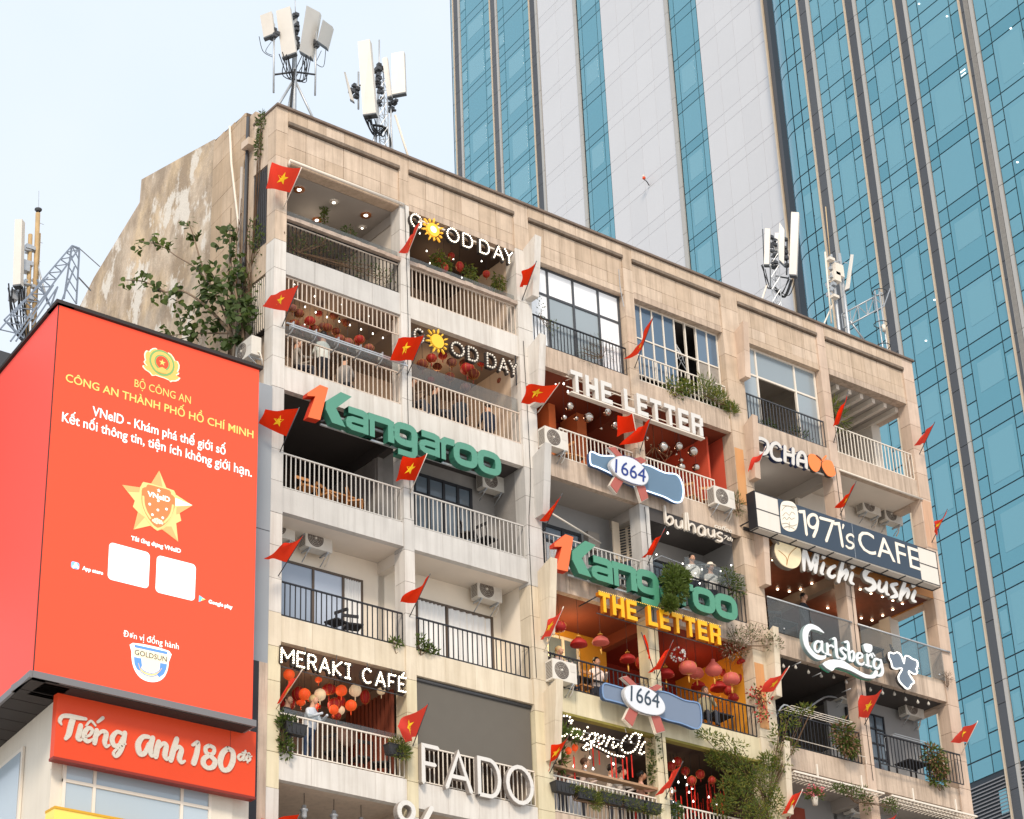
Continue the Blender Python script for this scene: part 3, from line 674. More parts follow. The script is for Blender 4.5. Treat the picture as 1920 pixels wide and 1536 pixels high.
for k in range(10, -5, -1):
    zA = ZN - 3.9 * k; zB = zA - .86; zN_ = zA - 3.9
    for si, sg in enumerate(segs):
        for (z0, z1) in ((zB, zA), (zN_, zB)):
            g = .035; sub = [(z0 + g, z1 - g)]
            if si == 0 and z1 == zB: sub = [(z1 - .64 + g, z1 - g), (z1 - 2.06 + g, z1 - .64 - g), (z0 + g, z1 - 2.06 - g)]
            for q0, q1 in sub:
                mb = MB(); n = len(sg)
                vs = []
                for i, (x, y) in enumerate(sg):
                    if i == 0: x += g
                    if i == n - 1 and n == 2: x -= g
                    vs += [(x, y, q0), (x, y, q1)]
                mb.add(vs, [(2 * i, 2 * i + 2, 2 * i + 3, 2 * i + 1) for i in range(n - 1)], n > 2); mb.build('corner_pane', TG1 if (k + si) % 3 else TG2, nt_)
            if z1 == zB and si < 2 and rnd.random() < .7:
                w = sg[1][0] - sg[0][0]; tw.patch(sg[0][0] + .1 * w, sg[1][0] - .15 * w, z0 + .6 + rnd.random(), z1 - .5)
# return wall, roof, louvred plant floor
cube('return_wall', WPAN, cx + Rc - .3, cx + Rc - .05, 1.8, 16, 25, ZT0, nt_)
tw.finish()
lv = MB(); 
for j in range(40): z = 33.35 - j * .16; lv.hexa([(47, -.02, z - .11), (70.45, -.02, z - .11), (70.45, .03, z - .06), (47, .03, z - .06), (47, -.02, z - .08), (70.45, -.02, z - .08), (70.45, .03, z - .03), (47, .03, z - .03)])
lv.build('louvre_slat', LOUV, nt_, 'stuff')
MB().box(40, cx + Rc - .3, .3, 16, 0, ZT0).build('tower_core', MULL, nt_)
cube('plinth_wall', MULL, 40, 75, .31, .5, 0, 25, nt_)
lights = MB()
for x, z in ((65.05, 74.0), (63.3, 72.0), (59.4, 68.6), (58.9, 66.2), (60.4, 61.4), (67.9, 55.5), (66.95, 57.3), (61.0, 50.3)): lights.sphere((x, -.03, z), .055, 8, 5, .6)
lights.build('ceiling_spotlight', mat('office_spot', (1, 1, 1), emit=(1, .95, .85), es=1.6), nt_, 'stuff')
MB().box(62.7, 63.02, -.02, -.01, 68.3, 68.36).build('ceiling_light_strip', _mc['office_spot'], nt_)
MB().box(62.7, 63.02, -.02, -.01, 68.10, 68.14).build('ceiling_light_strip', _mc['office_spot'], nt_)

# far white tower ------------------------------------------------------
ft = tower_empty('white_panel_tower', 'tall tower of white panels striped with teal glass behind the roof', 85.0)
ZF = 102.5
tf = Tower(ft, ZF, 3.9, 300)
def _z(k): return k
cube('joint_backing', flat('pale_joint', (150, 152, 158)), 88, 122.2, .04, .3, 60, 150, ft)
cube('joint_backing', MULL, 122.2, 135.4, .04, .3, 60, 150, ft)
for (a, b) in ((101.8, 105.0), (113.5, 116.65)): cube('joint_backing', MULL, a, b, .036, .2, 60, 150, ft)
for k in range(8, -12, -1):
    zA = ZF - 3.9 * k; zB = zA - .90; zN_ = zA - 3.9
    for (a, v0, v1, b) in ((101.82, 102.38, 104.42, 104.98), (113.53, 114.07, 116.1, 116.6)):
        for (p, q) in ((a, v0), (v0, v1), (v1, b)):
            tf.pane(p, q, zB, zA, 2); tf.pane(p, q, zN_, zB, 1)
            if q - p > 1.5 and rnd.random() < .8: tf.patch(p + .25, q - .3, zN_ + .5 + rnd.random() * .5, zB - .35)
    for (a, b, v0, v1) in ((123.4 , 128.18 - 0, 124.3, 127.23), (129.35, 134.12, 130.31, 133.19)):
        pass
for k in range(1, -12, -1):
    tf.bay(123.4, 128.16, 124.3, 127.23, k, k, 60); tf.bay(129.36, 134.10, 130.31, 133.19, k, k, 60)
tf.left = 0
# white panels: joints at the floor bands and vertical joints every 2.1 m
for k in range(8, -12, -1):
    zA = ZF - 3.9 * k; zB = zA - .90; zN_ = zA - 3.9
    for (a, b) in ((88.0, 94.1), (94.1, 101.78), (105.42, 113.5), (117.02, 122.1)):
        if a == 88.0: continue
        n = max(1, round((b - a) / 2.05))
        for j in range(n):
            x0 = a + (b - a) * j / n; x1 = a + (b - a) * (j + 1) / n
            for z0, z1 in ((zB, zA), (zN_, zB)): cube('white_panel', WPAN, x0 + .008, x1 - .008, -.01, .03, z0 + .012, z1 - .012, ft)
for (a, b) in ((105.0, 105.40), (116.65, 117.0)):
    q = MB(); z = 150
    while z > 60: q.box(a, b, -.14, .05, z - 3.87, z); z -= 3.9
    q.build('tan_trim', GREYF, ft)
MB().box(104.98, 105.0, -.03, .04, 60, 150).build('dark_reveal', MULL, ft); MB().box(116.62, 116.65, -.03, .04, 60, 150).build('dark_reveal', MULL, ft)
fin(tf, 122.2, 123.38, 60, 150, ft); fin(tf, 128.2, 129.34, 60, 150, ft); fin(tf, 134.13, 135.3, 60, 150, ft)
MB().box(93.6, 94.08, -.5, 1, 60, 150).build('dark_edge_channel', RIBD, ft); MB().box(93.98, 94.12, -.62, .5, 60, 150).build('gold_blade', GOLD, ft)
arc2 = [(135.3 + 1.0 * math.sin(R_(15) * i), 1.0 - 1.0 * math.cos(R_(15) * i)) for i in range(7)]
for k in range(3, -12, -1):
    zA = ZF - 3.9 * k; zB = zA - .9; zN_ = zA - 3.9
    for z0, z1 in ((zB, zA), (zN_, zB)):
        vs = []
        for (x, y) in arc2: vs += [(x, y, z0 + .03), (x, y, z1 - .03)]
        MB().add(vs, [(2 * i, 2 * i + 2, 2 * i + 3, 2 * i + 1) for i in range(6)], True).build('corner_pane', TG1, ft)
vs = []
for (x, y) in arc2: vs += [(x - .03, y + .03, 60), (x - .03, y + .03, 150)]
MB().add(vs, [(2 * i, 2 * i + 2, 2 * i + 3, 2 * i + 1) for i in range(6)]).build('corner_backing', MULL, ft)
tf.finish()
MB().box(88, 136.2, .3, 20, 0, 150).build('tower_core', MULL2, ft)
# small hoist lamp on the white wall
hl = thing('wall_lamp', 'tiny orange and white warning lamp on a bracket on the white tower', 'lamp')
lp = Matrix(ft.matrix_world) @ Vector((108.77, -.6, 94.3))
hl.location = lp
MB().sphere((0, 0, 0), .13, 10, 6).build('orange_head', flat('orange_plastic', (220, 80, 40)), hl); MB().sphere((-.03, 0, .17), .10, 8, 5).build('white_cap', METW, hl); MB().tube([(.0, 0, -.1), (.15, -.1, -.28), (.55, .1, -.36)], .04, 6).build('bracket', METD, hl)
# ================================================================== the red advertising block on the left
nb = thing('corner_building', 'cream corner building carrying the big red billboard, windows at its foot', 'building')
NBW = mat('plain_cream_wall', (.74, .68, .58), .8, grain=.12, gscale=1.2, streak=.15, streak_col=(.5, .43, .33))  # cream wall colour with faint grain and streaks
NBW.name = 'cream_side_wall'
def SK(x0, s, z, th=R_(6)): return (x0 + math.sin(th) * s, s * math.cos(th), z)
MB().hexa([(-5.45, -.25, 0), (-.55, -.25, 0), (-.55, 5, 0), (-4.9, 5, 0), (-5.45, -.25, 20.9), (-.55, -.25, 20.9), (-.55, 5, 20.9), (-4.9, 5, 20.9)]).build('wall', NBW, nb)
MB().hexa([(-5.46, -.26, 17.96), (-5.22, -.26, 17.96), (-5.22, -.2, 17.96), (-5.46, -.2, 17.96), (-5.46, -.26, 20), (-5.22, -.26, 20), (-5.22, -.2, 20), (-5.46, -.2, 20)]).build('corner_trim', NBW, nb)
# glazing under the small sign
SKYP = mat('sky_reflecting_pane', (.42, .50, .56), .1, spec=.9, vary=.12)
w = window(0, 0, -5.2, -1.55, 15.6, 18.18, -.28, [-5.2, -4.45, -2.3, -1.55], 3, METW, SKYP, .07, rowz=[15.9, 17.75], parent=nb)
cube('pilaster', NBW, -1.55, -1.0, -.3, -.24, 14, 18.6, nb)
# window in the skewed side wall
o = MB()
def sidebox(name, s0, s1, z0, z1, off, m, par, th=.05):
    vs = []
    for z in (z0, z1):
        for s, d in ((s0, off), (s1, off), (s1, off + th), (s0, off + th)):
            p = SK(-5.45, s + .25, z); vs.append((p[0] - d, p[1] - .25, p[2]))
    return MB().hexa(vs).build(name, m, par)
wf = sidebox('window', 1.42, 3.2, 15.2, 19.0, .01, METW, nb, .06)
sidebox('pane', 1.52, 3.1, 17.35, 18.9, .075, SKYP, wf, .01); sidebox('pane', 1.52, 3.1, 15.4, 17.25, .075, SKYP, wf, .01)
sidebox('vent_slot', .75, 1.0, 19.75, 19.82, .0, METK, nb, .02)
# grey flank between billboard and apartment block
cube('flank_wall', mat('grey_blue_flank', (.30, .325, .35), .6, grain=.15, gscale=.7), -.62, -.02, -.10, 5, 0, 29.0, nb)
cube('flank_joint', METD, -.61, -.03, -.104, -.09, 25.0, 25.02, nb)
cube('gap_wall', METK, -.60, -.26, -.11, -.101, 13, 21.6, nb); cube('gap_wall', BEIGE, -.26, -.02, -.11, -.101, 13, 21.6, nb)
yb = thing('yellow_sign', 'plain yellow shop sign box cut off by the bottom edge at left', 'sign')
MB().box(-5.55, -3.1, -.7, -.3, 14.5, 16.95).build('sign_box', mat('yellow_sign_face', (.85, .60, .12), .4, emit=(.85, .6, .15), es=.15), yb)
MB().box(-5.56, -3.09, -.72, -.29, 16.95, 17.0).build('sign_edge', flat('ochre_edge', (210, 160, 40)), yb)

# billboard
bb = thing('billboard', 'huge red wraparound billboard with a gold star badge and white cards', 'billboard')
XL, XR, ZL, ZH, YB = -6.41, -.95, 19.67, 28.76, -1.0
RED = mat('red_led_screen', (.60, .065, .032), .45, emit=(1.0, .105, .055), es=.38, spec=.08)
RED2 = mat('red_led_side_screen', (.55, .07, .055), .5, emit=(1.0, .12, .095), es=.34, spec=.08)
MB().box(XL + .03, XR - .02, YB, YB + .12, ZL + .03, ZH - .02).build('front_screen', RED, bb)
def LF(s, z, off=0): p = SK(XL, s, z); return (p[0] - off, YB + p[1], z)
vs = [LF(s, z, o_) for z in (ZL + .03, ZH - .02) for s, o_ in ((.02, 0), (7.5, 0), (7.5, -.1), (.02, -.1))]
MB().hexa(vs).build('side_screen', RED2, bb)
FRM = flat('aluminium_frame', (120, 118, 120), .45); FRD = flat('dark_underside', (52, 46, 44), .7)
q = MB().box(XL - .04, XR + .02, YB - .12, YB + .9, ZL - .13, ZL + .02); q.build('bottom_frame', FRM, bb)
vs = [LF(s, z, o_) for z in (ZL - .13, ZL + .02) for s, o_ in ((-.1, .10), (7.5, .10), (7.5, -.6), (-.1, -.6))]
MB().hexa(vs).build('bottom_frame', FRM, bb)
q = MB().box(XL - .03, XR + .05, YB - .07, YB + .5, ZH, ZH + .09); q.build('top_frame', FRD, bb)
vs = [LF(s, z, o_) for z in (ZH, ZH + .09) for s, o_ in ((-.07, .07), (7.5, .07), (7.5, -.4), (-.07, -.4))]
MB().hexa(vs).build('top_frame', FRD, bb)
sf = MB()
for j in range(9): sf.box(XL + .3, XR - .05, YB - .05 + j * .095, YB + .04 + j * .095, ZL - .145, ZL - .132)
for j in range(12):
    vs = [LF(s, z, o_) for z in (ZL - .145, ZL - .132) for s, o_ in ((j * .6 + .02, .03), (j * .6 + .59, .03), (j * .6 + .59, -.9), (j * .6 + .02, -.9))]; sf.hexa(vs)
sf.build('soffit_slat', FRD, bb, 'stuff')
MB().box(XL + .012, XL + .03, YB - .004, YB + .05, ZL + .03, ZH - .02).build('corner_seam', FRD, bb)
MB().hexa([(XL + .5, YB + .14, ZL), (XR - .02, YB + .14, ZL), (XR - .02, 2.5, ZL), (XL + 1, 2.5, ZL), (XL + .5, YB + .14, ZH - .1), (XR - .02, YB + .14, ZH - .1), (XR - .02, 2.5, ZH - .1), (XL + 1, 2.5, ZH - .1)]).build('box_body', FRD, bb)
YT = YB - .012
def ptxt(t, p0, p1, h, m, bold=.0):      # two points on the screen: baseline left and right
    return text_obj('lettering', t, p0[0], p1[0], (p0[2] + p1[2]) / 2, h, YT, m, bb, bold=bold)
GY = mat('gold_print', (.75, .52, .12), .5, emit=(1, .68, .22), es=.28); WP = mat('white_print', (.85, .85, .83), .5, emit=(1, .97, .93), es=.45)
ptxt('BỘ CÔNG AN', (-4.349,-1.010,27.220), (-2.843,-1.010,27.237), .21, GY)
ptxt('CÔNG AN THÀNH PHỐ HỒ CHÍ MINH', (-6.103,-1.010,26.854), (-1.101,-1.010,26.797), .21, GY, .012)
ptxt('VNeID - Khám phá thế giới số', (-5.383,-1.010,26.171), (-1.860,-1.010,26.152), .25, WP, .010)
ptxt('Kết nối thông tin, tiện ích không giới hạn.', (-6.128,-1.010,25.810), (-1.122,-1.010,25.764), .25, WP, .010)
ptxt('Tải ứng dụng VNeID', (-4.242,-1.010,23.333), (-2.959,-1.010,23.338), .105, WP, .03)
ptxt('App store', (-5.404,-1.010,22.310), (-4.892,-1.010,22.322), .09, WP, .04)
ptxt('Google play', (-2.194,-1.010,22.283), (-1.559,-1.010,22.288), .09, WP, .04)
ptxt('Đơn vị đồng hành', (-4.317,-1.010,20.971), (-2.923,-1.010,21.007), .15, WP, .0)
def plate(name, pts, m, y=YT, d=.006, par=bb): return MB().prism(pts, y, y + d).build(name, m, par)
def rounded(pts4, r=.09):
    out = []; n = 4
    for i in range(n):
        p = Vector(pts4[i]); a = (Vector(pts4[i - 1]) - p).normalized(); b = (Vector(pts4[(i + 1) % n]) - p).normalized()
        for k in range(4): t = k / 3; out.append(tuple(p + a * r * (1 - t) ** 1.6 + b * r * t ** 1.6))
    return out
plate('white_card', rounded([(-4.778,23.145),(-3.748,23.139),(-3.748,22.256),(-4.773,22.248)]), WP); plate('white_card', rounded([(-3.568,23.135),(-2.554,23.143),(-2.558,22.240),(-3.569,22.227)]), WP)
plate('app_icon', rounded([(-5.676,22.455),(-5.480,22.452),(-5.480,22.289),(-5.676,22.292)], .04), mat('app_blue', (.20, .45, .80), .5, emit=(.3, .6, 1), es=.3))
ic = MB(); s_ = [(-5.622,22.301),(-5.572,22.429),(-5.506,22.311),(-5.634,22.331),(-5.498,22.346)]
ic.ribbon([s_[0], s_[1]], .03, YT - .006, YT - .002); ic.ribbon([s_[1], s_[2]], .03, YT - .009, YT - .005); ic.ribbon([s_[3], s_[4]], .03, YT - .012, YT - .008); ic.build('app_symbol', WP, bb)
plate('play_icon', [(-2.444,22.415),(-2.274,22.352),(-2.449,22.252)], mat('play_teal', (.15, .55, .75), .5, emit=(.2, .6, .9), es=.3))
plate('play_icon', [(-2.369,22.359),(-2.274,22.352),(-2.388,22.291)], mat('play_yellow', (.85, .65, .1), .5, emit=(1, .8, .2), es=.3), YT - .006)
# sponsor shield
WHT = WP; BLU = mat('shield_blue', (.10, .25, .62), .5, emit=(.15, .35, .85), es=.25); CRM = mat('shield_cream', (.85, .75, .5), .5, emit=(1, .85, .6), es=.3)
sh = [(-4.074,20.886),(-3.165,20.900),(-3.159,20.640),(-3.181,20.446),(-3.254,20.265),(-3.375,20.146),(-3.532,20.084),(-3.706,20.075),(-3.868,20.129),(-3.999,20.269),(-4.073,20.463),(-4.093,20.670)]
plate('sponsor_shield', catmull(sh, 3, True), WHT)
c_ = Vector((sum(p[0] for p in sh) / 12, sum(p[1] for p in sh) / 12)); sh2 = [tuple(c_ + (Vector(p) - c_) * .9) for p in sh]
plate('shield_field', catmull(sh2, 2, True), CRM, YT - .005)
plate('shield_band', [(-4.033,20.853),(-3.209,20.867),(-3.207,20.805),(-4.030,20.792)], BLU, YT - .010)
plate('shield_band', [(-4.033,20.561),(-3.854,20.567),(-3.826,20.400),(-3.890,20.269),(-3.951,20.302),(-4.016,20.405)], BLU, YT - .010); plate('shield_band', [(-3.378,20.564),(-3.207,20.573),(-3.217,20.462),(-3.277,20.322),(-3.388,20.223),(-3.441,20.272),(-3.386,20.402)], BLU, YT - .010)
for j in range(3):
    arc = [(-3.921,20.402),(-3.865,20.274),(-3.738,20.208),(-3.563,20.208),(-3.416,20.292),(-3.341,20.411)]
    arc = [(c_.x + (p[0] - c_.x) * (1 - .0 * j), p[1] + .035 * j) for p in arc]; MB().ribbon(catmull(arc, 3), .012, YT - .014 - j * .003, YT - .010 - j * .003).build('shield_ring', [BLU, GY, BLU][j], bb)
text_obj('lettering', 'GOLDSUN', (-4.023,-1.010,20.666)[0], (-3.220,-1.010,20.655)[0], (-4.021,-1.010,20.623)[2], .125, YT - .016, flat('shield_text', (60, 60, 80)), bb, .003)
# police-style crest: sheaves, rings, star
sheaf = [(-3.804,28.361),(-3.794,28.413),(-3.843,28.427),(-3.913,28.398),(-3.982,28.334),(-4.009,28.271),(-4.039,28.285),(-4.087,28.282),(-4.120,28.229),(-4.137,28.151),(-4.124,28.071),(-4.107,28.017),(-4.142,27.958),(-4.110,27.908),(-4.056,27.878),(-4.114,27.859),(-4.159,27.857),(-4.164,27.813),(-4.097,27.757),(-3.977,27.718),(-3.903,27.652),(-3.810,27.693),(-3.691,27.689),(-3.571,27.690),(-3.451,27.674),(-3.402,27.636),(-3.361,27.673),(-3.260,27.704),(-3.190,27.756),(-3.145,27.831),(-3.218,27.844),(-3.255,27.868),(-3.196,27.911),(-3.180,27.958),(-3.222,27.963),(-3.184,28.071),(-3.182,28.168),(-3.234,28.261),(-3.306,28.250),(-3.346,28.322),(-3.421,28.394),(-3.500,28.417),(-3.516,28.364),(-3.661,28.383),(-3.745,28.380)]
CG = mat('crest_gold', (.66, .42, .10), .5, emit=(1, .60, .18), es=.22); CGR = mat('crest_green', (.20, .40, .13), .5, emit=(.35, .65, .25), es=.1)
plate('crest', sheaf, mat('crest_pale_rim', (.85, .75, .55), .5, emit=(1, .9, .65), es=.35))
cc = Vector((sum(p[0] for p in sheaf) / len(sheaf), sum(p[1] for p in sheaf) / len(sheaf)))
plate('crest_sheaf', [tuple(cc + (Vector(p) - cc) * .93) for p in sheaf], CG, YT - .006)
cen = [(-3.660,28.076)][0]
def circ(c, r, n=24, a0=0, a1=2 * math.pi): return [(c[0] + r * math.cos(a0 + (a1 - a0) * i / n), c[1] + r * math.sin(a0 + (a1 - a0) * i / n)) for i in range(n + (0 if abs(a1 - a0) > 6.28 else 1))]
def starp(c, r, r2=.4, rot=0): return [(c[0] + (r if i % 2 == 0 else r * r2) * math.sin(rot + i * math.pi / 5), c[1] + (r if i % 2 == 0 else r * r2) * math.cos(rot + i * math.pi / 5)) for i in range(10)]
plate('crest_ring', circ(cen, .34), CGR, YT - .010)
plate('crest_ring', circ(cen, .29), CG, YT - .014); plate('crest_ring', circ(cen, .21), CGR, YT - .018); plate('crest_disc', circ(cen, .17), RED, YT - .022); plate('crest_star', starp(cen, .09), GY, YT - .026)
plate('crest_base', [(-3.783,27.881),(-3.713,27.927),(-3.655,27.958),(-3.594,27.941),(-3.545,27.908),(-3.565,27.818),(-3.660,27.800),(-3.755,27.806)], CG, YT - .024)
# star badge with shield
st = [(-3.606,25.250),(-3.391,24.849),(-2.700,24.608),(-3.030,24.321),(-2.979,24.143),(-3.109,24.047),(-3.040,23.600),(-3.466,23.800),(-3.589,23.725),(-3.769,23.812),(-4.189,23.604),(-4.100,24.064),(-4.236,24.162),(-4.194,24.320),(-4.533,24.631),(-4.080,24.689),(-4.006,24.849),(-3.804,24.858)]
SG1 = mat('badge_gold_light', (.72, .55, .20), .5, emit=(1, .75, .35), es=.22); SG2 = mat('badge_gold_deep', (.58, .38, .13), .5, emit=(.9, .6, .3), es=.16)
plate('badge_star', st, SG1)
for t in ([(-3.606,25.244),(-3.804,24.858),(-3.499,24.850)], [(-4.527,24.630),(-4.080,24.683),(-4.093,24.568),(-4.365,24.506)], [(-2.706,24.600),(-3.030,24.321),(-3.118,24.266),(-3.119,24.458)], [(-4.183,23.612),(-4.093,24.060),(-3.927,23.977)], [(-3.047,23.604),(-3.231,23.929),(-3.369,23.893),(-3.454,23.803)]):
    plate('badge_facet', t, SG2, YT - .005)
plate('badge_facet', [(-3.160,24.676),(-2.707,24.610),(-3.145,24.475)], WP, YT - .006)
plate('badge_shield', catmull([(-4.006,24.846),(-3.601,24.853),(-3.205,24.850),(-3.160,24.676),(-3.162,24.415),(-3.216,24.178),(-3.359,23.956),(-3.589,23.731),(-3.770,23.836),(-3.927,23.989),(-4.025,24.207),(-4.051,24.469),(-4.036,24.695)], 2, True), SG1, YT - .009)
ORG = mat('badge_orange', (.70, .17, .05), .5, emit=(1, .25, .10), es=.3)
plate('badge_field', catmull([(-3.885,24.814),(-3.600,24.822),(-3.319,24.819),(-3.277,24.731),(-3.179,24.671),(-3.175,24.424),(-3.278,24.125),(-3.433,23.912),(-3.593,23.803),(-3.760,23.899),(-3.920,24.088),(-4.018,24.307),(-4.034,24.523),(-4.023,24.680),(-3.925,24.738)], 2, True), ORG, YT - .013)
p_ = [(-3.602,24.734)][0]; plate('badge_small_star', starp(p_, .055), WP, YT - .017)
text_obj('lettering', 'VNeID', (-3.892,-1.010,24.527)[0], (-3.302,-1.010,24.553)[0], (-3.891,-1.010,24.521)[2], .13, YT - .018, WP, bb, .003, bold=.03)
dm = MB()
for (x, z) in [(-3.606,24.474),(-3.822,24.329),(-3.385,24.322),(-3.606,24.240),(-3.741,24.085),(-3.472,24.079)]: dm.prism(circ((x, z), .033, 8), YT - .02, YT - .016)
dm.build('badge_dot', WP, bb)
MB().ribbon(catmull([(-3.994,24.473),(-3.973,24.294),(-3.896,24.119),(-3.790,23.989)], 4), .055, YT - .019, YT - .015).build('badge_laurel', SG1, bb)
MB().ribbon(catmull([(-3.221,24.461),(-3.246,24.294),(-3.316,24.127),(-3.424,23.982)], 4), .055, YT - .019, YT - .015).build('badge_laurel', SG1, bb)
dm = MB()
for (x, z) in [(-3.712,23.948),(-3.664,23.986),(-3.614,24.005),(-3.563,23.988),(-3.512,23.977),(-3.674,23.928),(-3.599,23.942),(-3.548,23.931),(-3.485,23.941),(-3.623,23.911)]: dm.prism(circ((x, z), .035, 7), YT - .021, YT - .016)
dm.build('badge_lotus', CRM, bb)

# the small red sign box
ts = thing('school_sign', 'red box sign with cream script lettering under the billboard', 'sign')
YS = -.62
SRED = mat('glossy_red_sign', (.66, .065, .02), .35, grain=.15, gscale=.8, emit=(1, .09, .03), es=.06, spec=.2); SRD2 = flat('dark_red_return', (130, 40, 26), .5)
MB().box((-5.607,-0.620,19.479)[0], (-0.623,-0.620,19.485)[0], YS, YS + .18, 18.10, 19.62).build('sign_box', SRED, ts)
MB().box((-5.607,-0.620,19.479)[0] - .01, (-0.623,-0.620,19.485)[0] + .01, YS - .01, YS + .20, 18.04, 18.10).build('sign_edge', SRD2, ts)
MB().box((-1.299,-0.620,19.529)[0], (-1.299,-0.620,19.529)[0] + .01, YS - .004, YS, 18.8, 19.6).build('panel_seam', SRD2, ts)
SW_ = mat('cream_script_face', (.60, .55, .47), .5, spec=.5); YQ = YS - .03
def script(strokes, w, y, dep, m, par, name='letter', sub=5):
    for i, sgs in enumerate(strokes):
        mb = MB()
        for j, s_ in enumerate(sgs): mb.ribbon(catmull(s_, sub) if len(s_) > 2 else s_, w, y - .002 * j, y + dep - .002 * j)
        mb.build(name, m, par)
script([
 [[(-5.225,19.003,1.5),(-5.263,18.837,1.5),(-5.298,18.650,1.4),(-5.362,18.535,0.9)], [(-5.485,18.829,0.5),(-5.527,18.897,0.9),(-5.478,19.010,1),(-5.324,19.051,1.1),(-5.133,19.053,1.1),(-4.918,19.065,0.8)]],
 [[(-5.028,18.893,1.2),(-5.060,18.720,1.3),(-5.081,18.603,1.2),(-5.022,18.570,0.8),(-4.963,18.626,0.5)]],
 [[(-4.917,18.658,0.6),(-4.802,18.726,0.7),(-4.751,18.840,0.9),(-4.835,18.878,1),(-4.924,18.769,1.3),(-4.930,18.633,1.3),(-4.841,18.574,1),(-4.725,18.651,0.5)], [(-4.900,18.919,0.5),(-4.797,19.044,0.6),(-4.681,18.963,0.5)], [(-4.628,19.055,0.7),(-4.514,19.170,0.9)]],
 [[(-4.641,18.862,1.2),(-4.665,18.685,1.3),(-4.677,18.570,1.2)], [(-4.647,18.711,0.6),(-4.530,18.857,0.9),(-4.423,18.851,1.2),(-4.418,18.756,1.3),(-4.440,18.639,1.2),(-4.396,18.548,0.9),(-4.321,18.594,0.5)]],
 [[(-4.027,18.911,0.9),(-4.159,18.921,1),(-4.263,18.764,1.3),(-4.216,18.614,1.2),(-4.095,18.638,0.9),(-4.007,18.814,0.9)], [(-3.964,18.937,1.2),(-4.000,18.679,1.3),(-4.063,18.485,1.2),(-4.154,18.377,1),(-4.216,18.433,0.7),(-4.116,18.566,0.6),(-3.927,18.693,0.4)]],
 [[(-3.373,18.962,1),(-3.521,18.933,1.2),(-3.626,18.752,1.5),(-3.577,18.556,1.5),(-3.454,18.580,1.2),(-3.366,18.803,1)], [(-3.274,18.958,1.3),(-3.327,18.718,1.5),(-3.290,18.565,1.2),(-3.207,18.581,0.7)]],
 [[(-3.121,18.896,1.3),(-3.162,18.704,1.5),(-3.181,18.554,1.4)], [(-3.139,18.732,0.7),(-3.020,18.879,1),(-2.934,18.841,1.3),(-2.960,18.629,1.4),(-2.906,18.547,1),(-2.843,18.605,0.5)]],
 [[(-2.675,19.053,1.3),(-2.750,18.784,1.5),(-2.806,18.543,1.4)], [(-2.762,18.712,0.7),(-2.643,18.874,1),(-2.550,18.823,1.3),(-2.593,18.630,1.4),(-2.539,18.539,1),(-2.455,18.587,0.6)]],
 [[(-2.267,18.993,0.8),(-2.142,19.064,1.2),(-2.159,18.828,1.4),(-2.227,18.584,1.5)]],
 [[(-1.844,19.061,1),(-1.935,18.997,1.1),(-1.921,18.883,1.1),(-1.817,18.857,1),(-1.727,18.921,1),(-1.730,19.027,1),(-1.844,19.061,0.9)], [(-1.837,18.830,1),(-1.967,18.740,1.3),(-1.983,18.607,1.4),(-1.868,18.536,1.1),(-1.727,18.600,1.3),(-1.695,18.740,1.3),(-1.837,18.830,1)]],
 [[(-1.369,19.088,1.2),(-1.495,18.956,1.5),(-1.556,18.734,1.5),(-1.484,18.571,1.2),(-1.330,18.614,1.3),(-1.231,18.819,1.5),(-1.237,19.029,1.3),(-1.369,19.088,1.1)]],
 [[(-0.975,19.018,0.5),(-1.053,19.003,0.6),(-1.093,18.925,0.7),(-1.035,18.880,0.6),(-0.969,18.963,0.6)], [(-0.909,19.115,0.6),(-0.958,18.965,0.7),(-0.962,18.894,0.6),(-0.915,18.902,0.4)], [(-0.992,19.066,0.35),(-0.877,19.075,0.35)]],
 [[(-0.833,19.022,0.6),(-0.885,18.955,0.7),(-0.841,18.893,0.6),(-0.779,18.952,0.6),(-0.833,19.022,0.5)], [(-0.855,19.046,0.3),(-0.819,19.090,0.3),(-0.781,19.050,0.3)], [(-0.851,18.858,0.4),(-0.845,18.850,0.4)], [(-0.791,18.997,0.3),(-0.739,19.021,0.3)]],
], .092, YQ, .03, SW_, ts)
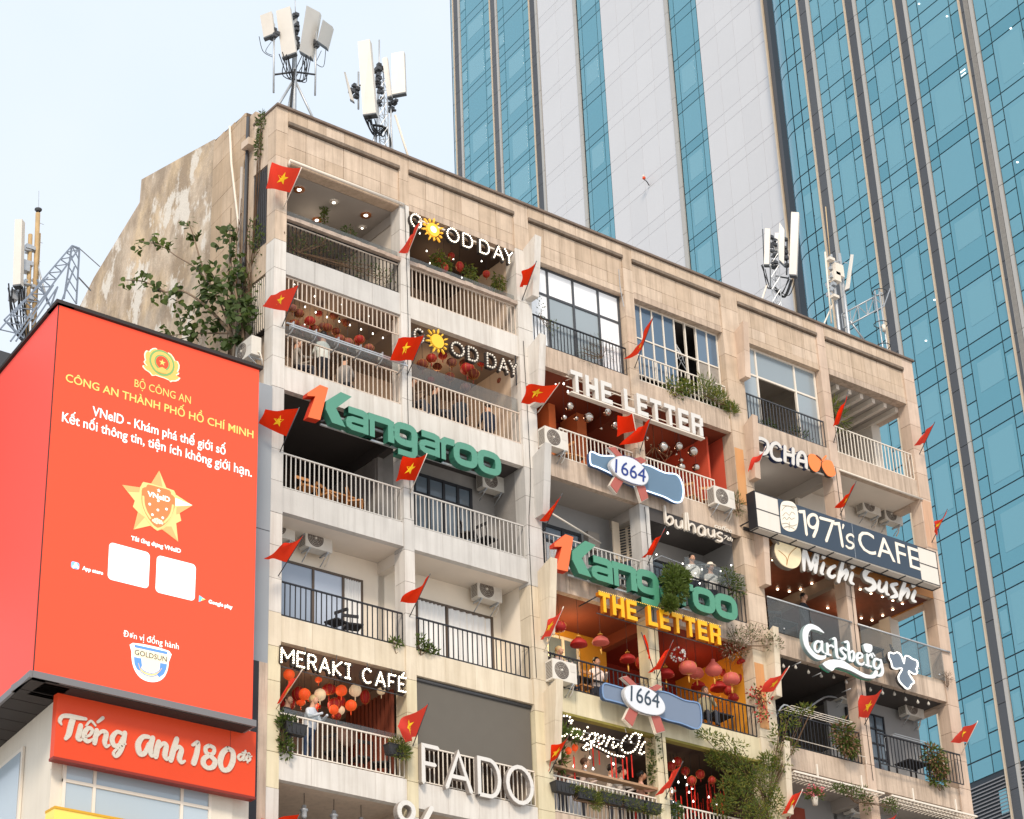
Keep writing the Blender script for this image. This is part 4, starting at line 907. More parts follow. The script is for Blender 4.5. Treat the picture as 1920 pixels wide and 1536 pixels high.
# ================================================================== signs on the facade
# stroke alphabet in unit boxes: x 0..1 (width factor separate), z 0..1
def arcp(cx, cz, rx, rz, a0, a1, n=10): return [(cx + rx * math.cos(R_(a0 + (a1 - a0) * i / n)), cz + rz * math.sin(R_(a0 + (a1 - a0) * i / n))) for i in range(n + 1)]
GLY = {
 'G': [arcp(.5, .5, .5, .5, 50, 330, 14) + [(.95, .5), (.6, .5)]], 'O': [arcp(.5, .5, .5, .5, 0, 340, 17) + [(1, .5)]],
 'D': [[(0, 0), (0, 1), (.5, 1)] + arcp(.5, .5, .5, .5, 80, -80, 10) + [(.5, 0), (0, 0)]], 'A': [[(0, 0), (.5, 1), (1, 0)], [(.2, .33), (.8, .33)]],
 'Y': [[(0, 1), (.5, .5), (1, 1)], [(.5, .5), (.5, 0)]], 'M': [[(0, 0), (0, 1), (.5, .35), (1, 1), (1, 0)]], 'E': [[(1, 1), (0, 1), (0, 0), (1, 0)], [(0, .52), (.85, .52)]],
 'R': [[(0, 0), (0, 1), (.6, 1)] + arcp(.6, .75, .35, .25, 80, -80, 6) + [(.6, .5), (0, .5)], [(.5, .5), (1, 0)]], 'K': [[(0, 0), (0, 1)], [(.95, 1), (.1, .5), (1, 0)]], 'I': [[(.0, 1), (1, 1)], [(.5, 1), (.5, 0)], [(0, 0), (1, 0)]],
 'C': [arcp(.5, .5, .5, .5, 50, 310, 14)], 'F': [[(1, 1), (0, 1), (0, 0)], [(0, .52), (.8, .52)]], 'É': [[(1, 1), (0, 1), (0, 0), (1, 0)], [(0, .52), (.85, .52)], [(.55, 1.18), (.85, 1.4)]],
 'H': [[(0, 0), (0, 1)], [(1, 0), (1, 1)], [(0, .5), (1, .5)]]}
def resample(pts, step):
    out = [pts[0]]; acc = 0
    for a, b in zip(pts, pts[1:]):
        d = math.hypot(b[0] - a[0], b[1] - a[1]); t = step - acc
        while t <= d: out.append((a[0] + (b[0] - a[0]) * t / d, a[1] + (b[1] - a[1]) * t / d)); t += step
        acc = d - (t - step)
    return out
BULB = mat('lit_bulb', (1, .95, .85), emit=(1, .88, .68), es=4.0); BULBOFF = mat('unlit_pearl_bulb', (.80, .74, .64), .25, spec=.7)
CHAN = flat('dark_channel_letter', (52, 46, 44), .6); LETW = flat('white_letter_face', (214, 211, 206), .4); LETK = flat('dark_letter_return', (66, 62, 62), .5)
def bulb_sign(root, text, x0, x1, zb, h, y, bm, br, gap, lw=.11, spc=.28, widths=None, skip_first_o=False, space=.5, lz=0, edge=CHAN, pos=None):
    ws = []
    for c in text: ws.append(space if c == ' ' else {'I': .55, 'M': 1.05, 'E': .62, 'F': .6, 'É': .62, 'R': .7, 'K': .75, 'A': .85, 'Y': .8}.get(c, .85))
    tot = sum(ws) + spc * (len(text) - 1); u = (x1 - x0) / tot; x = x0
    for i, c in enumerate(text):
        w = ws[i] * u
        if pos: x = x0 + pos[i][0] * (x1 - x0) + .03; w = (pos[i][1] - pos[i][0]) * (x1 - x0) - .06
        if c != ' ' and not (skip_first_o and i == 1):
            mb = MB(); bb_ = MB()
            for j, s_ in enumerate(GLY[c]):
                P = [(x + p[0] * w, zb + p[1] * h) for p in s_]; mb.ribbon(P, lw, y + .001 * j, y + .09)
                for q in resample(P, gap): bb_.sphere((q[0], y - .02, q[1]), br, 6, 4)
            o = mb.build('letter', edge, root); bb_.build('bulb', bm, o, 'stuff')
        x += w + spc * u
    return u
def sunface(root, c, r, y, lit):
    sm = mat('lit_sun_yellow', (.80, .42, .03), .4, emit=(1, .50, .06), es=.35) if lit else mat('sun_yellow', (.82, .48, .03), .4, emit=(1, .6, .08), es=.12)
    MB().prism(circ(c, r, 24), y, y + .08).build('sun_disc', sm, root)
    for i in range(13):
        a = 2 * math.pi * i / 13; r1 = r * (1.85 if i % 2 else 1.6)
        MB().ribbon([(c[0] + r * 1.2 * math.cos(a), c[1] + r * 1.2 * math.sin(a), .7), (c[0] + r * 1.45 * math.cos(a), c[1] + r * 1.45 * math.sin(a), 1.2), (c[0] + r1 * math.cos(a), c[1] + r1 * math.sin(a), .4)], .038, y, y + .05).build('sun_ray', sm, root)
    if lit: MB().prism(circ(c, r * .5, 16), y - .006, y - .002).build('sun_core', mat('sun_core_glow', (1, .8, .5), emit=(1, .82, .5), es=.9), root)
g = thing('cafe_sign', 'lit bulb letters reading GOOD DAY with a sun, on the top storey', 'sign')
a, b = (4.268,-0.140,35.265), (7.866,-0.140,35.419)
bulb_sign(g, 'GODDAY', a[0], b[0], (a[2] + b[2]) / 2, .42, -.14, BULB, .019, .066, .085, .32, pos=((0, .119), (.343, .469), (.497, .601), (.66, .765), (.795, .905), (.905, 1.0)))
c_ = (5.043,-0.160,35.472); sunface(g, (c_[0], c_[2]), .21, -.18, True)
MB().box(a[0] + .2, b[0] + .02, -.05, -.03, a[2] + .42, a[2] + .47).build('mounting_rail', METW, g)
g = thing('cafe_sign', 'unlit pearl bulb letters reading GOOD DAY with a yellow sun, under the first', 'sign')
a, b = (4.321,-0.140,31.686), (7.848,-0.140,31.761)
bulb_sign(g, 'GODDAY', a[0], b[0], (a[2] + b[2]) / 2, .40, -.14, BULBOFF, .032, .082, .085, .32, pos=((0, .105), (.35, .482), (.51, .615), (.692, .79), (.81, .905), (.91, 1.0)))
c_ = (5.102,-0.160,31.949); sunface(g, (c_[0], c_[2]), .21, -.18, False)
MB().box(a[0], b[0] + .05, -.02, .0, a[2] + .2, a[2] + .22).build('mounting_rail', METK, g); MB().box(b[0] + .03, b[0] + .06, -.02, .0, a[2] - .15, a[2] + .8).build('mounting_rail', METK, g)
g = thing('cafe_sign', 'glowing marquee bulb letters reading MERAKI CAFÉ over red lanterns', 'sign')
a, b = (0.347,-0.100,21.757), (3.928,-0.100,21.669)
bulb_sign(g, 'MERAKI CAFÉ', a[0], b[0], (a[2] + b[2]) / 2, .36, -.10, mat('bright_bulb', (1, 1, 1), emit=(1, .86, .62), es=4), .022, .062, .085, .34, space=.35)
for px in (.2, .45, .7, .9): x = a[0] + (b[0] - a[0]) * px; MB().tube([(x, -.05, (a[2] + b[2]) / 2 + .3), (x, -.03, B[3])], .01, 5).build('hanger', METD, g)
MB().box(a[0], b[0], -.03, -.01, (a[2] + b[2]) / 2 - .08, (a[2] + b[2]) / 2 - .06).build('hanger', METD, g); 
# FADO
def stroke_sign(root, glyphs, x0, x1, zb, h, y, dep, w, face, ret, spc, capn=0, wd=None):
    ws = [wd[c] if wd and c in wd else .85 for c in glyphs]; tot = sum(ws) + spc * (len(glyphs) - 1); u = (x1 - x0) / tot; x = x0
    for i, c in enumerate(glyphs):
        fb = MB(); rb = MB()
        for j, s_ in enumerate(GLY[c]):
            P = [(x + p[0] * ws[i] * u, zb + p[1] * h) for p in s_]; cl = False
            fb.ribbon(P, w, y - .002 * j, y + .02, cl, capn); rb.ribbon(P, w * .96, y + .021 + .001 * j, y + dep, cl, capn)
        o = fb.build('letter', face, root); rb.build('letter_return', ret, o); x += ws[i] * u + spc * u
g = thing('shop_sign', 'large thin white channel letters reading FADO on the railing', 'sign')
a, b = (4.306,-0.180,19.485), (7.733,-0.180,19.534)
stroke_sign(g, 'FADO', a[0] + .06, b[0] - .02, (a[2] + b[2]) / 2 - .02, .93, -.20, .14, .10, LETW, flat('grey_letter_return', (150, 142, 136)), .35, 1, {'F': .6, 'A': 1.0, 'D': .85, 'O': 1.05})
# POCHA
g = thing('restaurant_sign', 'white rounded letters reading POCHA with two orange persimmons', 'sign')
ro = [[[(16.784,32.551),(16.751,32.264)]]] and None
P_ = [(16.735,32.519),(16.803,32.449),(16.792,32.356),(16.703,32.250)]; mb = MB().ribbon(P_, .12, -.16, -.04); mb.build('letter', LETW, g)
for st_ in ([[(17.183,32.529),(17.034,32.517),(16.876,32.426),(16.823,32.254),(16.856,32.071),(17.011,32.005),(17.227,32.081),(17.349,32.273),(17.330,32.469),(17.183,32.529)]], [[(17.871,32.478),(17.754,32.557),(17.561,32.469),(17.458,32.259),(17.486,32.043),(17.642,31.976),(17.837,32.032)]],
            [[(18.079,32.543),(18.014,32.038)], [(18.422,32.561),(18.354,32.045)], [(18.057,32.284),(18.378,32.313)]], [[(18.551,32.056),(18.582,32.290),(18.700,32.505),(18.840,32.546),(18.932,32.391),(18.912,32.077)], [(18.601,32.228),(18.914,32.259)]]):
    f_ = MB(); k_ = MB()
    for j, s_ in enumerate(st_):
        f_.ribbon(catmull(s_, 3), .115, -.17 - .002 * j, -.15); k_.ribbon(catmull(s_, 3), .135, -.149 + .001 * j, -.04)
    o = f_.build('letter', LETW, g); k_.build('letter_return', flat('navy_return', (36, 50, 84)), o)
PER = mat('persimmon_orange', (.80, .20, .05), .4, emit=(1, .25, .05), es=.15)
for poly in ([(19.097,32.565),(19.247,32.626),(19.415,32.611),(19.564,32.535),(19.563,32.366),(19.465,32.157),(19.324,32.040),(19.169,32.060),(19.061,32.178),(19.031,32.374)], [(19.653,32.483),(19.841,32.596),(20.043,32.608),(20.113,32.500),(20.164,32.331),(20.167,32.196),(20.023,32.073),(19.820,32.053),(19.692,32.153),(19.612,32.312)]):
    o = MB().prism(catmull(poly, 3, True), -.17, -.15).build('persimmon', PER, g); MB().prism(catmull(poly, 3, True), -.149, -.05).build('letter_return', LETK, o)
MB().ribbon([(19.404,32.617),(19.550,32.558,1.3),(19.598,32.499)], .04, -.19, -.172).build('stalk', flat('stalk_brown', (110, 50, 24)), g); MB().ribbon([(19.615,32.495),(19.729,32.619,1.5),(19.818,32.718)], .05, -.192, -.174).build('stalk', PER, g)
MB().tube([(16.775,-0.060,32.038), (20.131,-0.060,32.110)], .03, 6).build('light_strip', METW, g)
# buihaus coffee
g = thing('coffee_sign', 'off-white lower-case letters reading buihaus coffee 7th on a dark strip', 'sign')
BH = flat('off_white_letter', (222, 212, 198), .5)
bs = [[[(13.007,29.218),(13.022,28.692)], [(13.051,28.799),(13.133,28.909),(13.244,28.922),(13.290,28.843),(13.240,28.722),(13.124,28.660),(13.047,28.699)]],
      [[(13.398,28.872),(13.395,28.731),(13.460,28.661),(13.560,28.695),(13.616,28.782)], [(13.629,28.913),(13.621,28.679)]],
      [[(13.787,29.195),(13.754,28.659)]], 
      [[(13.856,29.214),(13.872,28.678)], [(13.874,28.798),(13.967,28.902),(14.064,28.900),(14.105,28.819),(14.105,28.671)]],
      [[(14.480,28.905),(14.387,28.953),(14.270,28.862),(14.240,28.714),(14.317,28.654),(14.434,28.693),(14.484,28.798)], [(14.491,28.920),(14.496,28.681)]],
      [[(14.628,28.916),(14.623,28.774),(14.695,28.704),(14.798,28.747),(14.856,28.835)], [(14.858,28.948),(14.853,28.714)]],
      [[(15.171,28.909),(15.073,28.924),(14.977,28.858),(15.000,28.792),(15.117,28.774),(15.150,28.710),(15.068,28.641),(14.945,28.649)]]]
for st_ in bs:
    m_ = MB()
    for j, s_ in enumerate(st_): m_.ribbon(catmull(s_, 3) if len(s_) > 2 else s_, .056, -.12 - .002 * j, -.04, False, 1)
    m_.build('letter', BH, g)
text_obj('lettering', 'coffee', (14.898,-0.100,29.026)[0], (15.586,-0.100,29.054)[0], (14.904,-0.100,29.078)[2] - .04, .16, -.1, BH, g, .03, .01, .3)
text_obj('lettering', '7th', (15.230,-0.100,28.843)[0], (15.585,-0.100,28.851)[0], (15.226,-0.100,28.808)[2] - .04, .14, -.1, BH, g, .03, .01, .3)
cube('sign_backing', P_DK, BAY[3][0] + .02, BAY[3][1] - .4, -.03, -.02 + .005, B[1] - .42, B[1] - .02, g)
# THE LETTER twice
def letters(root, body, x0, x1, zb, h, y, face, ret, dep=.14, bold=.035, squeeze=.9, gap=.16):
    import_w = []
    ws = {'T': .62, 'H': .66, 'E': .58, 'L': .54, 'R': .64, ' ': .35}
    tot = sum(ws[c] for c in body) + gap * (len(body) - 1); u = (x1 - x0) / tot; x = x0; t_ = .20
    shp = {'T': [(0, .8, 1, 1), (.38, 0, .62, .8)], 'H': [(0, 0, .27, 1), (.73, 0, 1, 1), (.27, .40, .73, .6)], 'E': [(0, 0, .3, 1), (.3, .8, 1, 1), (.3, .41, .9, .59), (.3, 0, 1, .2)], 'L': [(0, 0, .32, 1), (.32, 0, 1, .2)],
           'R': [(0, 0, .28, 1), (.28, .82, .85, 1), (.28, .40, .85, .56), (.74, .5, 1, .9), (.66, 0, .95, .42)]}
    for c in body:
        w = ws[c] * u
        if c != ' ':
            f = MB(); k = MB()
            for i, (ax, az, bx, bz) in enumerate(shp[c]):
                f.box(x + ax * w, x + bx * w, y - .002 * i, y + .02, zb + az * h, zb + bz * h); k.box(x + ax * w + .004, x + bx * w - .004, y + .021, y + dep + .001 * i, zb + az * h + .004, zb + bz * h - .004)
            o = f.build('letter', face, root); k.build('letter_return', ret, o)
        x += w + gap * u
g = thing('cafe_sign', 'white block letters reading THE LETTER above the mirror balls', 'sign')
a, b = (9.523,-0.420,31.685), (14.471,-0.420,31.704); zb = (a[2] + b[2]) / 2
letters(g, 'THE LETTER', a[0], b[0], zb, .68, -.42, LETW, flat('pale_letter_return', (200, 190, 180)))
for z in (.18, .50): MB().box(a[0] - .05, b[0] + .02, -.27, -.25, zb + z, zb + z + .025).build('mounting_rail', METW, g)
MB().box(a[0] - .02, b[0] + .02, -.43, -.26, zb - .06, zb - .02).build('mounting_rail', METW, g)
for t in (.03, .35, .68, .97): x = a[0] + (b[0] - a[0]) * t; MB().tube([(x, -.26, zb + .5), (x, .0, zb + .55)], .012, 5).build('bracket', METW, g)
g = thing('cafe_sign', 'yellow bulb-edged block letters reading THE LETTER above red lanterns', 'sign')
a, b = (9.973,-0.550,25.107), (14.337,-0.550,25.166); zb = (a[2] + b[2]) / 2
YEL = mat('golden_yellow_letter', (.78, .40, .008), .45, emit=(1, .5, .01), es=.10)
letters(g, 'THE LETTER', a[0], b[0], zb, .56, -.55, YEL, flat('amber_return', (190, 110, 10)))
bm = MB()
for i in range(70): t = i / 69; bm.sphere((a[0] + (b[0] - a[0]) * t, -.56, zb + .57), .014, 5, 3)
bm.build('bulb', mat('amber_bulb', (.9, .6, .1), emit=(1, .65, .1), es=.6), g, 'stuff')
for t in (.02, .38, .95): x = a[0] + (b[0] - a[0]) * t; MB().tube([(x, -.5, zb + .5), (x - .35, .0, zb + .25)], .02, 5).build('bracket', METK, g)
MB().box(a[0], b[0], -.42, -.40, zb - .03, zb - .01).build('mounting_rail', METD, g)
# 1Kangaroo twice
def kang(root, l0, l1, y, face, ret, orange, oret, skip=()):
    """l0: left foot of the 1, l1: lower right of the last o"""
    zb = (l0[2] + l1[2]) / 2; x0, W = l0[0], l1[0] - l0[0]; u = W / 10.2; d = .22; xh = 1.02 * u * .96; w = .30 * u
    def lay(name, polys, f, r, ribs=()):
        fb = MB(); rb = MB()
        for i, p in enumerate(polys): fb.prism([(x0 + q[0] * u, zb + q[1] * u) for q in p], y, y + .02); rb.prism([(x0 + q[0] * u, zb + q[1] * u) for q in p], y + .021, y + d)
        for i, (p, ww, cl) in enumerate(ribs):
            P = [(x0 + q[0] * u, zb + q[1] * u) for q in p]; fb.ribbon(P, ww * u, y - .002 * i, y + .02, cl, 0); rb.ribbon(P, ww * u, y + .021 + .001 * i, y + d, cl, 0)
        o = fb.build(name, f, root); rb.build('letter_return', r, o)
    lay('numeral', [[(.02, -.02), (.62, .02), (1.02, 1.68), (.60, 1.70), (-.01, 1.14), (-.01, .98), (.38, 1.08)]], orange, oret)
    lay('letter', [[(1.22, .08), (1.90, .06), (1.42, .82), (2.22, 1.62), (1.66, 1.68), (.92, 1.02), (.90, .62)]], face, ret)
    def rr(cx, cz, rx, rz, n=20, p=3.2, a0=0, a1=360):
        out = []
        for i in range(n):
            a = R_(a0 + (a1 - a0) * i / n); c, s = math.cos(a), math.sin(a); out.append((cx + rx * abs(c) ** (2 / p) * (1 if c > 0 else -1), cz + rz * abs(s) ** (2 / p) * (1 if s > 0 else -1)))
        return out
    t = .30; h = 1.12; r_ = .47 - t / 2 + .12
    t = .32; h = 1.13
    def a_(L, R): l, r = L + t / 2, R - t / 2; return [([(l, h - t / 2), (r - .22, h - t / 2), (r - .06, h - t / 2 - .05), (r, h - t / 2 - .2), (r, .02)], t, False), ([(r, .17), (l + .18, .17), (l + .03, .24), (l, .36), (l + .05, .50), (l + .22, .56), (r, .56)], t * .86, False)]
    lay('letter', [], face, ret, a_(1.90, 3.14))
    lay('letter', [], face, ret, [([(3.08 + t / 2, .02), (3.08 + t / 2, h - t / 2), (4.1, h - t / 2), (4.26, h - t / 2 - .05), (4.42 - t / 2, h - t / 2 - .22), (4.42 - t / 2, .02)], t, False)])
    lay('letter', [], face, ret, [(rr(5.02, h / 2 + .05, .48, .40), t, True), ([(5.66 - t / 2, h * .5), (5.66 - t / 2, -.12), (5.40, -.28), (4.62, -.28)], t * .86, False)])
    lay('letter', [], face, ret, a_(5.72, 6.92))
    lay('letter', [], face, ret, [([(6.84 + t / 2, .02), (6.84 + t / 2, h - t / 2 - .2), (6.84 + t / 2 + .16, h - t / 2), (7.66, h - t / 2)], t, False)])
    for cx_ in (8.25, 9.56): lay('letter', [], face, ret, [(rr(cx_, h / 2, .50, .42), t, True)])
    MB().box(x0 + .9 * u, x0 + W * .98, y + d, y + d + .05, zb + .02, zb + .07).build('mounting_rail', METG, root)
    MB().box(x0 + .9 * u, x0 + W * .98, y + d, y + d + .05, zb + .62 * u, zb + .62 * u + .05).build('mounting_rail', METG, root)
    for tt_ in (.12, .4, .7, .95): MB().tube([(x0 + W * tt_, y + d + .03, zb + .4 * u), (x0 + W * tt_, .0, zb + .5 * u)], .025, 5).build('bracket', METG, root)
KG = mat('kangaroo_teal_face', (.085, .275, .19), .3, spec=.6, grain=.06, gscale=1.2); KR = mat('teal_letter_return', (.035, .16, .11), .45); KG2 = mat('sea_green_face', (.075, .275, .17), .3, spec=.6)
KO = mat('numeral_orange', (.75, .145, .04), .35, emit=(1, .18, .05), es=.08); KOR = flat('numeral_return', (196, 52, 24))
g = thing('brand_sign', 'big green letters with an orange numeral 1, left one above the black balcony', 'sign')
kang(g, (0.774,-0.500,28.165), (6.850,-0.500,28.255), -.5, KG, KR, KO, KOR)
g = thing('brand_sign', 'big green letters with an orange numeral 1, partly hidden by a bushy plant', 'sign')
kang(g, (8.576,-0.500,25.950), (15.110,-0.500,26.110), -.5, KG2, KR, KO, KOR)
# 1664 bottle signs
def bottle(root, bot, ell, xs, y, blue, edge_lit, txt, tp, digits='1664'):
    P = catmull(bot, 3, True)
    c = Vector((sum(p[0] for p in P) / len(P), sum(p[1] for p in P) / len(P)))
    o = MB().prism(P, y, y + .12).build('bottle_panel', flat('bottle_return', (60, 84, 120)), root)
    MB().prism([tuple(c + (Vector(p) - c) * .985) for p in P], y - .006, y - .001).build('bottle_face', blue, o)
    MB().ribbon([(p[0], p[1]) for p in P], .035, y - .03, y - .008, True).build('neon_edge', edge_lit, o)
    for q in xs:
        f = MB().prism(q, y - .10, y - .08).build('cross_arm', mat('faded_red_panel', (.42, .11, .085), .5, grain=.2, gscale=2), root)
        cc_ = Vector((sum(p[0] for p in q) / 4, sum(p[1] for p in q) / 4)); MB().prism([tuple(cc_ + (Vector(p) - cc_) * 1.07) for p in q], y - .079, y + .02).build('arm_return', METW, f)
    f = MB().prism(catmull(ell, 4, True), y - .17, y - .15).build('oval_face', mat('oval_white', (.64, .66, .70), .35, emit=(.9, .95, 1), es=.04), root)
    ce = Vector((sum(p[0] for p in ell) / len(ell), sum(p[1] for p in ell) / len(ell)))
    MB().prism([tuple(ce + (Vector(p) - ce) * 1.04) for p in catmull(ell, 4, True)], y - .149, y - .05).build('oval_return', flat('oval_edge', (190, 188, 186)), f)
    text_obj('lettering', digits, tp[0][0] - .01, tp[1][0] + .06, tp[0][2] - .03, .46, y - .182, txt, root, .01, 0, .12)
    MB().ribbon(catmull([(ce.x - .28, ce.y + .40), (ce.x, ce.y + .43), (ce.x + .30, ce.y + .40)], 4), .012, y - .176, y - .172).build('scroll_line', txt, root); MB().ribbon(catmull([(ce.x - .32, ce.y - .36), (ce.x, ce.y - .40), (ce.x + .32, ce.y - .36)], 4), .012, y - .176, y - .172).build('scroll_line', txt, root)
g = thing('beer_sign', 'blue bottle sign with red cross arms and oval 1664, bright blue outline', 'sign')
bottle(g, [(10.100,29.931),(10.218,29.985),(10.492,29.964),(10.915,30.066),(11.433,30.135),(11.998,30.136),(12.332,30.151),(12.853,30.096),(13.245,30.166),(13.430,30.076),(13.521,29.758),(13.439,29.414),(13.307,29.290),(13.088,29.258),(12.782,29.314),(12.308,29.324),(11.838,29.333),(11.376,29.403),(10.828,29.506),(10.372,29.563),(10.189,29.562),(10.092,29.613)],
       [(10.708,29.647),(10.817,29.876),(11.109,30.059),(11.486,30.108),(11.808,30.020),(12.027,29.822),(12.068,29.634),(11.948,29.441),(11.705,29.342),(11.285,29.336),(10.921,29.411)],
       ([(10.713,30.244),(10.961,30.332),(11.268,30.094),(11.054,30.024)], [(11.895,30.294),(12.118,30.237),(11.925,30.081),(11.601,30.149)], [(10.915,29.418),(11.212,29.363),(10.922,28.898),(10.706,29.085)], [(11.676,29.342),(11.987,29.412),(12.085,29.071),(11.825,28.882)]),
       -.36, mat('bottle_blue_face', (.12, .20, .29), .4, grain=.1, gscale=1), mat('blue_white_neon', (.6, .75, 1), emit=(.65, .8, 1), es=.9), flat('ink_blue', (40, 60, 130)), ((10.847,-0.540,29.508), (11.903,-0.540,29.590)))
g = thing('beer_sign', 'grey-blue bottle sign with red cross arms and oval 1664, above the script sign', 'sign')
bottle(g, [(10.058,23.127),(10.366,23.164),(10.813,23.158),(11.370,23.235),(11.936,23.334),(12.348,23.360),(12.907,23.272),(13.353,23.302),(13.471,23.182),(13.476,22.813),(13.387,22.611),(13.198,22.533),(12.738,22.583),(12.225,22.581),(11.825,22.641),(11.322,22.660),(10.729,22.718),(10.285,22.726),(10.041,22.755)],
       [(10.653,22.971),(10.777,23.158),(11.085,23.264),(11.488,23.268),(11.831,23.137),(12.018,22.952),(12.010,22.748),(11.809,22.598),(11.476,22.538),(11.029,22.567),(10.743,22.729)],
       ([(10.655,23.421),(10.846,23.495),(11.229,23.281),(10.999,23.220)], [(11.880,23.488),(12.071,23.459),(11.837,23.287),(11.532,23.284)], [(10.851,22.617),(11.145,22.557),(10.910,22.111),(10.651,22.277)], [(11.604,22.530),(11.902,22.591),(12.046,22.218),(11.757,22.096)]),
       -.40, mat('bottle_grey_blue', (.17, .22, .31), .45, grain=.1, gscale=1), flat('pale_blue_edge', (120, 150, 190)), flat('ink_grey', (56, 70, 84)), ((10.840,-0.580,22.807), (11.786,-0.580,22.824)))
# 1971's CAFE light box
g = thing('cafe_sign', 'wide navy light box sign with cream lettering and white end panels', 'sign')
x0, x1 = (15.991,-0.750,29.650)[0], (23.624,-0.750,29.797)[0]; z0 = (15.987,-0.750,29.089)[2]; z1 = (16.051,-0.750,30.248)[2]; YC = -.75
MB().box(x0, x1, YC, YC + .06, z0, z1).build('light_panel', mat('glowing_white_panel', (.60, .56, .50), .4, emit=(1, .90, .78), es=.12, streak=.25, streak_col=(.55, .47, .38)), g)
nx0, nx1 = (16.903,-0.760,29.891)[0], (22.800,-0.760,29.765)[0]
MB().box(nx0, nx1, YC - .02, YC - .004, z0 + .01, z1 - .01).build('navy_panel', mat('navy_sign_face', (.035, .055, .085), .3, grain=.15, gscale=.6), g)
MB().box((nx0 + nx1) / 2 + .1, (nx0 + nx1) / 2 + .112, YC - .023, YC - .0205, z0 + .01, z1 - .01).build('panel_seam', METG, g)
f = MB()
for zz in (z0, z1 - .03, (z0 + z1) / 2): 
    for xa_, xb_ in ((x0, nx0), (nx1, x1)): f.box(xa_, xb_, YC - .012, YC - .002, zz, zz + .025)
f.box(x0 - .02, x0, YC - .012, YC + .02, z0, z1); f.box(x1, x1 + .02, YC - .012, YC + .02, z0, z1); f.build('frame', METK, g)
MB().box(x0 - .04, x0 - .021, YC, YC + .32, z0, z1).build('side_panel', METK, g)
un = MB(); un.box(x0, x1, YC + .07, YC + .32, z0 - .012, z0 - .002); un.box(x0, x1, YC + .30, YC + .32, z0, z1); un.build('underside', mat('corrugated_underside', (.40, .36, .32), .6, emit=(1, .9, .75), es=.05), g)
fr = MB()
for j in range(11): x = x0 + (x1 - x0) * j / 10; fr.box(x, x + .03, YC, YC + .32, z0 - .035, z0 - .0125); fr.box(x, x + .03, YC + .32, -.02, z0 + .3, z0 + .33)
fr.box(x0, x1, YC + .30, YC + .33, z0 - .04, z0); fr.build('underside_rib', METK, g)
MB().box(x0 + .1, x1 - .1, -.1, -.02, z0 + .2, z0 + .3).build('bracket', METK, g)
CR = mat('cream_lit_letter', (.70, .64, .54), .4, emit=(1, .92, .80), es=.15)
def xx(px, py): return 0
A_ = (17.616,-0.780,29.231); B_ = (19.672,-0.780,29.314)
for i, st_ in enumerate(([[(17.744,30.032),(17.937,30.083),(17.945,29.343)]], [[(18.470,29.978),(18.440,30.079),(18.292,30.083),(18.141,29.977),(18.077,29.830),(18.111,29.679),(18.260,29.649),(18.412,29.759),(18.484,29.917),(18.470,29.978)], [(18.477,29.872),(18.394,29.633),(18.230,29.353)]],
        [[(18.602,30.057),(19.138,30.082),(18.755,29.347)]], [[(19.185,30.024),(19.383,30.076),(19.431,29.348)]], [[(19.959,29.803),(19.870,29.845),(19.732,29.787),(19.660,29.681),(19.719,29.587),(19.856,29.570),(19.914,29.507),(19.830,29.398),(19.685,29.361),(19.596,29.403)]])):
    mb = MB()
    for j, s_ in enumerate(st_): mb.ribbon(catmull(s_, 5) if len(s_) > 3 else s_, .10 if i < 4 else .075, YC - .032 - .002 * j, YC - .022, False, 1)
    mb.build('lettering', CR, g)
MB().ribbon([(19.574,30.083,1.3),(19.521,29.951,0.6)], .06, YC - .032, YC - .022).build('apostrophe', CR, g)
text_obj('lettering', 'CAFE', (20.149,-0.780,29.786)[0], (22.789,-0.780,29.826)[0], (20.606,-0.780,29.378)[2] + .02, .76, YC - .03, CR, g, .008)
jar = [(17.168,30.223),(17.472,30.275),(17.632,30.166),(17.669,29.916),(17.633,29.648),(17.520,29.403),(17.342,29.280),(17.124,29.257),(16.964,29.343),(16.926,29.589),(16.949,29.896),(17.019,30.109)]
MB().prism(catmull(jar, 3, True), YC - .034, YC - .024).build('jar_emblem', CR, g)
JL = flat('jar_lines', (150, 140, 120))
for i, s_ in enumerate(([(17.005,29.864),(17.161,30.035),(17.332,30.103),(17.514,30.044)], [(17.010,29.693),(17.163,29.842),(17.291,29.790),(17.418,29.931),(17.546,29.880)], [(16.996,29.582),(17.088,29.671),(17.161,29.613),(17.283,29.723),(17.358,29.678),(17.503,29.760)], [(16.948,29.420),(17.145,29.493),(17.356,29.463),(17.558,29.560)], [(17.262,29.567),(17.219,29.320)], [(17.017,29.331),(17.242,29.412),(17.453,29.382)], [(17.044,30.047),(17.607,30.134)])):
    MB().ribbon(catmull(s_, 4), .014, YC - .038 - .0015 * i, YC - .035 - .0015 * i).build('emblem_line', JL, g)
# Michi Sushi
g = thing('restaurant_sign', 'brush-stroke white letters reading Michi Sushi with a round cream disc', 'sign')
YM = -.42; WL = mat('soft_white_letter', (.66, .65, .63), .4, emit=(1, .98, .95), es=.05); WR = flat('silver_return', (134, 124, 114))
dk = [(16.937,28.753),(17.036,28.991),(17.249,29.196),(17.504,29.292),(17.799,29.274),(17.969,29.125),(18.015,28.858),(17.935,28.581),(17.763,28.389),(17.509,28.296),(17.192,28.331),(17.000,28.494)]
dk = catmull(dk, 3, True)
MB().prism(dk, YM, YM + .03).build('disc_face', mat('pale_gold_disc', (.75, .62, .40), .45, emit=(1, .85, .55), es=.12, grain=.3, gscale=6), g); MB().prism(dk, YM + .031, YM + .2).build('disc_return', WR, g)
MB().ribbon([(16.920,29.132,1),(17.088,28.983,1.1)], .10, YM - .012, YM + .1).build('disc_handle', WR, g)
